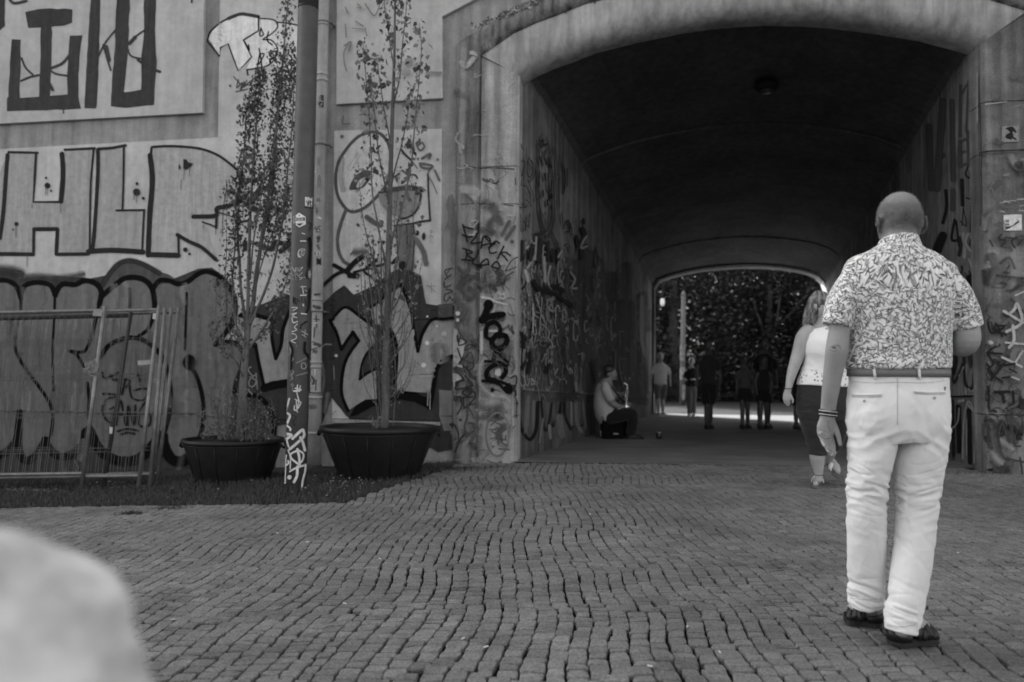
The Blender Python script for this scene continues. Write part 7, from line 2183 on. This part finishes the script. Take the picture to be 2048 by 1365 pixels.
def sapling(root, stems, Y, rg, leafcfg, trunk):
    """trunk and stems as pixel polylines (x, y, dy); the leaves sit along the stems"""
    mb = MB()
    P = catmull(trunk, 6); mb.tube([pt(q[0], q[1], Y + q[2]) for q in P], [q[3] * Y / FPX for q in P], 10); build('trunk', mb, M_BARK, root, True)
    pts_all = []
    for st_ in stems:
        r0, r1, ld, pts_ = st_
        Q = catmull(pts_, 8)
        W = [pt(q[0], q[1], Y + q[2]) for q in Q]
        # slight irregular bends
        n = len(W)
        W = [w + Vector((noise.noise(Vector((w.z * 3, r0 * 9, w.x))) * .012, noise.noise(Vector((w.z * 3, 7, w.x))) * .02, 0)) for w in W]
        mb = MB(); mb.tube(W, [(r0 + (r1 - r0) * i / (n - 1)) * Y / FPX for i in range(n)], 6); build('branch', mb, M_BARK if r0 > 2 else M_TWIG, root, True)
        if ld: pts_all.append((W, ld))
    return pts_all

# --- left, narrow columnar poplar with small dark leaves
rgp = random.Random(21)
tree = empty('poplar', Vector((cL.x, cL.y, cL.z + hL * .88)), 'tall narrow poplar with many upright stems and tiny dark leaves', 'tree')
YT = YL
trunk = [(480,878,0,9.5), (484,820,0,8.5), (487,760,0,7.5), (492,700,0,6.5), (497,645,0,5.5)]
S1 = [(5,1,1.0,[(497,650,0),(505,600,0),(520,500,.05),(535,400,.08),(548,300,.1),(560,180,.12),(572,60,.12),(578,-30,.12)]),
      (4,.8,1.0,[(495,660,0),(496,580,-.05),(500,480,-.1),(503,380,-.1),(510,280,-.1),(518,180,-.1),(522,140,-.1)]),
      (3.6,.8,.9,[(494,670,0),(484,600,.05),(478,520,.1),(477,420,.15),(485,330,.15),(492,240,.15),(500,190,.15)]),
      (3.4,.8,1.0,[(498,640,0),(512,560,.1),(528,470,.2),(545,380,.25),(552,280,.25),(557,200,.25),(563,150,.2)]),
      (3.2,.7,.9,[(500,650,0),(530,580,-.15),(555,500,-.25),(568,420,-.3),(577,320,-.3),(585,220,-.3),(588,120,-.3)]),
      (2.6,.6,.7,[(492,690,0),(470,640,0),(466,560,.05),(470,480,.1),(475,400,.1),(482,340,.1)]),
      (2.6,.6,.6,[(496,700,0),(530,650,-.1),(560,600,-.2),(578,540,-.25),(583,470,-.25)]),
      (1.8,.5,.3,[(492,705,0),(470,690,.1),(455,640,.1),(452,560,.1),(453,480,.1),(455,370,.1)]),
      (1.8,.5,.4,[(490,735,0),(480,700,-.1),(472,640,-.1),(468,560,-.1)]),
      (1.8,.5,.5,[(500,690,0),(525,670,.1),(545,640,.1),(565,590,.1)]),
      (2.2,.5,.8,[(505,600,0),(520,540,.2),(540,480,.3),(560,430,.3),(575,380,.3)]),
      (2.0,.5,.8,[(500,560,-.1),(510,470,-.2),(525,380,-.2),(540,330,-.2)]),
      (1.6,.5,.3,[(488,760,0),(470,720,-.2),(448,700,-.2),(432,640,-.2),(432,560,-.2)]),
      (1.4,.4,.5,[(560,180,.12),(555,140,.1),(548,100,.1)]), (1.4,.4,.6,[(560,260,.2),(572,200,.2),(580,140,.2),(584,90,.2)]), (1.2,.4,.6,[(515,300,-.1),(512,230,-.1),(508,190,-.1)])]
la = sapling(tree, S1, YT, rgp, None, trunk)
mb = MB()
for W, ld in la:
    n = len(W)
    for i in range(1, n - 1):
        t = i / n
        k = int(ld * (rgp.uniform(0, 5) if t < .35 else rgp.uniform(12, 36)))
        for _ in range(k):
            p_ = W[i].lerp(W[i + 1], rgp.random()); r = .018 + .085 * rgp.random() * (1 if t < .9 else .5)
            a = rgp.uniform(0, 6.28)
            leaf_into(mb, p_ + Vector((math.cos(a) * r, math.sin(a) * r, rgp.gauss(.01, .03))), rgp.uniform(.02, .052), rgp)
build('leaves', mb, M_LEAFD, tree, False, 'stuff', fixn=False)

# --- right, poplar with larger heart-shaped leaves
tree2 = empty('poplar', Vector((cR.x, cR.y, cR.z + hR * .88)), 'poplar with larger heart-shaped leaves in the tub by the pier', 'tree')
trunk2 = [(768,856,0,8), (772,800,0,7.2), (771,720,0,6.6), (774,640,0,6.2), (776,540,0,5.8), (779,430,0,5.2), (782,320,0,4.6), (786,200,0,3.6), (789,100,0,2.6), (790,10,0,2), (790,-60,0,1.4)]
S2 = [(2.4,.6,1,[(776,560,0),(760,480,.1),(748,400,.15),(742,300,.15),(737,210,.15),(728,120,.15),(726,85,.15)]), (2.2,.6,1,[(778,500,0),(800,430,-.1),(820,340,-.15),(830,250,-.2),(838,160,-.2),(842,90,-.2),(838,45,-.2)]),
      (2,.5,.9,[(780,420,0),(765,350,-.1),(752,270,-.15),(745,200,-.15),(735,160,-.15)]), (2,.5,.9,[(782,370,0),(800,300,.1),(815,230,.15),(822,170,.15)]), (1.8,.5,.9,[(784,300,0),(770,230,.1),(758,150,.12),(752,110,.12)]),
      (1.8,.5,1,[(786,220,0),(800,150,-.1),(806,80,-.1),(812,20,-.1),(815,-20,-.1)]), (1.6,.5,1,[(788,140,0),(778,80,.1),(770,20,.1),(768,-30,.1)]), (1.6,.4,.7,[(776,600,0),(752,540,-.1),(735,480,-.15),(722,400,-.2),(716,330,-.2)]), (1.6,.4,.7,[(774,640,0),(800,590,.1),(815,520,.15),(826,440,.15),(832,360,.15)]),
      (1.4,.4,.2,[(772,700,0),(740,660,-.15),(725,600,-.2),(720,540,-.2),(708,500,-.2)]), (1.4,.4,.2,[(773,690,0),(810,640,.1),(832,580,.1),(845,520,.1)]), (1.3,.4,.15,[(772,740,0),(800,700,-.1),(822,660,-.1),(824,600,-.1),(815,540,-.1)]), (1.3,.4,.15,[(772,720,0),(745,690,.1),(735,640,.1),(728,560,.1),(735,500,.1)]),
      (1.2,.35,.1,[(771,770,0),(800,780,-.15),(820,740,-.2),(828,690,-.2)]), (1.2,.35,.1,[(770,800,0),(790,790,.1),(815,770,.1),(832,720,.1)]), (1.2,.4,.4,[(775,600,0),(790,540,-.1),(800,480,-.1),(806,420,-.1)]), (1.2,.4,.4,[(776,560,0),(785,480,.12),(795,400,.12),(800,340,.12)]), (1.2,.4,.3,[(774,660,0),(760,610,.1),(748,560,.1),(745,500,.1)])]
la2 = sapling(tree2, S2 + [(0.8, 0.3, 1.0, [(790,60,0),(791,0,0),(790,-50,0)])], YR, rgp, None, trunk2)
LMS = [leaf_mesh('poplar_leaf', s, M_LEAF) for s in (.068, .080, .092)]
cnt = 0
cand = []
for W, ld in la2:
    n = len(W)
    for i in range(2, n - 1):
        for _ in range(int(ld * rgp.uniform(2, 9) * (1.0 if i > n * .35 else .35)) ):
            cand.append(W[i].lerp(W[i + 1], rgp.random()))
rgp.shuffle(cand)
lf = MB()
for k, p_ in enumerate(cand):
    a = rgp.uniform(0, 6.28); r = rgp.uniform(.02, .11)
    q = p_ + Vector((math.cos(a) * r, math.sin(a) * r * .8, rgp.gauss(-.01, .03)))
    if k < 290:
        o = link('leaf', LMS[k % 3], tree2)
        o.location = q - tree2.location
        o.rotation_euler = (rgp.uniform(2.2, 4.0), rgp.uniform(-.5, .5), rgp.uniform(0, 6.28))
        s = rgp.uniform(.75, 1.15) * (1.0 if q.z > 3.2 else .8); o.scale = (s, s, s)
    else:
        if k % 5 < 2: leaf_into(lf, q, rgp.uniform(.04, .065), rgp)
# small leaves lower down among the stems
for W, ld in la2:
    for i in range(1, len(W) - 1):
        for _ in range(rgp.randint(0, 5)):
            leaf_into(lf, W[i].lerp(W[i + 1], rgp.random()) + Vector((rgp.gauss(0, .03), rgp.gauss(0, .03), rgp.gauss(0, .03))), rgp.uniform(.014, .03), rgp)
for k in range(70):
    q = pt(rgp.gauss(770, 12), rgp.uniform(560, 850), YR + rgp.gauss(-.05, .05)); leaf_into(lf, q, rgp.uniform(.015, .03), rgp)
for k in range(16):
    q = pt(rgp.uniform(742, 762), rgp.uniform(828, 850), YR - .25 + rgp.gauss(0, .04)); leaf_into(lf, q, rgp.uniform(.05, .09), rgp)
build('small_leaves', lf, M_LEAF, tree2, False, 'stuff', fixn=False)
# twiggy suckers round the right trunk
mb = MB()
for k in range(11):
    x = 770 + rgp.gauss(0, 9); e = rgp.uniform(-30, 34)
    q = catmull([(x, 852, rgp.gauss(0, .05)), (x + rgp.gauss(0, 4), 740, rgp.gauss(0, .08)), (x + e * .4, 640, rgp.gauss(0, .1)), (x + e, rgp.uniform(480, 580), rgp.gauss(0, .12))], 5)
    mb.tube([pt(a[0], a[1], YR + a[2]) for a in q], rgp.uniform(.005, .011), 5, False)
for k in range(60):
    x = 772 + rgp.gauss(0, 6); y = rgp.uniform(560, 840); l = rgp.uniform(40, 130); d = rgp.choice((-1, 1)) * rgp.uniform(4, 42); dy = rgp.gauss(0, .12)
    q = catmull([(x, y, dy * .3), (x + d * .5, y - l * .25, dy), (x + d * .9, y - l * .6, dy), (x + d, y - l, dy)], 4)
    mb.tube([pt(a[0], a[1], YR + a[2]) for a in q], .0035, 4, False)
build('suckers', mb, M_TWIG, tree2, True, 'stuff')

# --- shrubby weeds in the left tub, a weed in the right one
M_WEED = simple('weed_leaf', .12, .7, .5, 30)
bush = empty('weed_bush', Vector((cL.x, cL.y - .1, cL.z + hL * .88)), 'fine-leaved weeds growing round the trunk in the left tub', 'weeds')
mb, lf = MB(), MB()
for k in range(90):
    x = rgp.uniform(408, 548); a = rgp.gauss(0, .28); b_ = max(.0, 1 - abs(x - 470) / 130)
    h = rgp.uniform(14, 66) + 60 * b_ * rgp.random()
    if abs(x - 432) < 14 and rgp.random() < .5: h += 40
    dy = rgp.uniform(-.28, .28)
    q = catmull([(x, 880, dy), (x + rgp.gauss(0, 5), 880 - h * .5, dy), (x + rgp.gauss(0, 13), 880 - h, dy)], 4)
    W = [pt(v[0], v[1], YL + v[2]) for v in q]
    mb.tube(W, .003, 4, False)
    for i in range(1, len(W)):
        for _ in range(rgp.randint(0, 4)): leaf_into(lf, W[i] + Vector((rgp.gauss(0, .02), rgp.gauss(0, .02), rgp.gauss(0, .02))), rgp.uniform(.012, .032), rgp)
build('stems', mb, M_TWIG, bush, True, 'stuff'); build('leaves', lf, M_WEED, bush, False, 'stuff', fixn=False)

# ================================================================== CEILING LAMP
lc = None
tt = t_at(180)
dray = ray(1533, 182); zc_ = ring(tt)[7].z
q = CAMP + dray * ((zc_ - .10 - CAM_H) / dray.z)
cl = empty('ceiling_lamp', q, 'small dark lamp housing on the ceiling of the passage', 'lamp')
mb = MB(); mb.lathe([(.16, .12), (.17, .06), (.15, .02), (.11, 0)], q, 20); build('housing', mb, simple('lamp_housing', .015), cl, True)
mb = MB(); mb.lathe([(.11, -.002), (.09, -.03), (.03, -.045)], q, 20); build('glass_cover', mb, simple('lamp_glass', .05, .3), cl, True)
mb = MB(); mb.tube([q + Vector((0, 0, .08)), q + Vector((0, 0, .16))], .05, 12); build('mount', mb, simple('lamp_mount', .02), cl, True)

# ================================================================== BEYOND THE BRIDGE: post, trees, undergrowth
pb = gpt(1364, 811)
post = empty('wooden_post', pb, 'slender pale post standing at the edge of the trees beyond the passage', 'post')
mb = MB(); mb.tube([pb, pt(1366, 700, pb.y), pt(1367, 592, pb.y)], [.09, .085, .08], 14); build('shaft', mb, simple('post_weathered', .10), post, True)
mb = MB(); mb.tube([pt(1367, 592, pb.y), pt(1367, 586, pb.y), pt(1367, 582, pb.y)], [.085, .06, .02], 14); build('cap', mb, simple('post_cap', .15), post, True)
for (y0, y1, v) in ((690, 722, .16), (735, 760, .2), (770, 800, .18)):
    mb = MB(); mb.tube([pt(1365, y1, pb.y), pt(1365.5, y0, pb.y)], .093, 14, False); build('paper_wrap', mb, simple('paper_torn', v, .9, .5, 9), post, True)
lg = empty('lantern', pt(1325, 605, 29.5), 'small pale lantern hanging among the dark trees', 'lantern')
mb = MB(); mb.lathe([(.05, -.14), (.08, -.10), (.08, .10), (.05, .14)], lg.location, 14); build('globe', mb, simple('lantern_pale', .8), lg, True)
mb = MB(); mb.tube([lg.location + Vector((0, 0, .13)), lg.location + Vector((0, 0, 2.5))], .012, 6); build('cord', mb, M_BLACK, lg)

M_FOL = simple('park_foliage', .062, .7, .45, .4, .1)
M_TRUNK = simple('park_bark', .06, .9, .4, 6)
rgt = random.Random(31)
def crown_mesh(name, rx, rz, clumps, per, ls, seed):
    r = random.Random(seed); mb = MB(); nrm = []
    for k in range(clumps):
        while True:
            c = Vector((r.uniform(-1, 1), r.uniform(-1, 1), r.uniform(-1, 1)))
            if .15 < c.length < 1: break
        c = Vector((c.x * rx, c.y * rx, c.z * rz)); cr = r.uniform(.35, .8) * rx * .38
        for _ in range(per):
            d = Vector((r.gauss(0, 1), r.gauss(0, 1), r.gauss(0, .75))) * cr * .6
            b0 = len(mb.v); leaf_into(mb, c + d, r.uniform(.7, 1.4) * ls, r, 1.3, 2.3)
            nn = (d.normalized() + Vector((0, 0, .35)) + c.normalized() * .4).normalized(); nrm += [nn] * (len(mb.v) - b0)
    me = bpy.data.meshes.new(name)
    me.from_pydata(mb.v, [], mb.f); me.materials.append(M_FOL)
    me.polygons.foreach_set('use_smooth', [True] * len(me.polygons)); me.normals_split_custom_set_from_vertices(nrm)
    return me
CM = [crown_mesh('crown', 3.0, 3.2, 120, 60, .15, s) for s in (1, 2, 3)]
BM = [crown_mesh('shrub_foliage', 1.5, 1.2, 50, 55, .11, s) for s in (5, 6)]
ORD = ['leftmost', 'second from left', 'third from left', 'fourth from left', 'fifth from left']
ROWN = ['front row of the wood beyond the passage', 'second row of the wood beyond the passage', 'third row of the wood, dimly seen', 'last row of the wood, darkest and farthest']
k = 0
for row, (yy, xs_) in enumerate(((34, (3.5, 7.2, 10.8, 14.5)), (39, (2.0, 6.0, 9.5, 13.0, 17.0)), (46, (3.0, 8.0, 12.5, 17.5)), (54, (5, 11, 17, 22)))):
    for xi, x in enumerate(xs_):
        x += rgt.uniform(-.6, .6); y = yy + rgt.uniform(-1.2, 1.2)
        hz = rgt.uniform(4.6, 6.4) + row * .9
        t = empty('tree', Vector((x, y, 0)), 'leafy park tree, %s in the %s' % (ORD[xi], ROWN[row]), 'tree', 'trees of the wood beyond the passage')
        mb = MB(); lean = rgt.uniform(-.5, .5)
        mb.tube([Vector((x, y, -.2)), Vector((x + lean * .3, y, hz * .4)), Vector((x + lean * .7, y, hz * .75)), Vector((x + lean, y, hz + 1))], [.24, .19, .14, .06], 10); build('trunk', mb, M_TRUNK, t, True)
        for b_ in range(4):
            a = rgt.uniform(0, 6.28); z0 = hz * rgt.uniform(.4, .75)
            mb = MB(); mb.tube([Vector((x + lean * z0 / hz, y, z0)), Vector((x + lean + math.cos(a) * 1.0, y + math.sin(a), z0 + .9)), Vector((x + lean + math.cos(a) * 2.1, y + math.sin(a) * 2.1, z0 + 2.2))], [.09, .06, .025], 6); build('limb', mb, M_TRUNK, t, True)
        o = link('crown', CM[k % 3], t); o.location = (lean, 0, hz + .8); o.rotation_euler = (0, 0, rgt.uniform(0, 6.28)); s = rgt.uniform(.95, 1.25); o.scale = (s, s, s * rgt.uniform(.95, 1.2))
        o = link('lower_crown', CM[(k + 1) % 3], t); o.location = (lean * .4, .3, hz * .48); o.rotation_euler = (0, 0, rgt.uniform(0, 6.28)); o.scale = (.95, .95, .75)
        k += 1
for j, (x, y) in enumerate([(2.6 + 1.55 * i + rgt.uniform(-.3, .3), 32.6 + rgt.uniform(-.6, .9)) for i in range(10)] + [(1.5 + 2.0 * i, 36.5) for i in range(9)]):
    t = empty('shrub', Vector((x, y, 0)), 'dark shrub in the hedge line at the foot of the wood beyond the passage', 'shrub', 'shrubs along the edge of the wood')
    o = link('foliage', BM[j % 2], t); o.location = (0, 0, 1.0); o.rotation_euler = (0, 0, rgt.uniform(0, 6.28)); s = rgt.uniform(.85, 1.15); o.scale = (s, s, s * 1.1)
    mb = MB(); mb.tube([Vector((x, y, -.2)), Vector((x + .1, y, 1.2))], .04, 6); build('stem', mb, M_TRUNK, t)
mbw = MB()
for k in range(60000):
    x = rgt.uniform(-8, 38); y = rgt.uniform(56, 61); z = rgt.uniform(-.2, 14)
    leaf_into(mbw, (x, y, z), rgt.uniform(.35, .75), rgt, 1.3, 2.2)
build('far_wood', mbw, M_FOL, None, False, 'stuff', fixn=False)
